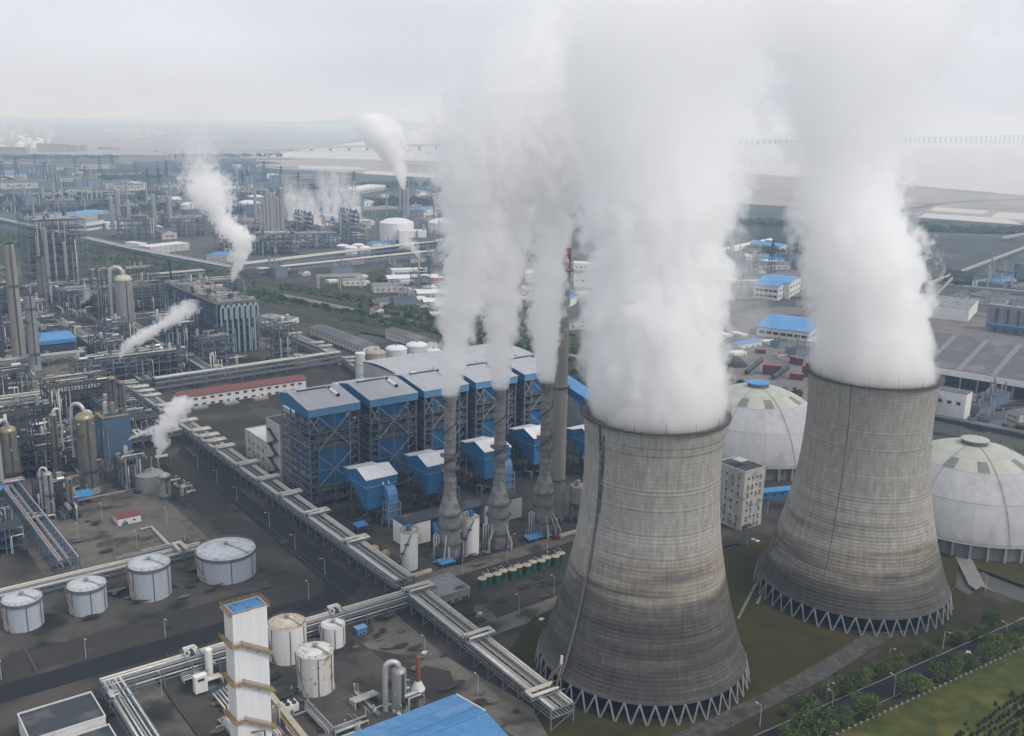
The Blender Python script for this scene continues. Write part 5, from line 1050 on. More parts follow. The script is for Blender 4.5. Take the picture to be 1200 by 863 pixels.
frame(-14, 362, 26, 34, 3, 7, 'open frame of cream drums behind the fat cream pipe rack', STEELD, 12, 3, 14)
frame(26, 372, 26, 26, 4, 6.5, 'dark frame at the foot of the compressor building', STEELB, 13, 3, 12)
frame(78, 352, 14, 26, 6, 6, 'tall dark frame at the right foot of the compressor building', STEELB, 14, 2, 7)
frame(-70, 510, 40, 22, 3, 6, 'low pipe strewn structure behind the left yard', STEELD, 15, 5, 14)
frame(-120, 520, 40, 26, 4, 6, 'dark steel structure beside the blue roofed shelter', STEELD, 16, 4, 14)
frame(-118, 352, 22, 18, 4, 6, 'grey steel structure at the near side of the left yard', STEELD, 17, 3, 8)
frame(-180, 330, 30, 30, 5, 6, 'dark structure of pipes left of the yard', STEELD, 18, 4, 10)
frame(30, 640, 60, 30, 4, 6, 'long low steel structure behind the fat ringed silo', STEELB, 19, 7, 20)
frame(-60, 580, 26, 26, 4, 7, 'brownish steel structure behind the blue roofed shelter', STEELD, 20, 3, 10)
frame(60, 760, 60, 24, 3, 8, 'brown heap of steelwork right of the tall lattice tower', RUSTG, 21, 6, 16)
frame(-165, 110, 14, 40, 3, 4.4, 'blue steel frame left of the pinkish pipes', DBL, 22, 2, 6)
frame(-136, 150, 16, 12, 3, 5, 'small dark pipe frame below the gold topped columns', STEELD, 23, 3, 7)
frame(-142, 236, 34, 18, 5, 6, 'tangled dark steel frame behind the white roofed shed', STEELD, 24, 4, 14, pipes=16)
frame(-74, 232, 22, 60, 3, 5.5, 'long dark frame of exchangers along the brown twin column', STEELB, 25, 3, 16, pipes=16)
frame(-96, 300, 40, 26, 4, 6, 'dark pipe filled frame in front of the left rack', STEELD, 26, 5, 16, pipes=16)
frame(-30, 430, 20, 40, 3, 6, 'cluttered steel frame left of the compressor rack', STEELD, 27, 3, 12, pipes=14)
frame(24, 448, 24, 60, 4, 6, 'cluttered steel frame right of the compressor rack', STEELB, 28, 3, 16, pipes=18)
frame(-64, 540, 30, 30, 3, 7, 'cluttered steel frame below the fat ringed silo', STEELD, 29, 4, 14, pipes=14)
frame(-10, 500, 24, 30, 3, 6, 'steel frame of pipes beside the steam jet', STEELB, 30, 3, 12, pipes=14)
frame(10, 600, 14, 14, 6, 8, 'slim dark frame tower beside the fat ringed silo', STEELD, 31, 2, 8)
frame(-130, 580, 40, 40, 5, 7, 'dark process frame behind the tall grey chimney', STEELD, 32, 5, 16, pipes=16)
frame(-190, 520, 40, 40, 6, 8, 'darkest process frame at the left edge behind the chimneys', STEELD, 33, 5, 14, pipes=16)
frame(-104, 655, 34, 24, 4, 6.5, 'dark pipe filled frame behind the blue roofed shed', STEELD, 51, 4, 14, pipes=14)
frame(-2, 680, 44, 26, 3, 6.5, 'long pipe strewn frame left of the fat ringed silo', STEELB, 52, 5, 16, pipes=16)
frame(-20, 725, 50, 20, 3, 6, 'low steel frame under the far pipe rack', STEELD, 53, 6, 14, pipes=14)
frame(-150, 640, 30, 60, 5, 7, 'dark multi floor frame behind the tallest chimney', STEELD, 54, 4, 14, pipes=14)
frame(-60, 740, 26, 24, 5, 7, 'dark frame beside the pale open concrete frame', STEELD, 55, 3, 10, pipes=10)
frame(-60, 690, 30, 26, 4, 7, 'steel frame at the foot of the pale brown chimney', STEELB, 34, 4, 12)
frame(120, 640, 50, 24, 4, 6, 'long steel frame beyond the compressor building', STEELB, 35, 6, 16)
frame(100, 540, 14, 60, 5, 6, 'dark frame along the far side of the compressor building', STEELD, 36, 2, 8)
def canopy(u0, v0, w, d, h, lab, slope=1.5): shelter(u0, v0, w, d, h, BROOF, lab, slope)
t = building('blue_roofed_shed', 'big bright blue roofed shed beside the tall grey chimney', 'shed', -63, 478, -38, 512, 16, STEELD, BROOF, style='u', rise=2.0, over=1.0)
MB().box(-1, -1.1, 13, 26, -1.02, 16).obj('roof_skirt', BROOF, t)
canopy(-123, 152, 12, 6, 5, 'small bright blue canopy under the pipework beside the gold topped column'); canopy(-150, 172, 6, 4, 9, 'tiny blue canopy at the left edge among dark steel')
building('control_hut', 'small white hut with a dull red roof and blue door in the left yard', 'hut', -109.5, 115, -99, 124, 4.4, WHITE, ROOFR, [('f', 2, 1, 2.4, 2, .9, .8, 1)], doors=(('f', 3.0, 2.6, 2.4, DBL),), parapet=False, over=.6)
building('white_roofed_shed', 'white roofed shed between the gold topped columns', 'shed', -140, 258, -98, 290, 7, STEELD, WROOF, parapet=False, over=.5)
# red roofed workshop
t = building('red_roofed_workshop', 'long white two storey workshop with a dull red roof and dark windows', 'workshop', -20, 291, 70, 303, 8.6, WHITE, ROOFR, [('f', 15, 2, 1.3, 4, 2.6, 1.5, 2)], style='u', rise=2.2, over=.8)
for k in range(4): MB().box(6 + k * 21, -9, 0, 16 + k * 21, -3, 2.4).obj('transformer', STEELG, t); MB().cyl(11 + k * 21, -6, 2.4, 4.2, .8, 8).obj('conservator', PIPEY, t)
# scattered equipment
GC = {}
def proto(nm, lab, cat, grp, build):
    t = thing(nm, lab, cat, Vector((0, 0, -60)), TH, grp); build(t); GC[nm] = [t, False]
def b1(t):
    MB().tube([(-2.6, 0, 1.6), (2.6, 0, 1.6)], .85, 12).obj('drum_shell', VESSELG, t)
    for x in (-1.6, 1.6): MB().box(x - .25, -.7, 0, x + .25, .7, 1.2).obj('saddle', CONCD, t)
    MB().tube([(0, 0, 2.3), (0, 0, 3.6), (1.6, 0, 3.6)], .2, 6).obj('pipe', PIPE, t)
def b2(t):
    MB().lathe([(1.1, 1.2), (1.1, 6.4), (.7, 7.0), (0, 7.2)], 14).obj('drum_shell', VESSEL, t); MB().cyl(0, 0, 0, 1.2, .9, 10).obj('skirt', STEELD, t)
    MB().tube([(0, 0, 7), (0, 0, 8), (1.7, 0, 8), (1.7, 0, 1)], .22, 6).obj('pipe', PIPE, t)
def b3(t):
    for k in range(5): MB().tube([(-4, k * .9, .3), (-4, k * .9, 2.6 + k * .2), (4, k * .9, 2.6 + k * .2), (4, k * .9, .3)], .2, 6).obj('pipe', PIPE if k % 2 else PIPEY, t)
    MB().box(-3, -.4, 0, -2.7, 4.2, 2.5).box(2.7, -.4, 0, 3, 4.2, 2.5).obj('pipe_support', STEELD, t, kind='stuff')
def b4(t):
    MB().box(-1.8, -1, 0, 1.8, 1, .5).obj('base', CONCD, t); MB().box(-1.5, -.6, .5, .3, .6, 1.7).obj('motor', DBL, t); MB().tube([(.3, 0, 1.1), (1.6, 0, 1.1), (1.6, 0, 2.8)], .35, 8).obj('pump_body', STEELG, t)
def b5(t):
    for x in (-3, 3):
        for y in (-2, 2): MB().box(x - .15, y - .15, 0, x + .15, y + .15, 5).obj('leg', STEELB, t)
    MB().box(-3.3, -2.3, 4.9, 3.3, 2.3, 5.1).obj('deck', GRATE, t); MB().tube([(-2.5, 0, 6), (2.5, 0, 6)], .8, 12).obj('drum_shell', VESSELG, t); MB().tube([(-2, -2.4, .2), (-2, -2.4, 6.5), (2, -2.4, 6.5)], .25, 6).obj('pipe', PIPE, t)
proto('horizontal_exchanger', 'small horizontal exchanger on saddles among the pipework of the process units', 'exchanger', 'small horizontal exchangers', b1)
proto('upright_drum', 'small upright drum with a side pipe among the pipework of the process units', 'process drum', 'small upright drums', b2)
proto('pipe_manifold', 'low manifold of parallel bent pipes in the process yards', 'pipe manifold', 'low pipe manifolds', b3)
proto('pump_set', 'small pump set with blue motor on a plinth in the process yards', 'pump', 'small pump sets', b4)
proto('equipment_stand', 'small steel stand carrying a drum in the process yards', 'equipment stand', 'small steel stands', b5)
NMS = list(GC)
GLAB = {'horizontal_exchanger': 'small horizontal exchanger on saddles %s', 'upright_drum': 'upright drum with side pipe %s', 'pipe_manifold': 'low manifold of bent pipes %s', 'pump_set': 'small pump with blue motor %s', 'equipment_stand': 'small stand carrying a drum %s'}
ZONES = {1: 'behind the gold topped columns', 2: 'on the near rim of the left yard', 3: 'behind the fat cream pipe', 4: 'beside the left pipe bridge', 5: 'in front of the compressor building', 6: 'beside the tall grey chimney',
         7: 'around the blue roofed shed', 8: 'beside the flat round tank', 9: 'beside the red roofed workshop', 10: 'at the turbine hall end', 11: 'under the brown twin column', 31: 'left of the tall white tower', 32: 'behind the blue roofed hall', 33: 'inside the bend of the yard pipe rack',
         34: 'left of the tall white tower', 35: 'behind the blue roofed hall', 12: 'in front of the brown twin column'}
PZ = {1: 'behind the gold topped columns', 2: 'in front of the compressor building', 3: 'beside the tall grey chimney', 4: 'around the blue roofed shed', 5: 'beside the left pipe bridge', 6: 'across the open left yard', 7: 'beside the long white workshop', 8: 'behind the four pale tanks', 34: 'left of the tall white tower', 35: 'behind the blue roofed hall'}
def scatter(u0, v0, u1, v1, n, seed, w=(3, 3, 2, 2, 2), zone=None):
    r_ = random.Random(seed)
    for k in range(n):
        nm = r_.choices(NMS, w)[0]; o, used = GC[nm]; pos = uv(r_.uniform(u0, u1), r_.uniform(v0, v1)); a = TH + r_.choice((0, math.pi / 2, math.pi, -math.pi / 2)); s = r_.uniform(.8, 1.35)
        if not used: c = o; o.location = pos; o.rotation_euler = (0, 0, a); GC[nm][1] = True
        else: c = dup(o, pos, a, scale=s)
        zone = zone or ZONES[seed]
        c['label'] = GLAB[nm] % zone; c['group'] = GLAB[nm] % zone
def piperuns(u0, v0, u1, v1, n, seed, zmax=5.0, lmin=14, lmax=50):
    r_ = random.Random(seed)
    for k in range(n):
        c = uv(r_.uniform(u0, u1), r_.uniform(v0, v1)); along = r_.random() < .5; L = r_.uniform(lmin, lmax); z = r_.uniform(.6, zmax)
        lb = 'pipe bundle on low trestles ' + PZ[seed]; t = thing('pipe_run', lb, 'pipe run', c, TH + (0 if along else math.pi / 2), lb)
        for j in range(r_.randrange(2, 6)):
            x1 = L * r_.uniform(.6, 1); y = j * .9; tail = r_.choice(((x1, y + 5, z), (x1, y, max(.2, z - 2)), (x1, y, z + 3)))
            MB().tube([(0, y, .2), (0, y, z), (x1, y, z), tail], r_.uniform(.16, .38), 6).obj('pipe', r_.choice((PIPE, PIPEY, PIPEG, PIPEG, VESSEL)), t)
        tm = MB().box(-.12, -.5, 0, .12, -.26, z).box(-.12, 3.9, 0, .12, 4.14, z).box(-.12, -.26, z - .45, .12, 3.9, z - .25).mesh('trestle', STEELD)
        for x in range(3, int(L * .6), 7): put(tm, 'trestle', t, (x, 0, 0))
for a in ((-150, 215, -75, 330, 40, 1), (-108, 350, -96, 450, 12, 2), (-34, 352, 54, 420, 40, 3), (-150, 130, -115, 215, 18, 4), (-34, 425, 54, 545, 46, 5), (-200, 300, -110, 440, 30, 6), (-110, 465, 50, 760, 90, 7), (-70, 130, -66, 210, 8, 8), (-60, 240, -46, 335, 12, 9), (120, 300, 150, 345, 12, 10), (-100, 300, -44, 336, 10, 11)): scatter(*a)
for a in ((-150, 215, -80, 330, 18, 1), (-40, 352, 52, 540, 34, 2, 7), (-200, 290, -110, 450, 16, 3, 7), (-110, 465, 50, 780, 52, 4, 8), (-160, 120, -100, 215, 8, 5), (-108, 350, -40, 450, 8, 6, 3), (95, 352, 116, 470, 6, 7, 3), (-140, 70, -84, 80, 4, 8, 2)): piperuns(*a)
t = thing('yard_loader', 'small yellow machine parked in the left process yard', 'loader', uv(-62, 372)); MB().box(0, 0, .8, 6, 2.6, 2.2).obj('body', YELLOW, t); MB().box(1, .2, 2.2, 3, 2.4, 4).obj('cab', GLASS, t); MB().beam((6, 1.3, 1.5), (9, 1.3, 1), 1.2, .3).obj('boom', YELLOW, t)
for x in (1.2, 4.6): MB().tube([(x, -.2, .8), (x, 2.8, .8)], .8, 10).obj('wheel_pair', BLACK, t)
for k, (u_, v_, h, l) in enumerate(((-150, 405, 60, 'thin black mast at the left edge in front of the grey chimney'), (70, 560, 60, 'slim black leaning flare mast behind the compressor building'), (40, 800, 50, 'pale thin mast right of the tall lattice tower'))):
    t = thing('mast', l, 'mast', uv(u_, v_)); MB().beam((0, 0, 0), (-4 if k == 1 else 0, 0, h), 1.2 if k == 1 else .9).obj('mast_tube', BLACK if k < 2 else PIPE, t); MB().cyl(0, 0, 0, 1.5, 1.6, 10).obj('mast_base', CONC, t)
# ------------------------------------------------------------------ tanks and buildings in the foreground
def zat(p, py):
    """height at which the upright line through ground point p meets photograph row py"""
    lo, hi = -5.0, 300.0
    for _ in range(40):
        m = (lo + hi) / 2; d = Vector((p[0], p[1], m)) - CP; y = 431.5 - CF * d.dot(_u) / d.dot(_f)
        if y > py: lo = m
        else: hi = m
    return lo
def mpp(p, z=0):
    d = Vector((p[0], p[1], z)) - CP; return d.dot(_f) / CF
def tank(pxc, py_front, py_rim, rpx, lab, wall, roofm, rim, rib=0, rise=.16, stair=None, legs=False, group='storage tanks', name='storage_tank', az=None, detail=True, dome=False):
    f = G(pxc, py_front); r = rpx * mpp(f) * 1.02; d = Vector((f.x, f.y, 0)).normalized(); c = Vector((f.x, f.y, 0)) + d * r
    h = zat(f, py_rim); zb = 1.2 if legs else 0
    a0 = math.atan2(-c.y, -c.x); t = thing(name, lab, 'storage tank', c, a0, group)
    MB().lathe([(r, zb), (r, h)], 48).obj('wall', wall, t)
    for k in range(1, 5): MB().lathe([(r + .01, h * k / 5), (r + .035, h * k / 5 + .02), (r + .035, h * k / 5 + .1), (r + .01, h * k / 5 + .12)], 48).obj('weld_band', wall, t) if detail else None
    prof = [(r + .05, h - .02)] + [(r * math.cos(i * math.pi / 14), h + r * rise * 2.2 * math.sin(i * math.pi / 14)) for i in range(0, 7)] + [(0, h + r * rise * 2.22)] if dome else [(r + .05, h), (r * .5, h + r * rise * .62), (0, h + r * rise)]
    MB().lathe(prof, 48).obj('roof', roofm, t)
    if rim: MB().lathe([(r + .02, h - 1.5), (r + .28, h - 1.4), (r + .28, h - .1), (r + .02, h)], 48).obj('rim_band', rim, t)
    for k in range(rib):
        a = 2 * math.pi * k / rib; q = MB().beam((r * .14, 0, h + r * rise * .9 + .05), (r * .98, 0, h + .12), .16, .1); q.obj('roof_rib', TANKW if rim else RUSTW, t, rz=a)
    if not detail: return t
    rl = MB(); N = 18; railing(rl, [((r - .15) * math.cos(2 * math.pi * i / N), (r - .15) * math.sin(2 * math.pi * i / N), h + .05) for i in range(N)], 1.0, .07, 0, 9, True); rl.obj('guard_rail', stair or STEELG, t, kind='stuff')
    MB().cyl(0, 0, h + r * rise * .95, h + r * rise + .9, .7, 12).cyl(0, 0, h + r * rise + .9, h + r * rise + 1.1, 1.0, 12).obj('roof_vent', STEELG, t)
    MB().beam((0, .3, h + r * rise + .3), (r * .97 * math.cos(.9), r * .97 * math.sin(.9), h + .35), .8, .12).obj('roof_walkway', STEELG, t)
    for a in (-.9, .15, 1.0): MB().tube([((r + .18) * math.cos(a), (r + .18) * math.sin(a), .1), ((r + .18) * math.cos(a), (r + .18) * math.sin(a), h - .2)], .13, 6).obj('down_pipe', STEELD, t)
    P = [((r + .5) * math.cos(a), (r + .5) * math.sin(a), .2 + (h - .2) * i / 16) for i in range(17) for a in (-.55 - 1.0 * i / 16,)]
    MB().tube(P, .3, 6).obj('spiral_stair', stair or OCHRE, t)
    MB().cyl((r + .1), 0, .4, 1.3, .5, 8).obj('manhole', STEELG, t)
    if legs:
        lg = MB().box(-.25, -.25, 0, .25, .25, 1.25).mesh('leg', CONCD)
        for k in range(10): a = k * math.pi / 5; put(lg, 'leg', t, ((r - .5) * math.cos(a), (r - .5) * math.sin(a), 0))
        MB().lathe([(r + .5, .95), (r + .5, 1.2), (0, 1.2)], 32, smooth=False).obj('base_slab', CONCD, t)
    else: MB().lathe([(r + .9, 0), (r + .7, .3), (r + .02, .32)], 40).obj('foundation_ring', CONCD, t)
    return t
GT4 = 'pale blue white tanks in the lower left'
RIMD = mat('grey_rim_band', (.14, .145, .15), (.11, .115, .12), scale=.5, rough=.6)
tank(30, 744.5, 709.5, 21.3, 'pale tank with grey rim band, leftmost of the four at the lower left', TANKW, TANKR, RIMD, 16, group=GT4)
tank(105, 726, 693, 21.0, 'pale tank with grey rim band, second from the left of four', TANKW, TANKR, RIMD, 16, group=GT4)
tank(178, 709, 669, 23.2, 'pale tank with grey rim band, third from the left of four', TANKW, TANKR, RIMD, 18, group=GT4)
tank(267, 688.5, 657, 33.5, 'widest pale tank with grey rim band, rightmost of the four', TANKW, TANKR, RIMD, 24, group=GT4)
GW3 = 'white tanks beside the tall white tower'
RUSTR = mat('rusty_tank_roof', (.50, .46, .38), (.36, .28, .19), scale=.6, rough=.7, c3=(.24, .14, .08), scale3=.25)
tank(338, 784, 740, 22.0, 'tallest white tank with a rust ribbed roof right of the tall white tower', WHITEC, RUSTR, None, 26, .26, RUST, group=GW3)
tank(391, 765, 738, 13.8, 'smallest clean white tank right of the rust roofed tank', WHITEC, RUSTR if 0 else WROOF, None, 0, .12, CREAM, group=GW3)
tank(371, 821, 773, 20.8, 'white tank with brown rust streaks standing on a raised slab, nearest of three', RUSTW, RUSTW, None, 14, .22, STEELG, legs=True, group=GW3)
# tall white clad tower
c = G(272, 721, 52); LW, DW, HT = 10.4, 6.6, 52.0
t = thing('white_clad_tower', 'tall narrow white clad tower with a blue roof and ochre walkways', 'plant tower', Vector((c.x, c.y, 0)), TH)
MB().box(.2, .2, 0, LW - .2, DW - .2, HT - .2).obj('inner_frame', STEELG, t)
for k in range(4):
    for j in range(4): x0 = LW * k / 4; MB().box(x0 + .015, 0, HT * j / 4 + .02, x0 + LW / 4 - .015, .16, HT * (j + 1) / 4 - .02).obj('cladding_panel', WHITEC, t)
for k in range(2):
    for j in range(4): y0 = DW * k / 2; MB().box(0, y0 + .17 * (k == 0), HT * j / 4 + .02, .16, y0 + DW / 2 - .015, HT * (j + 1) / 4 - .02).obj('cladding_panel', WHITEC, t)
MB().box(LW - .16, .17, 0, LW, DW, HT).obj('cladding_panel', WHITEC, t); MB().box(.17, DW - .16, 0, LW - .17, DW, HT).obj('cladding_panel', WHITEC, t)
MB().box(.5, .5, HT - .15, LW - .5, DW - .5, HT + .05).obj('roof', mat('bright_blue_wet_roof', (.045, .17, .36), (.035, .14, .30), scale=.4, rough=.45, c3=(.025, .07, .13), scale3=.5), t)
MB().box(0, 0, HT - .18, LW, .5, HT + .35).box(0, DW - .5, HT - .18, LW, DW, HT + .35).box(0, .5, HT - .18, .5, DW - .5, HT + .35).box(LW - .5, .5, HT - .18, LW, DW - .5, HT + .35).obj('parapet', STEELG, t)
q = MB(); railing(q, [(-.8, DW + .8, HT - .3), (-.8, -.2, HT - .3)], 1.2, .1, 0, 2); railing(q, [(-.8, DW + .8, HT - .3), (LW + .8, DW + .8, HT - .3), (LW + .8, 0, HT - .3)], 1.2, .1, 0, 2); q.box(-.9, DW, HT - .6, LW + .9, DW + .9, HT - .4).box(-.9, 0, HT - .6, -.02, DW, HT - .4).box(LW + .02, 0, HT - .6, LW + .9, DW, HT - .4); q.obj('roof_walkway', OCHRE, t)
for k in range(5):
    z = HT - 9.6 - k * 12.2
    if z < 7: break
    q = MB().box(-1.4, -1.4, z - .2, -.02, DW + 1.2, z); railing(q, [(-1.4, DW + 1.2, z), (-1.4, -1.3, z), (2.0, -1.3, z)], 1.2, .1, 0, 2); q.box(-.02, -1.4, z - .2, 2.0, -.02, z); q.obj('walkway', OCHRE, t)
    q = MB().beam((2.0, -.7, z - .1), (LW + .6, -.7, z - 5.6), 1.3, .25); 
    for s in (-1.35, -.1): q.beam((2.0, s, z + 1.0), (LW + .6, s, z - 4.5), .1); q.beam((2, s, z + .4), (LW + .6, s, z - 5.1), .08)
    q.obj('stair_flight', OCHRE, t)
    bm = MB().beam((0, 0, 0), (0, 1.2, -1.0), .14).mesh('bracket', STEELD)
    for x in (1, 4, 7): put(bm, 'bracket', t, (x, -1.2, z - .3 - max(0, x - 2) * .64))
    MB().box(LW, -1.4, z - 5.8, LW + 1.3, 1.5, z - 5.6).obj('landing', OCHRE, t)
MB().tube([(4, -.2, 13), (7.5, -1.6, 13), (7.5, -1.6, 1)], .22, 6).obj('outside_pipe', STEELD, t)
# things round the white tower
def pxuv(px, py, z=0):
    g = G(px, py, z); x, y = g.x - OX, g.y - OY; return x * CT + y * ST, -x * ST + y * CT
u_, v_ = pxuv(246, 797); vessel(u_, v_, 1.25, 11.5, WHITEC, 'slim white upright cylinder left of the tall white tower', 1.2, STEELG, (), None, 3, 'upright vessel', 'upright_vessel', group='vessels in the foreground', ladder=False)
u_, v_ = pxuv(230, 822); t = thing('electrical_cabinet', 'white cabinet on a brown stand left of the tall white tower', 'cabinet', uv(u_, v_)); MB().box(0, 0, 2.5, 4.2, 2.4, 8.5).obj('cabinet_body', WHITEC, t); MB().box(.2, .2, 0, .6, 2.2, 2.5).box(3.6, .2, 0, 4, 2.2, 2.5).obj('stand', RUST, t, kind='stuff'); MB().box(.9, -.05, 6.6, 3.2, .02, 7.6).obj('vent_grille', STEELD, t)
u_, v_ = pxuv(423, 746); t = building('blue_kiosk', 'small bright blue kiosk beside the smallest white tank', 'kiosk', u_ - 2, v_ - 1, u_ + 2.2, v_ + 2, 3.6, mat('kiosk_blue', (.06, .21, .42), None, rough=.6), mat('kiosk_roof', (.17, .34, .52), None, rough=.6), [('f', 2, 1, 1.3, 2, .9, 1, .4)], parapet=False)
u_, v_ = pxuv(468, 835); vessel(u_, v_, 2.4, 15, VESSELG, 'grey scrubber vessel with a hooked top pipe behind the blue roof', 2, None, (), (2.7, .95, .5), 4, 'scrubber', 'scrubber_vessel', group='vessels in the foreground', headm=VESSELG)
u_, v_ = pxuv(490, 828); t = thing('small_stack', 'small grey cone stack with a rust red pipe behind the blue roof', 'small stack', uv(u_, v_)); MB().lathe([(2.2, 0), (2.2, 6.5)], 20).obj('base_drum', VESSELG, t); MB().lathe([(2.4, 6.5), (.95, 9.6)], 20).obj('cone', WROOF, t); MB().lathe([(.9, 9.6), (.85, 17), (.6, 18.2), (0, 18.3)], 16).obj('flue_tip', RUST, t)
u_, v_ = pxuv(339, 836); t = thing('cooler_unit', 'small white cooler box with four top fans near the streaked tank', 'cooler', uv(u_, v_)); MB().box(-2, -2, .6, 2.6, 2, 3.8).obj('casing', WHITEC, t); MB().box(-1.8, -1.8, 0, 2.4, 1.8, .6).obj('plinth', STEELG, t)
for x in (-.9, 1.4):
    for y in (-1, 1): MB().lathe([(.75, 3.8), (.75, 4.3), (.6, 4.3), (.6, 3.85), (0, 3.85)], 14).obj('fan', STEELD, t, loc=(x, y, 0))
a, b = G(313, 813, 6), G(362, 875, 3); t = thing('sloping_duct', 'cream sloping conveyor duct right of the tall white tower', 'conveyor duct', Vector((a.x, a.y, 0)), math.atan2(b.y - a.y, b.x - a.x)); L_ = math.hypot(b.x - a.x, b.y - a.y); MB().beam((0, 0, 7), (L_, 0, 4), 1.9, 1.5).obj('duct', CREAM, t); MB().beam((0, -1.4, 6.8), (L_, -1.4, 3.8), .8, .2).obj('walkway', OCHRE, t)
for x in (4, 12): MB().box(x, -.3, 0, x + .4, .3, 6 - x * .12).obj('leg', STEELG, t)
building('blue_roofed_hall', 'large hall with a bright blue sheet roof at the bottom edge', 'hall', -128, -140, -68.5, -107, 11, WHITE, mat('vivid_blue_roof', (.08, .235, .44), (.06, .19, .38), scale=.35, rough=.55, c3=(.125, .25, .44), scale3=.14, detail=7), [('r', 6, 1, 3, 3, 2.5, 1.5)], style='u', rise=2.6, over=.7)
HB = [o for o in COL.objects if o.get('label', '').startswith('large hall with a bright blue')][0]
q = MB()
for k in range(60):
    x = .2 + k; q.hexa([(x, -.72, 10.95), (x + .14, -.72, 10.95), (x + .14, 16.5, 13.84), (x, 16.5, 13.84), (x, -.72, 11.12), (x + .14, -.72, 11.12), (x + .14, 16.5, 13.98), (x, 16.5, 13.98)])
    q.hexa([(x, 16.5, 13.84), (x + .14, 16.5, 13.84), (x + .14, 33.7, 11.0), (x, 33.7, 11.0), (x, 16.5, 13.98), (x + .14, 16.5, 13.98), (x + .14, 33.7, 11.14), (x, 33.7, 11.14)])
q.obj('roof_ribs', MATS['vivid_blue_roof'], HB, kind='stuff')
for y, z in ((6.5, 12.02), (12.5, 13.05), (21, 13.1), (27, 12.1)): MB().box(0, y, z, 60, y + .12, z + .22).obj('sheet_lap', BROOF, HB)
MB().box(-.6, 16.2, 13.8, 60.2, 16.8, 14.15).obj('ridge_cap', BROOF, HB)
t = thing('ridge_trim', 'white toothed trim strip along the end of the large blue roof', 'roof trim', uv(-67.7, -107, 11.2))
for k in range(26): MB().box(0, -k * .62 - .4, k * .1 - .02, .35, -k * .62, .35 + k * .1).obj('trim_piece', WHITEC, t)
building('black_roofed_house', 'white house with a wet black flat roof at the lower left corner', 'plant building', -182, -50.5, -160.3, -34, 7.4, WHITE, ROOFD, [('f', 3, 1, 2.5, 3, 1.6, 1.3)])
building('black_roofed_annex', 'lower black roofed annex in front of the white house at the lower left', 'annex', -172, -66, -160, -52.5, 5.5, WHITE, ROOFD)
for (a, b, c_, d_, n_, s_) in ((-136, -100, -104, -60, 12, 31), (-102, -104, -72, -72, 8, 32), (-134, -56, -118, -34, 4, 33)): scatter(a, b, c_, d_, n_, s_, (2, 1, 3, 3, 1))
piperuns(-134, -106, -100, -66, 9, 34, 3, 8, 22); piperuns(-100, -106, -72, -80, 5, 35, 2, 8, 18)
t = thing('silencer_pipes', 'fat grey silencer pipes lying beside the blue roofed hall', 'silencer', uv(-104, -98)); 
for k in range(3): MB().tube([(0, k * 2.2, 1.4), (11 - k * 2, k * 2.2, 1.4), (13 - k * 2, k * 2.2 - 1, 1.0)], .9 - k * .15, 12).obj('silencer_tube', PIPE, t)
for x in (2, 8): MB().box(x - .3, -.7, 0, x + .3, 5.2, .7).obj('support', CONCD, t)
# compound walls and kerb lines of the foreground plots
def wallrun(pts, h, w, m, lab, nm='compound_wall', cat='wall'):
    t = thing(nm, lab, cat, Vector((pts[0].x, pts[0].y, 0)), 0)
    for a, b in zip(pts, pts[1:]):
        o = pts[0]; MB().beam((a.x - o.x, a.y - o.y, h / 2), (b.x - o.x, b.y - o.y, h / 2), w, h).obj('wall_run', m, t)
wallrun([uv(-137, -28), uv(-137, -115)], 1.0, .3, CONCD, 'low concrete wall beside the paved strip left of the white tower')
wallrun([uv(-66, -35), uv(-66, -62), uv(-69, -80)], 1.0, .3, CONCD, 'low dark wall around the yard of the white tanks')
wallrun([uv(-200, 22), uv(-90, 22)], .5, .3, RUST, 'low red brown kerb wall along the tank yard')
# upright lamp poles
def lamp_parts():
    t = thing('street_lamp', 'x', 'street lamp', Vector((0, 0, -50)), TH, 'street lamps on the roads of the works')
    MB().lathe([(.16, 0), (.12, 4), (.08, 8.6)], 8).obj('pole', mat('pale_lamp_pole', (.44, .45, .46), None, rough=.5), t)
    MB().tube([(0, 0, 8.5), (.4, 0, 8.9), (1.7, 0, 9.1)], .06, 5).obj('arm', MATS['pale_lamp_pole'], t)
    MB().box(1.5, -.18, 9.0, 2.3, .18, 9.16).obj('lamp_head', FRAMEW, t)
    MB().box(-.25, -.25, 0, .25, .25, .3).obj('base', CONC, t)
    return t
LAMP = lamp_parts(); _l = [0]
def lamp(px, py, lab, a=TH + math.pi / 2):
    p = G(px, py)
    if _l[0] == 0: LAMP.location = p; LAMP.rotation_euler = (0, 0, a); LAMP['label'] = lab
    else: dup(LAMP, p, a, lab)
    _l[0] += 1
for k, (x, y) in enumerate(((2, 800), (101, 774), (194, 750))): lamp(x, y, '%s street lamp from the left beside the dark road below the pale tanks' % ordw(k), TH - math.pi / 2)
for k, (x, y) in enumerate(((232, 551), (255, 570), (278, 590), (316, 621), (346, 648), (381, 677))): lamp(x, y, '%s street lamp down the road left of the main pipe bridge' % ordw(k), TH + math.pi)
lamp(362, 707, 'street lamp standing on the open asphalt right of the widest pale tank'); lamp(190, 819, 'curved street lamp beside the compound wall left of the white tower')
lamp(498, 774, 'street lamp beside the concrete lane above the blue roofed hall'); lamp(560, 820, 'street lamp at the right corner of the blue roofed hall')
lamp(542, 676, 'street lamp behind the low grey building with patched roof', TH); 
for k, (x, y) in enumerate(((594, 663), (599, 649), (641, 650), (650, 629))): lamp(x, y, '%s street lamp from the left along the lane above the green tanks' % ordw(k), TH)
for k, (x, y) in enumerate(((608, 723), (649, 700))): lamp(x, y, '%s street lamp on the asphalt below the green tanks' % ('left', 'right')[k])
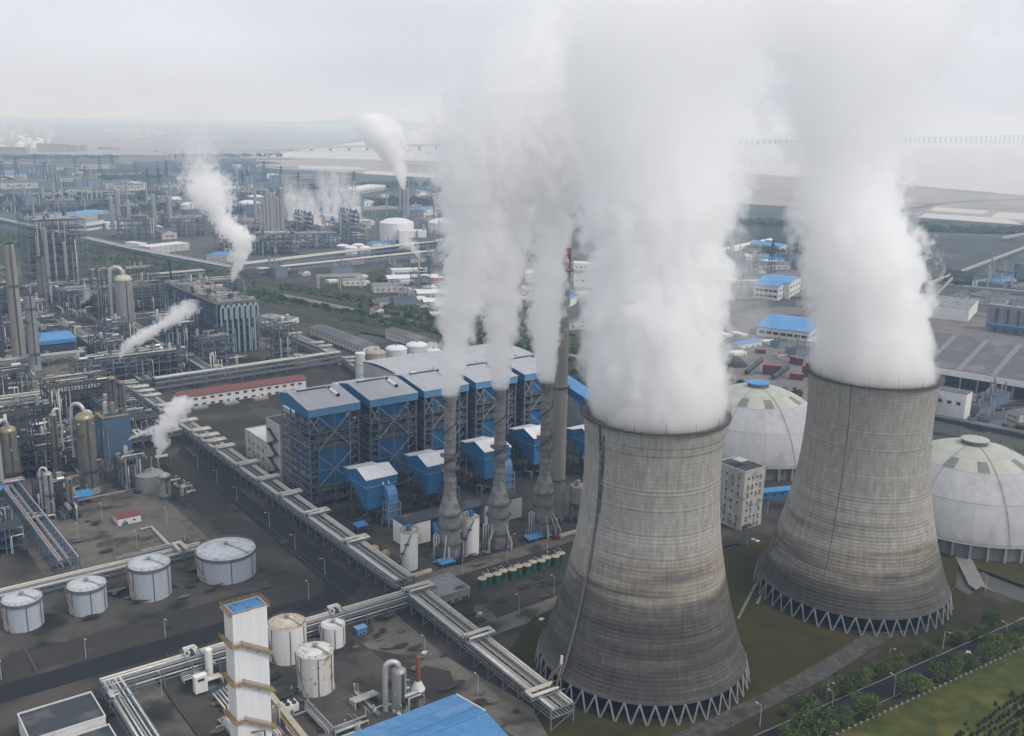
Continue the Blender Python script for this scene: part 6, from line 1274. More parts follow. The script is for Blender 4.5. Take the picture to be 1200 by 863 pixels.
for k, (x, y) in enumerate(((104, 590), (120, 612), (92, 637), (161, 646), (196, 617))): lamp(x, y, ('pale lamp post behind the dark patch in the left yard', 'pale lamp post left of the white hut', 'nearest pale lamp post in the left yard', 'pale lamp post below the white hut', 'pale lamp post right of the white hut')[k])
lamp(875, 643, 'street lamp in front of the stained white eight storey block'); lamp(890, 856, 'street lamp at the foot of the nearer tower, right side')
for k, (x, y) in enumerate(((1137, 681), (1154, 697))): lamp(x, y, '%s street lamp beside the pale lane under the right dome' % ('upper', 'lower')[k])
for k, (x, y) in enumerate(((1047, 820), (974, 840), (1177, 756))): lamp(x, y, ('street lamp on the near side of the avenue, middle one', 'street lamp on the near side of the avenue, lowest one', 'street lamp on the near side of the avenue, highest one')[k], TH + math.pi / 2)
for k, (x, y) in enumerate(((968, 826), (1040, 785), (1104, 765))): lamp(x, y, '%s street lamp from the bottom on the far side of the avenue' % ordw(k), TH - math.pi / 2)
# ------------------------------------------------------------------ buildings placed from their eaves corner
def bpx(name, label, cat, pc, pr, pl, h, wall, roof, wins=(), style='flat', rise=2.0, over=.4, group=None, parapet=False, doors=(), D=None, L=None):
    """pc: near eaves corner, pr / pl: eaves corners to its right and left, as seen in the photograph, at height h"""
    c = G(*pc, h); r = G(*pr, h); d = r - c; LL = L or d.length; rz = math.atan2(d.y, d.x)
    if D is None: l = G(*pl, h); D = abs((l - c).dot(Vector((-math.sin(rz), math.cos(rz), 0))))
    return building(name, label, cat, 0, 0, LL, D, h, wall, roof, wins, style, rise, over, group, parapet, doors, loc=Vector((c.x, c.y, 0)), rz=rz)
# long white workshops and sheds behind the boilers
building('long_workshop', 'long white two storey workshop with two rows of dark windows and dark roof', 'workshop', 153, 360, 168, 456, 8, WHITE, ROOFB, [('l', 17, 2, 1.2, 3.4, 2.2, 1.4), ('f', 3, 2, 1.2, 3.4, 2, 1.4)], style='v', rise=2, over=.7)
building('long_shed', 'second long white building with a dark roof behind the long workshop', 'workshop', 205, 352, 219, 415, 7, WHITE, ROOFB, [('l', 12, 1, 3, 3, 2, 1.5)], style='v', rise=1.8, over=.7)
bpx('gate_office', 'small white fronted low building with grey flat roof above the dark pipe rack', 'office', (334, 376), (350, 372), (318, 367), 6, WHITE, ROOFG, [('f', 3, 1, 2, 2, 2, 1.5)])
for k, (x, y, L_, D_, h, w, r, lab) in enumerate(((403, 337, 26, 16, 8, WHITE, ROOFG, 'white two storey office with flat roof beside the green belt'), (438, 345, 34, 22, 9, DWHITE, ROOFG, 'grey flat roofed office block beyond the belt road'), (455, 334, 60, 24, 7, DWHITE, WROOF, 'long pale roofed hall behind the grey office block'),
     (490, 352, 62, 20, 7, DWHITE, WROOF, 'pale roofed long shed beside the first stack plume, upper of two'), (497, 361, 46, 16, 6, DWHITE, WROOF, 'pale roofed short shed beside the first stack plume, lower of two'), (512, 366, 34, 20, 6, WHITE, WROOF, 'small pale house at the edge of the first stack plume'),
     (615, 332, 36, 30, 12, WHITE, WROOF, 'white block with cream roof seen between second and third stack plumes'), (610, 355, 26, 26, 14, CREAM, CREAM, 'cream tower like block seen between second and third stack plumes'), (672, 338, 46, 22, 18, WHITEC, ROOFG, 'white striped block just left of the big plume'),
     (672, 318, 36, 20, 10, WHITEC, WROOF, 'white terraced hall above the striped block'), (835, 338, 74, 40, 10, DWHITE, WROOF, 'pale roofed warehouse behind the torn steam veil'))):
    c = G(x, y); building('works_house', lab, 'works building', 0, 0, L_, D_, h, w, r, [('f', max(2, int(L_ / 6)), 1, h * .45, 3, 2, 1.6)], loc=Vector((c.x, c.y, 0)), rz=TH - .35 if x < 600 else TH - .7, parapet=False, over=.8, style='u' if r is WROOF and x < 600 else 'flat', rise=2.5)
t = thing('portal_crane', 'pale open portal frame beside the belt road', 'portal frame', G(374, 342), TH - .3)
for x in (0, 24, 48): MB().box(x - .5, -.5, 0, x + .5, .5, 16).obj('leg', PIPE, t); MB().box(x - .5, 11, 0, x + .5, 12, 16).obj('leg', PIPE, t)
MB().box(-1, -.6, 16, 49, .6, 17.2).box(-1, 11, 16, 49, 12.1, 17.2).obj('top_beam', PIPE, t, kind='stuff')
for k, (x, top, r, m, lab) in enumerate(((422.5, 412, 5.6, MINT, 'tall pale mint tank at the left end of the tank group behind the turbine hall'), (441, 409, 11.2, TANKTAN, 'tan rusted tank behind the turbine hall'), (464.5, 404, 12.6, MINT, 'broad pale mint tank in the middle of the group behind the turbine hall'),
        (488.5, 400, 12.4, MINT, 'broadest pale mint domed tank behind the turbine hall'), (508, 408, 9, MINT, 'pale mint tank half hidden by the first stack plume'), (444, 422, 6.2, WROOF, 'low white dome behind the left end of the turbine hall roof'), (461, 420, 6.4, WROOF, 'low white dome behind the turbine hall roof, second'), (484, 414, 8.4, MINT, 'low mint dome behind the turbine hall roof'))):
    p = G(x, top + (36 if k < 5 else 26)); d = Vector((p.x, p.y, 0)); rp = r * mpp(d); h = zat(d, top + rp * .35 / mpp(d))
    t = thing('storage_tank', lab, 'storage tank', d, 0, 'tanks behind the turbine hall')
    MB().lathe([(rp, 0), (rp, h)], 36).obj('wall', m, t); MB().lathe([(rp + .25, h - .1)] + [(rp * math.cos(i * math.pi / 12) + .01, h + rp * .28 * math.sin(i * math.pi / 12)) for i in range(7)], 36).obj('roof', WROOF if m is MINT else m, t)
    for z in (.3, .6): MB().lathe([(rp + .02, h * z), (rp + .2, h * z), (rp + .2, h * z + .3), (rp + .02, h * z + .3)], 36).obj('wall_band', STEELG, t)
    MB().cyl(0, 0, h + rp * .27, h + rp * .27 + 1.2, .8, 8).obj('roof_vent', STEELG, t)
    MB().tube([(-rp - .3, -.5, .2), (-rp - .3, -.5, h)], .2, 6, ).obj('down_pipe', STEELD, t)
# ------------------------------------------------------------------ right: shed, silos, warehouses
p, q = G(1030, 421, 15), G(1290, 463, 15); d = q - p; rz = math.atan2(d.y, d.x); L_ = d.length; D_ = 78.0
t = thing('coal_shed', 'huge low shed with grey striped roof and white eave at the right edge', 'coal shed', Vector((p.x, p.y, 0)), rz)
MB().hexa([(0, 0, 15), (L_, 0, 15), (L_, D_, 27), (0, D_, 27), (0, 0, 15.4), (L_, 0, 15.4), (L_, D_, 27.4), (0, D_, 27.4)]).obj('roof', ROOFB, t)
for x in range(8, int(L_), 24): MB().hexa([(x, 2, 15.72), (x + 4, 2, 15.72), (x + 4, D_ - 2, 27.1), (x, D_ - 2, 27.1), (x, 2, 15.85), (x + 4, 2, 15.85), (x + 4, D_ - 2, 27.25), (x, D_ - 2, 27.25)]).obj('skylight_strip', mat('roof_light_sheet', (.19, .19, .195), None, scale=.4, rough=.6), t)
MB().box(-.3, -.5, 11.2, L_ + .3, -.02, 15.5).obj('eave_fascia', WHITEC, t); MB().box(.2, D_ - .4, 0, L_ - .2, D_, 26.9).obj('back_wall', DWHITE, t); MB().box(1, 16, 0, L_ - 1, 16.4, 15).obj('inner_wall', STEELD, t)
cm = MB().box(-.5, .2, 0, .5, 1.0, 14.6).mesh('column', STEELG)
for x in range(1, int(L_), 12): put(cm, 'column', t, (x, 0, 0))
for x in (.2, L_ - .8): MB().box(x, .2, 0, x + .6, D_ - .5, 14.9).obj('end_wall', DWHITE, t)
bpx('white_warehouse', 'plain white panelled warehouse behind the huge striped shed', 'warehouse', (1136, 363), (1147, 351), (1060, 351), 14, WHITEC, ROOFG)
t = bpx('crusher_house', 'white block with three small dark windows right behind the farther tower', 'plant building', (1133, 463), (1140, 459), (1075, 452), 22, WHITEC, ROOFB, [('l', 5, 1, 14, 3, 2.6, 2.2)])
t = thing('silo_battery', 'row of tall grey concrete silos at the right edge', 'silo battery', G(1152, 389), math.atan2(*(lambda a: (a.y, a.x))(G(1240, 402) - G(1152, 389))))
for k in range(10):
    for j in range(2): MB().cyl(5 + k * 9.6, 5 + j * 9.8, 0, 24, 4.75, 18).obj('silo', mat('grey_silo_concrete', (.20, .20, .21), (.16, .16, .17), scale=.2, rough=.9, streak=.15, rnd=.08), t)
MB().box(0, 2, 24, 96, 13, 27).obj('head_house', ROOFG, t)
def gallery(label, a, b, za, zb, w, wall, roof, n=8, leg=STEELG):
    """an enclosed conveyor on trestles between two ground points"""
    d = Vector((b.x - a.x, b.y - a.y, 0)); L = d.length; t = thing('conveyor_gallery', label, 'conveyor gallery', Vector((a.x, a.y, 0)), math.atan2(d.y, d.x), 'conveyor galleries')
    MB().hexa([(0, 0, za), (L, 0, zb), (L, w, zb), (0, w, za), (0, 0, za + w * .8), (L, 0, zb + w * .8), (L, w, zb + w * .8), (0, w, za + w * .8)]).obj('gallery_wall', wall, t)
    MB().hexa([(0, -.2, za + w * .8), (L, -.2, zb + w * .8), (L, w + .2, zb + w * .8), (0, w + .2, za + w * .8), (0, w * .3, za + w * 1.1), (L, w * .3, zb + w * 1.1), (L, w * .7, zb + w * 1.1), (0, w * .7, za + w * 1.1)]).obj('gallery_roof', roof, t)
    for k in range(n):
        x = L * (k + .5) / n; z = za + (zb - za) * (k + .5) / n; q = MB(); q.beam((x, -.6, 0), (x, .4, z), .5); q.beam((x, w + .6, 0), (x, w - .4, z), .5); q.beam((x, 0, z * .5), (x, w, z * .5), .35); q.obj('trestle', leg, t, kind='stuff')
gallery('long white conveyor line crossing the dark ground at the far right', G(1088, 340), G(1215, 290), 5, 5, 3.6, CONC, CONC, 16)
gallery('white conveyor strip far out at the right picture edge', G(1175, 284), G(1290, 262), 5, 5, 4, CONC, CONC, 10)
gallery('blue trestle conveyor in front of the grey silos', G(1156, 390), G(1290, 410), 6, 6, 4, DBL, BROOF, 14, DBL)
gallery('short white inclined conveyor beside the white warehouse', G(1097, 352), G(1114, 350), 4, 22, 2.6, CONC, CONC, 2)
gallery('dark conveyor line running behind the right dome', G(1080, 505), G(1250, 540), 8, 8, 4, STEELD, ROOFB, 10)
gallery('blue conveyor house leg beside the farther tower', G(1086, 515), G(1098, 492), 6, 16, 5, BLUE, BLUE, 2)
gallery('grey horizontal conveyor behind the white warehouse', G(1110, 350), G(1290, 366), 12, 12, 4, STEELG, ROOFG, 14)
gallery('thin pale line of conveyor far beyond the right plume', G(845, 302), G(905, 289), 5, 5, 7, WHITEC, WHITEC, 6)
# blue roofed warehouses between the plumes
bpx('blue_roof_warehouse', 'wide blue roofed warehouse with white window walls between the two big plumes', 'warehouse', (949, 390), (972, 376), (904, 374), 10, WHITE, BROOF, [('l', 7, 1, 4, 3, 5, 2.6), ('f', 8, 1, 4, 3, 4, 2.4)], style='v', rise=5, over=1)
bpx('blue_roof_works', 'blue roofed white block, left half of the pair between the plumes', 'factory', (913, 336), (927, 329), (893, 329), 16, WHITE, BROOF, [('f', 4, 2, 3, 6, 5, 2.4), ('l', 5, 2, 3, 6, 4, 2.4)], style='v', rise=2.5, over=1)
bpx('blue_roof_works', 'blue roofed white block, right half of the pair between the plumes', 'factory', (926, 332), (939, 325), (903, 322), 18, WHITE, BROOF, [('f', 4, 2, 4, 7, 5, 2.4)], style='v', rise=2.5, over=1)
bpx('dark_roof_hall', 'dark roofed hall beyond the wide blue roofed warehouse', 'hall', (966, 356), (985, 350), (938, 350), 8, DWHITE, ROOFD)
bpx('small_blue_hall', 'blue roofed hall seen just left of the big plume', 'hall', (667, 352), (676, 347), (655, 345), 8, WHITE, BROOF)
# tanker trailers, containers, heaps in the coal yard
def vehicle_proto():
    t = thing('parked_trailer', 'white tanker trailers parked in rows beside the wide blue roofed warehouse', 'trailer', Vector((0, 0, -40)), 0, 'white trailers in the yard')
    MB().tube([(0, 0, 2.2), (11, 0, 2.2)], 1.35, 12).obj('barrel', WHITEC, t); MB().box(0, -1, .9, 11, 1, 1.2).obj('chassis', BLACK, t)
    for x in (1.5, 8.5, 10): MB().tube([(x, -1.2, .5), (x, 1.2, .5)], .5, 8).obj('wheel_pair', BLACK, t)
    MB().box(11.4, -1.2, .6, 13.6, 1.2, 3.2).obj('cab', WHITE, t); return t
VP = vehicle_proto(); first = True
for k, (x, y) in enumerate(((907, 380), (910, 384), (913, 389), (922, 381), (925, 385), (932, 383), (934, 388), (940, 385), (941, 390), (947, 388), (948, 394), (935, 399), (943, 402), (950, 400))):
    if first: VP.location = G(x, y); VP.rotation_euler = (0, 0, -.5); first = False
    else: dup(VP, G(x, y), -.5 + .05 * (k % 3))
def container(px, py, L_, h, m, lab, rz=-.25, w=5.0):
    t = thing('freight_container', lab, 'container', G(px, py), rz, 'dull red containers in the coal yard'); MB().box(0, 0, .2, L_, w, h).obj('container_body', m, t)
    MB().box(-.03, -.03, h, L_ + .03, w + .03, h + .25).obj('container_roof', mat('faded_red_roof', (.27, .11, .10), None, rough=.7), t); q = MB()
    for i in range(int(L_)): q.box(i + .3, -.12, .4, i + .6, -.01, h - .2)
    q.obj('ribs', m, t, kind='stuff')
MAR = mat('maroon_steel', (.13, .05, .055), (.10, .04, .045), scale=.4, rough=.7)
for k, (x, y, L_, h, lab) in enumerate(((893, 441, 14, 9, 'maroon hopper house above the left dome, left of two'), (939, 444, 16, 10, 'maroon hopper house beside the farther tower rim, right of two'), (925, 447, 10, 6, 'low maroon box between the two hopper houses'), (1162, 466, 14, 8, 'dull red container house on the siding in front of the striped shed'), (884, 416, 9, 5, 'small dark red wagon left of the coal heaps'), (925, 428, 6, 7, 'dark red hopper on the yard, left of the pair'), (932, 430, 6, 7, 'dark red hopper on the yard, right of the pair'))): container(x, y, L_, h, MAR if k != 3 else mat('brick_red_steel', (.24, .09, .075), None, rough=.7), lab)
gallery('dark inclined conveyor feeding the left maroon hopper house', G(876, 442), G(893, 437), 2, 9, 3, STEELD, STEELD, 2); gallery('dark inclined conveyor feeding the right maroon hopper house', G(907, 448), G(924, 442), 2, 6, 3, STEELD, STEELD, 2)
for k, (x, y, r, h) in enumerate(((862, 430, 11, 9), (870, 405, 16, 5), (905, 402, 14, 4))):
    q = MB(); n = 24; q.lathe([(r, 0), (r * .6, h * .5), (r * .2, h * .92), (0, h)], n)
    q.v = [(a * (1 + .15 * mnoise.noise(Vector((a * .3, b * .3, k)))), b, c_) for a, b, c_ in q.v]; o = q.obj('coal_heap', mat('black_coal', (.045, .045, .048), (.03, .03, .032), scale=.8, rough=.95), loc=G(x, y)); tag(o, '%s grey black heap in the yard right of the nearer tower plume' % ordw(k), 'coal heap', 'coal heaps')
# parked cars by the white block
def car(px, py, col, lab, rz):
    t = thing('parked_car', lab, 'car', G(px, py), rz, 'cars by the white block'); P = [(-2.2, .35), (-2.2, .85), (-1.5, .95), (-.9, 1.45), (.7, 1.45), (1.3, .95), (2.2, .85), (2.2, .35)]
    q = MB(); vs = [(x, -.85, z) for x, z in P] + [(x, .85, z) for x, z in P]; q.add(vs, [tuple(range(8)), tuple(range(15, 7, -1))] + [(k, 8 + k, 8 + (k + 1) % 8, (k + 1) % 8) for k in range(8)]); q.obj('body', col, t)
    MB().box(-.95, -.87, .98, .85, .87, 1.36).obj('side_glass', GLASS, t)
    for x in (-1.4, 1.4): MB().tube([(x, -.9, .33), (x, .9, .33)], .33, 10).obj('wheel_pair', BLACK, t)
CARW = mat('white_car_paint', (.6, .6, .6), None, rough=.3); CARD = mat('dark_car_paint', (.03, .03, .035), None, rough=.3); CARB = mat('pale_green_cover', (.35, .42, .40), None, rough=.6)
for k, (x, y, m, l) in enumerate(((883, 635, CARB, 'pale car in front of the white block, left of two'), (888, 637, CARW, 'white car in front of the white block, right of two'), (635, 729, CARW, 'white car parked beside the nearer tower on the asphalt'), (630, 725, CARD, 'dark car behind the white car beside the nearer tower'), (1134, 768, CARW, 'white car on the tree lined avenue'), (563, 722, CARB, 'pale green covered car beside the pipe bridge leg'), (498, 768, CARW, 'pale blue covered box on the patch above the blue roofed hall'))): car(x, y, m, l, TH + (.1 * k))
# ------------------------------------------------------------------ refinery and town in the haze
t = frame(0, 0, 60, 34, 4, 7, 'far process frame with seven slim columns beside the cooling rows', STEELB, 41, 6, 22, loc=G(300, 300), rz=TH - .3, pipes=14)
def pvessel(px, py, r, h, m, lab, grp):
    x, y = pxuv(px, py); vessel(x, y, r, h, m, lab, 3, None, (), None, 6, group=grp, ladder=False)
for k, (x, h) in enumerate(((311, 62), (315, 78), (319, 72), (323, 74), (327, 66), (331, 80), (306, 52))): pvessel(x, 284, 2.6 + (k % 3) * .6, h, VESSELG, '%s slim far column beside the cooling rows, from the left' % ordw(k), 'far slim columns')
pvessel(473.5, 256, 3, 55, VESSELG, 'left one of the far twin chimneys with leaning plume', 'far twin chimneys'); pvessel(477.5, 257, 3, 55, VESSELG, 'right one of the far twin chimneys with leaning plume', 'far twin chimneys')
for nm, a, b, l in (('left', (336, 266), (376, 275), 'long cream cooling cell row under steam, left of two'), ('right', (377, 261), (421, 269), 'long cream cooling cell row under steam, right of two')):
    A, B = G(*a), G(*b); d = B - A; t = thing('cooling_row', l, 'cooling cells', Vector((A.x, A.y, 0)), math.atan2(d.y, d.x), 'far cooling rows'); L_ = d.length
    MB().box(0, 0, 0, L_, 24, 14).obj('casing', CREAM, t); MB().box(-.5, -.6, 2, L_ + .5, -.02, 9).obj('louvre_band', STEELD, t); MB().box(-1, -1.5, 14, L_ + 1, 25, 15).obj('deck', WROOF, t)
    for k in range(6): MB().lathe([(5, 15), (4.3, 18), (4.8, 20)], 16).obj('fan_stack', CREAM, t, loc=(L_ * (k + .5) / 6, 12, 0))
def ftank(px, py, r, h, m, lab, grp='far storage tanks'):
    p = G(px, py); t = thing('storage_tank', lab, 'storage tank', Vector((p.x, p.y, 0)), 0, grp); MB().lathe([(r, 0), (r, h)], 20).obj('wall', m, t); MB().lathe([(r + .3, h), (r * .6, h + r * .2), (0, h + r * .28)], 20).obj('roof', WROOF, t)
ftank(465, 287, 26, 34, WHITEC, 'big white domed tank right of the far cooling rows'); ftank(519, 281, 24, 28, WHITEC, 'big white domed tank at the edge of the first stack plume')
for k, (x, y, r) in enumerate(((222, 250, 16), (292, 248, 22), (238, 247, 18), (268, 252, 15), (251, 243, 16), (300, 240, 17), (205, 243, 15), (402, 298, 9), (412, 300, 9), (420, 297, 9), (428, 300, 8))): ftank(x, y, r, 17 if k < 7 else 12, PIPEG if k % 2 else WHITEC, ('%s far white topped tank behind the bent plume, counted from the left' % ordw(sorted((222, 292, 238, 268, 251, 300, 205)).index(x))) if k < 7 else '%s small grey tank below the far cooling rows' % ordw(k - 7))
building('blast_tower', 'white tower block with pipes below the far twin chimneys', 'plant building', 0, 0, 40, 26, 26, WHITEC, WROOF, loc=G(468, 292), rz=TH - .5, parapet=False); 
pvessel(491, 344, 1.2, 40, PIPE, 'lone vent mast with a small puff beside the long rack', 'lone masts'); frame(0, 0, 20, 12, 4, 6, 'small blue steel tower below the lone vent mast', DBL, 43, 2, 5, loc=G(484, 346), rz=TH - .3)
frame(0, 0, 50, 24, 5, 7, 'far process frame left of the bent plume', STEELB, 44, 5, 16, loc=G(140, 282), rz=TH - .2); frame(0, 0, 60, 24, 4, 7, 'far process frame beneath the far white topped tanks', STEELB, 45, 6, 16, loc=G(196, 278), rz=TH - .2)
frame(0, 0, 60, 30, 3, 7, 'far process frame with pale drums left of the seven slim columns', STEELG, 46, 6, 16, loc=G(255, 300), rz=TH - .2); frame(0, 0, 70, 24, 3, 7, 'far process frame in front of the cooling rows', STEELB, 47, 6, 14, loc=G(340, 292), rz=TH - .35)
for k, (x, y, h) in enumerate(((133, 278, 60), (140, 276, 70), (182, 275, 62), (200, 272, 55), (152, 272, 50))): pvessel(x, y, 3.2, h, VESSELG, '%s far grey column left of the bent plume' % ordw(k), 'far grey columns')
bpx('blue_hall', 'long blue roofed hall behind the tall lattice tower', 'hall', (84, 254), (133, 247), (40, 247), 12, DWHITE, BROOF, D=50); bpx('white_hall', 'white walled hall right of the tall lattice tower', 'hall', (100, 261), (122, 258), (97, 257), 14, WHITE, ROOFG, [('f', 6, 1, 4, 4, 6, 4)], D=40)
bpx('pale_hall', 'white topped pale hall above the pipeline corridor', 'hall', (176, 290), (222, 285), (160, 280), 10, DWHITE, WROOF, D=26); bpx('pale_hall', 'short white hall left of the pale topped hall above the corridor', 'hall', (163, 286), (172, 285), (158, 281), 12, WHITE, WROOF, D=30)
bpx('blue_hall', 'small vivid blue roofed hall beside the bent plume foot', 'hall', (242, 299), (266, 300), (240, 292), 9, DWHITE, BROOF, D=36); bpx('blue_hall', 'blue roofed hall right of the first stack plume edge, far out', 'hall', (500, 246), (523, 243), (490, 244), 12, WHITE, BROOF, D=40)
bpx('arcade_shed', 'long white arched shed far behind the cooling rows', 'shed', (415, 223), (452, 217), (410, 219), 12, WHITE, WROOF, [('f', 14, 1, 1, 3, 8, 6)], D=50)
bpx('pale_hall', 'wide pale roofed hall right of the far twin chimneys', 'hall', (487, 228), (523, 231), (440, 224), 10, WHITE, WROOF, D=110); bpx('brown_block', 'dull red brown block right of the far twin chimneys', 'works building', (503, 233), (518, 232), (500, 230), 18, MAR, ROOFB, D=40)
# scattered low buildings: one of each kind, then copies
RB = random.Random(77)
KINDS = [('far_house', 'small far white house', WHITE, WROOF, 22, 14, 7), ('far_shed', 'small far grey shed', DWHITE, ROOFB, 34, 16, 7), ('far_shed', 'small far blue roofed shed', WHITE, BROOF, 36, 18, 8), ('far_block', 'far dark process block', STEELB, STEELD, 26, 16, 12), ('far_house', 'small far red roofed house', WHITE, ROOFR, 20, 12, 7)]
def scatter_far(poly, n, w, zone, seed, smin=.7, smax=1.5):
    r_ = random.Random(seed); done = {}; xs = [p_[0] for p_ in poly]; ys = [p_[1] for p_ in poly]
    k = 0
    while k < n:
        x, y = r_.uniform(min(xs), max(xs)), r_.uniform(min(ys), max(ys)); ins = False
        for i in range(len(poly)):
            (x1, y1), (x2, y2) = poly[i], poly[i - 1]
            if (y1 > y) != (y2 > y) and x < (x2 - x1) * (y - y1) / (y2 - y1) + x1: ins = not ins
        if not ins: continue
        k += 1; i = r_.choices(range(5), w)[0]; nm, lab, wl_, rf_, L_, D_, h = KINDS[i]; p_ = G(x, y); a = TH + r_.choice((0, 0, math.pi / 2, -.3, -.3)); s = r_.uniform(smin, smax)
        if i not in done:
            t = building(nm, lab + ' ' + zone, 'far building', 0, 0, L_, D_, h, wl_, rf_, [('f', 4, 1, 2.5, 3, 2.4, 1.8), ('l', 2, 1, 2.5, 3, 2.4, 1.8)] if i != 3 else (), loc=p_, rz=a, style='u' if i in (1, 2, 4) else 'flat', group=lab + 's ' + zone, parapet=False)
            if i == 3:
                q = random.Random(5)
                for j in range(5): h_ = q.uniform(15, 26); MB().lathe([(.8, 12), (.8, h_), (0, h_ + .6)], 8).obj('process_tube', VESSELG, t, loc=(q.uniform(2, 24), q.uniform(2, 14), 0))
            done[i] = t; t.scale = (s, s, s)
        else: dup(done[i], p_, a, scale=(s * r_.uniform(.8, 1.5), s, s))
scatter_far([(0, 262), (0, 232), (330, 228), (330, 300), (150, 272)], 70, (3, 3, .8, 6, 0), 'beyond the pipeline corridor', 1)
scatter_far([(330, 280), (330, 225), (560, 225), (560, 290), (440, 300)], 56, (3, 4, 1, 4, 0), 'around the far cooling rows', 2)
scatter_far([(-10, 228), (-10, 196), (330, 196), (330, 228)], 50, (3, 4, .5, 4, 0), 'on the plain under the hills', 3, 1, 2.2)
scatter_far([(270, 318), (540, 296), (540, 345), (300, 330)], 26, (3, 4, .5, 5, 1), 'along the green belt', 14, .6, 1.1)
scatter_far([(430, 365), (430, 340), (690, 330), (690, 390), (560, 392)], 24, (4, 4, 1, 1, 2), 'beyond the belt road', 4, .6, 1.1)
scatter_far([(1120, 345), (1200, 318), (1260, 330), (1260, 372), (1130, 355)], 30, (3, 4, 1, 3, 0), 'behind the grey silos', 5)
scatter_far([(846, 330), (846, 300), (950, 292), (950, 320), (880, 345)], 24, (3, 4, 2, 2, 0), 'between the two big plumes', 6)
scatter_far([(1140, 515), (1140, 470), (1220, 470), (1220, 530)], 10, (2, 3, 0, 3, 0), 'behind the right dome', 7, .5, .8)
scatter_far([(850, 425), (850, 385), (900, 385), (940, 420), (940, 436)], 12, (2, 3, 1, 2, 2), 'on the coal yard', 8, .4, .7)
FF = [o for o in COL.objects if o.get('label', '').startswith(('far process frame left of the bent', 'far process frame beneath', 'far process frame with pale drums', 'far process frame in front'))]
r_ = random.Random(91)
for k in range(26):
    x, y = ((r_.uniform(-10, 320), r_.uniform(232, 262)) if k % 2 else (r_.uniform(330, 540), r_.uniform(236, 300)) if k % 4 == 0 else (r_.uniform(120, 330), r_.uniform(262, 302))); s = r_.uniform(.7, 1.1)
    if y > 280 + (x - 150) * .16 and x < 330: continue
    dup(FF[k % 4], G(x, y), TH + r_.choice((-.3, -.3, 1.27)), 'hazy far frame of pipes and drums in the distant refinery', scale=(s, s, s))['group'] = 'hazy far process frames'
FV = [o for o in COL.objects if 'far grey column left of the bent' in o.get('label', '')]
for k in range(46):
    x, y = (r_.uniform(-10, 330), r_.uniform(226, 264)) if k % 3 else (r_.uniform(330, 540), r_.uniform(228, 280)); s = r_.uniform(.5, 1)
    dup(FV[k % len(FV)], G(x, y), 0, 'slim hazy column standing in the distant refinery', scale=(s * .8, s * .8, s))['group'] = 'hazy far columns'
# far white town and tank farms at the foot of the hills
def far_group(name, lab, cat, spots, grp, build):
    o = None
    for x, y, s in spots:
        if o is None: o = build(); o.location = G(x, y); o.scale = (s, s, s); tag(o, lab, cat, grp)
        else: c = o.copy(); COL.objects.link(c); c.location = G(x, y); c.scale = (s * RB.uniform(.7, 1.5), s, s * RB.uniform(.7, 1.3))
far_group('far_white_tank', 'tiny white tank in the hazy tank farm at the upper left', 'storage tank', [(RB.uniform(-10, 60), RB.uniform(158, 178), RB.uniform(.35, .75)) for k in range(44)], 'hazy far tanks', lambda: MB().cyl(0, 0, 0, 26, 24, 14).lathe([(24, 26), (0, 33)], 14).obj('far_white_tank', WHITEC))
far_group('far_town_block', 'tiny pale block of the hazy town under the hills', 'town block', [(RB.uniform(125, 195), RB.uniform(154, 163), RB.uniform(.35, .8)) for k in range(40)] + [(RB.uniform(-10, 60), RB.uniform(150, 164), RB.uniform(.4, .9)) for k in range(30)], 'hazy town blocks', lambda: MB().box(-30, -15, 0, 30, 15, 45).box(-8, -6, 45, 8, 6, 52).obj('far_town_block', WHITE))
far_group('far_long_shed', 'tiny long pale shed in the hazy plain at the upper left', 'shed', [(5, 180, 1), (15, 181, 1), (62, 178, 1.2), (75, 178, 1), (82, 177, 1), (165, 188, 1), (180, 187, 1), (170, 189, 1.2), (128, 176, .6)], 'hazy long sheds', lambda: MB().box(-60, -20, 0, 60, 20, 22).box(-61, -21, 22, 61, 21, 26).obj('far_long_shed', CREAM))
# pylons
def pylon():
    t = thing('power_pylon', 'x', 'pylon', Vector((0, 0, -40)), TH, 'lattice power pylons'); q = MB(); H = 46
    def w(z): return 3.6 * (1 - z / H) + .5
    for sx in (-1, 1):
        for sy in (-1, 1): q.beam((sx * w(0), sy * w(0), 0), (sx * w(H), sy * w(H), H), .7)
    for k in range(8):
        z0, z1 = k * H / 8, (k + 1) * H / 8
        for s in (-1, 1): q.beam((-w(z0), s * w(z0), z0), (w(z1), s * w(z1), z1), .35); q.beam((s * w(z0), w(z0), z0), (s * w(z1), -w(z1), z1), .35)
    q.obj('lattice', STEELD, t, kind='stuff')
    for z, a in ((30, 7), (37, 8), (43, 6)): MB().beam((-a, 0, z), (a, 0, z), .8, .8).obj('cross_arm', STEELD, t)
    return t
PY = pylon(); r_ = random.Random(12)
PP = [(4, 217), (20, 212), (54, 218), (64, 226), (90, 212), (101, 224), (118, 208), (160, 218), (174, 226), (187, 227), (196, 213), (285, 230), (291, 229), (42, 206), (132, 204), (230, 208), (262, 210), (310, 214), (330, 222), (415, 230), (903, 322), (1010, 262), (76, 240), (24, 262), (350, 232)]
for k, (x, y) in enumerate(PP):
    lab = 'lattice power pylon beside the blue roofed pair between the plumes' if x == 903 else ('lattice power pylon far right beyond the plume' if x == 1010 else 'lattice power pylon far out on the hazy plain at the left')
    if k == 0: PY.location = G(x, y); PY['label'] = lab; PY.scale = (1.3, 1.3, 1.3)
    else: dup(PY, G(x, y), TH + r_.uniform(-.3, .3), lab, scale=1.3 if y < 235 else 1)
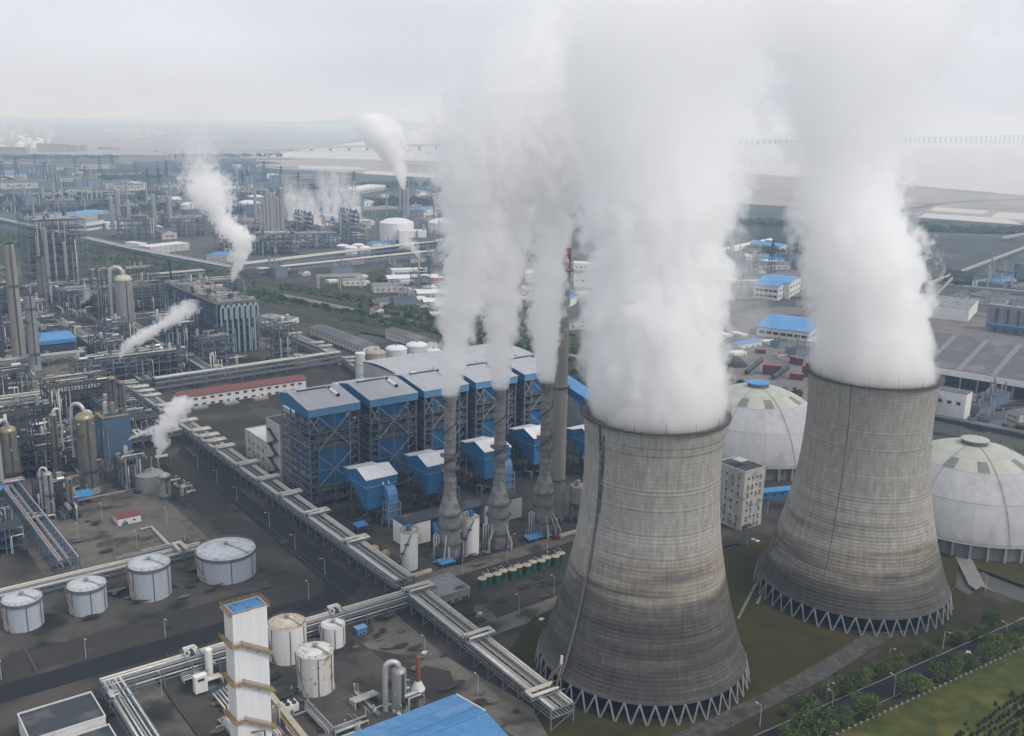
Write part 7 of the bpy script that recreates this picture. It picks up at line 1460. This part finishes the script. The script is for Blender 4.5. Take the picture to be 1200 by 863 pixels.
# ------------------------------------------------------------------ sea bridge
def viaduct(label, pts, y_px, w, zdeck, step, m, deck_t=6):
    P = [depth_at(x, y, Y) for x, y, Y in pts]; t = thing('sea_bridge', label, 'bridge', Vector((P[0].x, P[0].y, 0)), 0, 'sea bridge spans'); o = Vector((P[0].x, P[0].y, 0))
    for a, b in zip(P, P[1:]):
        MB().beam(tuple(a - o), tuple(b - o), w, deck_t).obj('deck', m, t)
        d = b - a; n = max(1, int(d.length / step)); pm = MB().box(-w * .28, -5, 0, w * .28, 5, 1).mesh('pier', m)
        for k in range(n):
            c = a + d * ((k + .5) / n) - o; pr = put(pm, 'pier', t, (c.x, c.y, -2), math.atan2(d.y, d.x) + math.pi / 2); pr.scale = (1, 1, c.z + 2 - deck_t / 2)
viaduct('pale long viaduct over the tidal flats at the far left', [(183, 178, 4900), (250, 176, 5200), (330, 174, 5500), (420, 172, 5800), (540, 169.5, 6200)], 0, 34, 50, 110, mat('bridge_concrete', (.42, .42, .42), None, rough=.8), 14)
viaduct('faint sea bridge on many piers in the haze between the plumes', [(540, 169.5, 6250), (700, 167, 7300), (840, 165, 9300), (960, 163.8, 11200)], 0, 34, 50, 130, mat('bridge_concrete_dark', (.30, .31, .33), None, rough=.8), 9)
viaduct('faintest end of the sea bridge at the upper right', [(960, 163.8, 11250), (1080, 161.6, 13200), (1250, 157.8, 15800)], 0, 34, 50, 130, MATS['bridge_concrete_dark'], 9)
# ------------------------------------------------------------------ trees and plants
LEAFA = mat('leaf_fresh', (.12, .16, .028), (.08, .115, .02), scale=1.2, rough=.7, spec=.2, rnd=.15); LEAFB = mat('leaf_dark', (.055, .08, .016), (.035, .055, .012), scale=1.2, rough=.75, spec=.2, rnd=.15)
BARK = mat('grey_bark', (.11, .09, .07), (.07, .06, .045), scale=2, rough=.95); LEAFC = mat('leaf_blue_dark', (.022, .038, .018), (.015, .028, .014), scale=1.5, rough=.8, spec=.15, rnd=.2)
LEAFBELT = mat('belt_leaf', (.06, .085, .032), (.036, .055, .024), scale=.1, rough=.85, spec=.1, rnd=.2)
def crown_mesh(seed, R=3.6, n=1500, leaf=.62, lobes=9, mats=(LEAFA, LEAFB), zc=3.6, squash=.85):
    r_ = random.Random(seed); q = MB(); L = []
    for k in range(lobes):
        a = r_.uniform(0, 2 * math.pi); e = r_.uniform(-.5, 1.0); d = R * r_.uniform(.3, .62); L.append((Vector((d * math.cos(a) * math.cos(e), d * math.sin(a) * math.cos(e), zc + d * math.sin(e) * squash)), R * r_.uniform(.34, .56), r_.random() < .55))
    for k in range(n):
        c, rad, light = r_.choice(L); v = Vector((r_.gauss(0, 1), r_.gauss(0, 1), r_.gauss(0, 1))).normalized() * rad * (r_.random() ** .33); v.z *= squash; p = c + v
        a = Vector((r_.gauss(0, 1), r_.gauss(0, 1), r_.gauss(0, .7))).normalized() * leaf * r_.uniform(.6, 1.2); b = a.orthogonal().normalized() * leaf * .55
        b.rotate(Matrix.Rotation(r_.random() * 6.28, 3, a.normalized()))
        q.add([tuple(p - a * .5), tuple(p + b * .5), tuple(p + a * .5), tuple(p - b * .5)], [(0, 1, 2, 3)], 0 if (light if r_.random() < .8 else not light) else 1)
    return q.mesh('crown', list(mats))
def trunk_mesh(seed, h=3.8, r=.2):
    r_ = random.Random(seed); q = MB(); q.tube([(0, 0, 0), (.05, .03, h * .5), (.1, -.05, h)], r, 7)
    for k in range(5): a = k * 1.3 + r_.random(); q.tube([(.08, 0, h * (.45 + .1 * k)), (.9 * math.cos(a), .9 * math.sin(a), h * (.65 + .1 * k)), (1.9 * math.cos(a), 1.9 * math.sin(a), h * (.85 + .12 * k))], .08, 5)
    return q.mesh('trunk', BARK)
CRW = [crown_mesh(k) for k in range(5)]; TRK = [trunk_mesh(k) for k in range(2)]
def tree(p, R, lab, k, group, name='broadleaf_tree'):
    t = thing(name, lab, 'tree', p, (k * 2.399) % 6.28, group); s = R / 3.6; t.scale = (s, s, s * (.95 + .1 * (k % 3)))
    put(TRK[k % 2], 'trunk', t); put(CRW[k % 5], 'crown', t); return t
LOW = [(95, 855, 40), (195, 815, 58), (270, 795, 52), (345, 760, 42), (445, 720, 50), (615, 645, 42), (695, 615, 45), (785, 565, 45), (850, 545, 48), (915, 510, 42), (988, 485, 42), (1055, 450, 45), (1125, 415, 45)]
UPR = [(85, 748, 20), (183, 705, 36), (283, 660, 34), (355, 632, 40), (450, 590, 36), (515, 558, 36), (590, 528, 36), (676, 498, 24), (745, 470, 30), (810, 430, 20), (885, 408, 36), (965, 385, 36), (1020, 335, 40), (1165, 365, 35)]
for nm, lst in (('near', LOW), ('far', UPR)):
    for k, (x, y, r) in enumerate(lst):
        px, py = 900 + x / 3.923, 643 + y / 3.923; R = r / 3.923 * .365 * (1.14 if nm == 'near' else 1.26); p = G(px, py, R); p.z = 0
        tree(p, R, '%s tree from the bottom in the %s row along the avenue' % (ordw(k), nm), k + (20 if nm == 'far' else 0), 'avenue trees, %s row' % nm)
r_ = random.Random(31)
# dark young plantation in the corner
PLM = []
for k in range(4):
    q = MB(); rr = random.Random(60 + k)
    for i in range(170):
        z = rr.random() ** .8; w = 1.05 * (1 - z * .75); a = rr.random() * 6.28; d = w * rr.random() ** .5; p = Vector((d * math.cos(a), d * math.sin(a), .25 + z * 2.5)); e = Vector((rr.gauss(0, 1), rr.gauss(0, 1), rr.gauss(0, .6))).normalized() * .34; f_ = e.orthogonal().normalized() * .16
        q.add([tuple(p - e), tuple(p + f_), tuple(p + e), tuple(p - f_)], [(0, 1, 2, 3)], 0 if rr.random() < .7 else 1)
    PLM.append(q.mesh('foliage', [LEAFC, LEAFB]))
STM = MB().cyl(0, 0, 0, 1.2, .06, 5).mesh('stem', BARK); np_ = 0
for i in range(58):
    for j in range(24):
        u_, v_ = -6 + i * 2.45 + r_.uniform(-.5, .5), -203 - j * 2.5 + r_.uniform(-.5, .5); p = uv(u_, v_); d = p - CP; y = 431.5 - CF * d.dot(_u) / d.dot(_f); x = 600 + CF * d.dot(_r) / d.dot(_f)
        if x > 1215 or y > 872 or np_ > 290 or y < 868 - (x - 1112) * .62 + r_.uniform(-6, 6): continue
        t = thing('young_conifer', 'small dark bush of the young plantation in the lower right corner', 'bush', p, r_.random() * 6, 'dark bushes of the plantation'); s = r_.uniform(.75, 1.25); t.scale = (s, s, s); put(PLM[np_ % 4], 'foliage', t); put(STM, 'stem', t); np_ += 1
# fence along the avenue
t = thing('post_fence', 'row of square concrete fence posts with thin rails beside the avenue', 'fence', av(-80, 13.9), TH - .063)
pm = MB().box(-.22, -.22, 0, .22, .22, 1.9).box(-.3, -.3, 1.9, .3, .3, 2.1).mesh('post', CONC)
for k in range(78): put(pm, 'post', t, (k * 3.0, 0, 0))
for z in (.5, 1.1, 1.7): MB().box(0, -.03, z, 231, .03, z + .06).obj('rail', STEELG, t)
MB().box(-.2, -.16, 0, 231.2, .16, .3).obj('plinth', CONCD, t)
# grass tufts on the lawn and meadow: uncountable
def tufts(name, regs, n, m, h, seed, w=.22):
    rr = random.Random(seed); q = MB()
    for k in range(n):
        a = rr.choice(regs) if rr.random() < .9 else regs[0]; u_, v_ = rr.uniform(a[0], a[2]), rr.uniform(a[1], a[3]); p = uv(u_, v_)
        if (p - T1).length < 43 or (p - T2).length < 44 or (-154 < v_ < -140 and u_ > 20): continue
        for j in range(3):
            e = rr.uniform(0, 6.28); hh = h * rr.uniform(.5, 1.3); c, s = math.cos(e) * w, math.sin(e) * w; lx, ly = rr.uniform(-.2, .2), rr.uniform(-.2, .2)
            q.add([(p.x - c, p.y - s, .1), (p.x + c, p.y + s, .1), (p.x + lx, p.y + ly, .1 + hh)], [(0, 1, 2)], rr.randrange(2))
    o = q.obj(name, list(m)); tag(o, 'tufts of rough grass on the %s' % ('meadow beside the fence' if name == 'meadow_grass' else 'lawns around both towers'), 'grass', kind='stuff')
tufts('meadow_grass', [(-20, -300, 170, -193)], 24000, (mat('grass_tuft_light', (.12, .14, .04), None), mat('grass_tuft_mid', (.075, .095, .026), None)), .7, 1, .3)
tufts('lawn_grass', [(-40, -158, 60, -70), (60, -156, 160, -64), (188, -190, 260, -132), (-20, -180, 60, -177)], 16000, (mat('lawn_tuft', (.07, .068, .026), None), mat('lawn_tuft_dark', (.045, .05, .02), None)), .45, 2, .28)
# low trees of the green belt, the nearer ones each a tree
BC = [crown_mesh(90 + k, 3.4, 220, 1.5, 7, (LEAFBELT, LEAFB), 3.2) for k in range(3)]; BT = MB().cyl(0, 0, 0, 3, .25, 6).mesh('trunk', BARK); nb = 0
def beltrow(a, b, n, jit, lab, s0=1.0):
    global nb
    A, B = G(*a), G(*b)
    for k in range(n):
        p = A + (B - A) * ((k + r_.uniform(-.3, .3)) / n) + Vector((r_.uniform(-jit, jit), r_.uniform(-jit, jit), 0)); p.z = 0
        t = thing('belt_tree', lab, 'tree', p, r_.random() * 6, lab.replace('low tree', 'low trees')); s = s0 * r_.uniform(.7, 1.35); t.scale = (s, s, s); put(BC[nb % 3], 'crown', t); put(BT, 'trunk', t); nb += 1
beltrow((425, 362), (520, 383), 15, 3, 'low tree along the upper side of the belt road'); beltrow((398, 366), (520, 393), 26, 4, 'low tree along the lower side of the belt road'); beltrow((300, 346), (400, 369), 22, 5, 'low tree on the bank behind the dark pipe rack')
beltrow((520, 393), (700, 435), 20, 6, 'low tree on the belt behind the stacks'); beltrow((660, 440), (690, 462), 6, 5, 'low tree beside the blue conveyor roof right of the chimney', 1.2); beltrow((855, 452), (945, 470), 10, 5, 'low tree on the bank above the left dome'); beltrow((1140, 498), (1215, 515), 14, 6, 'low tree behind the right dome', 1.1); beltrow((440, 330), (520, 352), 14, 10, 'low tree among the offices beyond the belt road')
def woods(name, lab, poly_rows, n, m, seed, s=3.0, h=5.0):
    rr = random.Random(seed); q = MB()
    for k in range(n):
        (x0, y0), (x1, y1), dy = rr.choice(poly_rows); f_ = rr.random(); p = G(x0 + (x1 - x0) * f_, y0 + (y1 - y0) * f_ + rr.uniform(-dy, dy)); S_ = s * rr.uniform(.6, 1.3); H_ = h * rr.uniform(.6, 1.2)
        for j in range(7):
            c = Vector((p.x + rr.uniform(-S_, S_) * .7, p.y + rr.uniform(-S_, S_) * .7, H_ * rr.uniform(.25, .9))); a = Vector((rr.gauss(0, 1), rr.gauss(0, 1), rr.gauss(0, .6))).normalized() * S_ * .6; b = a.orthogonal().normalized() * S_ * .4
            q.add([tuple(c - a), tuple(c + b), tuple(c + a), tuple(c - b)], [(0, 1, 2, 3)])
    o = q.obj(name, m); tag(o, lab, 'woods', kind='stuff')
woods('belt_woods', 'mass of low trees and scrub in the green belt', [((-30, 276), (300, 335), 7), ((150, 318), (330, 352), 7), ((330, 338), (520, 372), 3), ((400, 372), (700, 415), 6)], 1500, LEAFBELT, 1, 3.4, 5)
woods('far_woods', 'dark lines of far trees across the hazy plain', [((-20, 236), (330, 228), 3), ((-20, 213), (330, 205), 2), ((330, 222), (540, 216), 2), ((0, 186), (330, 183), 1.5), ((850, 262), (1200, 274), 2), ((400, 240), (560, 236), 3), ((-20, 250), (200, 246), 3), ((1110, 330), (1240, 345), 5), ((860, 290), (960, 300), 5)], 2600, mat('far_leaf', (.045, .062, .035), None, rough=.9), 2, 9, 10)
# ------------------------------------------------------------------ steam
def plume(label, pts, y, dens, soft=.12, amp=.62, soft_top=.7, R_ref=None, step=.4, grow_t=.16, seed=0, group=None, nscale=1.0, y_drift=0.0, n=40, depth_scale=1.0):
    """pts: (px, py, half width px, density factor) up the middle of the plume, seen in the upright plane through its source"""
    A = []
    for px, py, hw, dn in pts:
        c = depth_at(px, py, y); e = depth_at(px + hw, py, y); A.append((c.x, c.z, (e - c).length, dn))
    x0, z0 = A[0][0], A[0][1]; H = A[-1][1] - z0
    T = [(a[1] - z0) / H for a in A]
    X = [a[0] - x0 for a in A]; Rr = [a[2] for a in A]; D = [a[3] for a in A]
    xmin, xmax = min(X) - 1e-3, max(X) + 1e-3; rmax = max(Rr)
    def lerp(t, V):
        for i in range(len(T) - 1):
            if t <= T[i + 1]:
                f = (t - T[i]) / max(1e-6, T[i + 1] - T[i]); return V[i] + (V[i + 1] - V[i]) * f
        return V[-1]
    mb = MB(); na = 32; vs = []
    for i in range(n + 1):
        t = i / n; r = lerp(t, Rr); cx = lerp(t, X); grow = min(1, .25 + t * 6)
        if i == n: r *= .6
        for j in range(na):
            a = 2 * math.pi * j / na
            l = 1 + grow * amp * (.55 + .3 * mnoise.noise(Vector((math.cos(a) * 1.6 + seed, math.sin(a) * 1.6, t * H / rmax * 1.4 + seed))))
            vs.append((cx + r * l * math.cos(a), y_drift * t * H + r * l * depth_scale * math.sin(a), t * H))
    fs = [(i * na + j, i * na + (j + 1) % na, (i + 1) * na + (j + 1) % na, (i + 1) * na + j) for i in range(n) for j in range(na)]
    fs += [tuple(range(na))[::-1], tuple(range(n * na, n * na + na))]
    mb.add(vs, fs, 0, True)
    m = bpy.data.materials.new('steam'); m.use_nodes = True; nt = m.node_tree; L = nt.links; nt.nodes.remove(nt.nodes['Principled BSDF'])
    out = [q for q in nt.nodes if q.type == 'OUTPUT_MATERIAL'][0]
    tc = _n(nt, 'ShaderNodeTexCoord'); sx = _n(nt, 'ShaderNodeSeparateXYZ')
    L.new(tc.outputs['Object'], sx.inputs[0])
    tz = _n(nt, 'ShaderNodeMath', operation='DIVIDE'); L.new(sx.outputs['Z'], tz.inputs[0]); tz.inputs[1].default_value = H
    def curve(V, lo, hi):
        c = _n(nt, 'ShaderNodeFloatCurve'); cv = c.mapping.curves[0]; c.mapping.use_clip = True
        P = [(max(0, min(1, t)), (v - lo) / (hi - lo)) for t, v in zip(T, V)]
        cv.points[0].location = P[0]; cv.points[1].location = P[-1]
        for p in P[1:-1]: cv.points.new(*p)
        c.mapping.update(); L.new(tz.outputs[0], c.inputs['Value'])
        mr = _n(nt, 'ShaderNodeMapRange'); mr.inputs['To Min'].default_value = lo; mr.inputs['To Max'].default_value = hi; L.new(c.outputs[0], mr.inputs[0])
        return mr.outputs[0]
    cx = curve(X, xmin, xmax); rr = curve(Rr, 0, rmax); dd = curve(D, 0, max(D))
    def mth(op, a, b=None):
        q = _n(nt, 'ShaderNodeMath', operation=op)
        for k, w in enumerate((a, b)):
            if w is None: continue
            if isinstance(w, (int, float)): q.inputs[k].default_value = w
            else: L.new(w, q.inputs[k])
        return q.outputs[0]
    dx = mth('DIVIDE', mth('SUBTRACT', sx.outputs['X'], cx), rr)
    dy = mth('DIVIDE', mth('SUBTRACT', sx.outputs['Y'], mth('MULTIPLY', sx.outputs['Z'], y_drift)), mth('MULTIPLY', rr, depth_scale))
    rho = mth('SQRT', mth('ADD', mth('MULTIPLY', dx, dx), mth('MULTIPLY', dy, dy)))
    mp = _n(nt, 'ShaderNodeMapping'); mp.inputs['Location'].default_value = (seed * 37.1, seed * 11.7, seed * 5.3); mp.inputs['Scale'].default_value = (1, 1, .85)
    L.new(tc.outputs['Object'], mp.inputs[0])
    rb_ = R_ref or A[min(2, len(A) - 1)][2]
    def puff(f, w, det):
        q = _n(nt, 'ShaderNodeTexNoise'); q.inputs['Scale'].default_value = nscale * f / rb_; q.inputs['Detail'].default_value = det; q.inputs['Roughness'].default_value = .5; L.new(mp.outputs[0], q.inputs['Vector'])
        return mth('MULTIPLY', mth('ABSOLUTE', mth('SUBTRACT', mth('MULTIPLY', q.outputs['Fac'], 2.0), 1.0)), w)
    bil = mth('ADD', mth('ADD', puff(.95, 1.25, 0), puff(2.3, 1.0, 0)), puff(5.6, .65, 1))
    nn_ = mth('SUBTRACT', bil, .55)
    ga = _n(nt, 'ShaderNodeMapRange'); ga.inputs['From Max'].default_value = grow_t; ga.inputs['To Min'].default_value = amp * .12; ga.inputs['To Max'].default_value = amp; L.new(tz.outputs[0], ga.inputs[0])
    s = mth('ADD', mth('SUBTRACT', 1.0, rho), mth('MULTIPLY', nn_, ga.outputs[0]))
    sm = _n(nt, 'ShaderNodeMapRange', interpolation_type='SMOOTHSTEP'); sm.inputs['From Min'].default_value = 0; L.new(s, sm.inputs[0]); sf = _n(nt, 'ShaderNodeMapRange'); sf.inputs['To Min'].default_value = soft; sf.inputs['To Max'].default_value = soft + soft_top; L.new(tz.outputs[0], sf.inputs[0]); L.new(sf.outputs[0], sm.inputs['From Max'])
    den = mth('MULTIPLY', mth('MULTIPLY', sm.outputs[0], dd), dens)
    pv = _n(nt, 'ShaderNodeVolumePrincipled'); pv.inputs['Color'].default_value = (1, 1, 1, 1); pv.inputs['Anisotropy'].default_value = .28
    L.new(den, pv.inputs['Density']); L.new(pv.outputs[0], out.inputs['Volume'])
    try: m.cycles.volume_step_rate = step
    except Exception: pass
    o = mb.obj('steam_plume', m, loc=(x0, y, z0))
    return tag(o, label, 'steam plume', group)
GP = 'steam plumes of the cooling towers'; GS = 'steam plumes of the slim flue stacks'
plume('broad white steam plume rising from the nearer cooling tower', [(770, 489, 80, 1), (768, 440, 85, 1), (766, 400, 84, 1), (765, 350, 83, .95), (768, 300, 85, .9), (770, 250, 90, .8), (772, 200, 98, .6), (768, 150, 110, .42), (768, 100, 124, .34), (780, 50, 145, .3), (800, 0, 165, .28), (810, -50, 175, .26)], T1.y, .2, seed=1, group=GP, amp=.6, soft=.09, soft_top=.38, step=.28, nscale=1.7, grow_t=.3)
plume('broad white steam plume rising from the farther cooling tower', [(1023, 440, 74, 1), (1022, 400, 68.4, 1), (1018, 360, 65.7, 1), (1014, 320, 70.2, 0.95), (1006, 280, 75.6, 0.85), (996, 240, 66.6, 0.75), (995, 200, 64.8, 0.6), (997, 150, 84, 0.45), (1003, 100, 100, 0.36), (1005, 50, 122, 0.32), (1000, 0, 140, 0.3), (1000, -50, 150, 0.28)], T2.y, .18, seed=2, group=GP, amp=.6, soft=.09, soft_top=.38, step=.28, nscale=1.7, grow_t=.3)
plume('thin torn veil of steam hanging right of the nearer tower plume', [(860, 425, 14, .5), (872, 385, 28, .8), (868, 340, 36, 1), (858, 290, 38, 1), (850, 240, 34, .8), (850, 190, 34, .4)], T1.y + 25, .026, seed=3, amp=.9, soft=.4)
ystk = [OY + (u_ * ST + v_ * CT) for u_, v_ in ((0, 0), (25, -2), (50.5, -3))]
plume('steam plume from the slim stack farthest left of the three', [(526.5, 464, 10, 1), (532, 420, 17, 1), (536, 380, 22, 1), (543, 340, 29, 0.95), (551, 300, 36, 0.85), (557, 260, 43, 0.7), (560, 220, 56, 0.646), (568, 180, 67.76, 0.4651), (582, 140, 71.46, 0.3618), (600, 100, 73.92, 0.2842), (625, 60, 73.92, 0.2067), (645, 20, 68.99, 0.1292), (660, -10, 61.6, 0.0646)], ystk[0], .32, seed=4, group=GS, amp=.75)
plume('steam plume from the middle one of the three slim stacks', [(586, 456, 10, 1), (586, 420, 16, 1), (587, 380, 20, 1), (589, 340, 25, 0.95), (593, 300, 29, 0.85), (600, 260, 36, 0.65), (609, 220, 51.52, 0.5814), (620, 180, 68.99, 0.4393), (634, 140, 76.38, 0.3359), (650, 100, 78.85, 0.2584), (668, 60, 78.85, 0.1938), (685, 20, 73.92, 0.1292), (700, -10, 67.76, 0.0646)], ystk[1], .32, seed=5, group=GS, amp=.75)
plume('steam plume from the slim stack nearest the big tower', [(641, 448, 10, 1), (640, 420, 15, 1), (640, 380, 20, 1), (642, 340, 22, 0.95), (644, 300, 23, 0.9), (648, 260, 29, 0.7), (656, 220, 43.68, 0.646), (666, 180, 61.6, 0.4651), (678, 140, 71.46, 0.3359), (692, 100, 81.31, 0.2584), (706, 60, 88.7, 0.1938), (718, 10, 93.63, 0.1292), (725, -20, 93.63, 0.0646)], ystk[2], .32, seed=6, group=GS, amp=.75)
def yat(px, py, z): return G(px, py, z).y
plume('tall bent steam plume rising behind the big compressor building', [(272, 331, 1.5, 1), (276, 317, 6, 1), (281, 302, 9, 1), (283, 287, 12, 1), (275, 273, 15, 1), (262, 259, 13, .95), (251, 245, 16, .9), (244, 230, 22, .7), (243, 213, 24, .45), (236, 196, 20, .22), (232, 175, 24, .1), (229, 150, 24, .06), (226, 125, 20, .02)], yat(275, 333, 30), .26, seed=7, amp=1.25, soft=.12, soft_top=.5)
plume('slanting white steam jet leaving the top of the brown twin column', [(141, 421, 1.5, 1), (145, 412, 5, 1), (157, 402, 9, 1), (166, 396, 11, 1), (178, 387, 11, .9), (195, 379, 13, .85), (207, 371, 15, .7), (217, 361, 14, .5), (223, 351, 8, .3)], yat(149, 525, 0), .36, seed=8, amp=1.25, soft=.12, soft_top=.5)
plume('white steam jet from the vent pipes beside the flat round tank', [(185, 534, 2.5, 1), (190, 521, 7, 1), (188, 509, 9, 1), (197, 498, 12, .95), (204, 487, 12, .85), (210, 475, 13, .7), (215, 465, 8, .4)], yat(184, 580, 0), .5, seed=9, amp=1.25, soft=.12, soft_top=.5)
plume('small white steam jet blown sideways by the round tank vent', [(150, 516, 1, 1), (160, 511, 4.88, 1), (172, 505, 6.1, 1), (186, 499, 7.32, 0.92)], yat(170, 575, 0), .3, seed=10, amp=1.25)
plume('small puff of steam beside the blue roofed shelter', [(97, 356, 2, .8), (101, 350, 5, 1), (105, 343, 7, .8), (108, 338, 5, .4)], yat(100, 362, 10), .12, seed=11, amp=1.25)
plume('steam plume leaning left from the far twin chimneys', [(473, 222, 2.5, 1), (471, 208, 6.1, 1), (466, 195, 9.76, 1), (459, 180, 14.64, 1), (450, 164, 20.74, 0.9775), (443, 148, 23.18, 0.805), (434, 133, 17.08, 0.46)], yat(475, 262, 0), .16, seed=12, amp=1.25, soft=.12, soft_top=.5)
plume('small steam plume drifting from the lone vent mast by the long rack', [(491, 302, 1.5, 1), (487, 295, 5, 1), (481, 287, 7, 1), (478, 278, 6, .7), (477, 266, 4, .45), (474, 252, 3, .2)], yat(491, 345, 0), .12, seed=13, amp=1.25)
yc = G(365, 272, 0).y
for k, (x_, yb, xt, yt) in enumerate([(342, 263, 336, 207), (352, 265, 345, 210), (362, 267, 357, 214), (372, 269, 367, 222), (384, 259, 376, 196), (396, 261, 390, 192), (408, 262, 402, 198), (419, 263, 413, 212)]):
    w = 6 + (k % 3)
    plume('steam over the %s fan cell of the far cooling rows, counted left to right' % ordw(k), [(x_, yb, 4, 1), (x_ - 1, yb - 12, 6, .95), ((x_ * 2 + xt) / 3, (yb * 2 + yt) / 3, w, .8), ((x_ + xt) / 2, (yb + yt) / 2, w + 1, .6), ((x_ + xt * 2) / 3, (yb + yt * 2) / 3, w + 2, .4), (xt, yt, w, .15)], yc + (25 if k > 3 else -15), .1, seed=20 + k, amp=.7, n=20, group='steam of the far cooling cells')
# ------------------------------------------------------------------ haze
hz = bpy.data.materials.new('haze'); hz.use_nodes = True; hn = hz.node_tree; hn.nodes.remove(hn.nodes['Principled BSDF'])
pv = hn.nodes.new('ShaderNodeVolumePrincipled'); pv.inputs['Color'].default_value = (.50, .73, 1.0, 1); pv.inputs['Absorption Color'].default_value = (1, 1, 1, 1); pv.inputs['Density'].default_value = .000145; pv.inputs['Anisotropy'].default_value = .1
hn.links.new(pv.outputs[0], [q for q in hn.nodes if q.type == 'OUTPUT_MATERIAL'][0].inputs['Volume'])
mb = MB(); mb.box(-24500, -900, -8, 24500, 24200, 330); mb.obj('haze', hz, kind='stuff')

# ------------------------------------------------------------------ alike things: say which one, counted across the view
sets = {}
for o in S.objects:
    if o.parent is None and 'label' in o: sets.setdefault(o['label'], []).append(o)
for lab, obs in sets.items():
    if not 2 <= len(obs) <= 99: continue
    def sx(o): d = o.location - CP; return d.dot(_r) / max(1, d.dot(_f))
    for i, o in enumerate(sorted(obs, key=sx)): o['label'] = lab + ', ' + ordw(i) + ' from left'
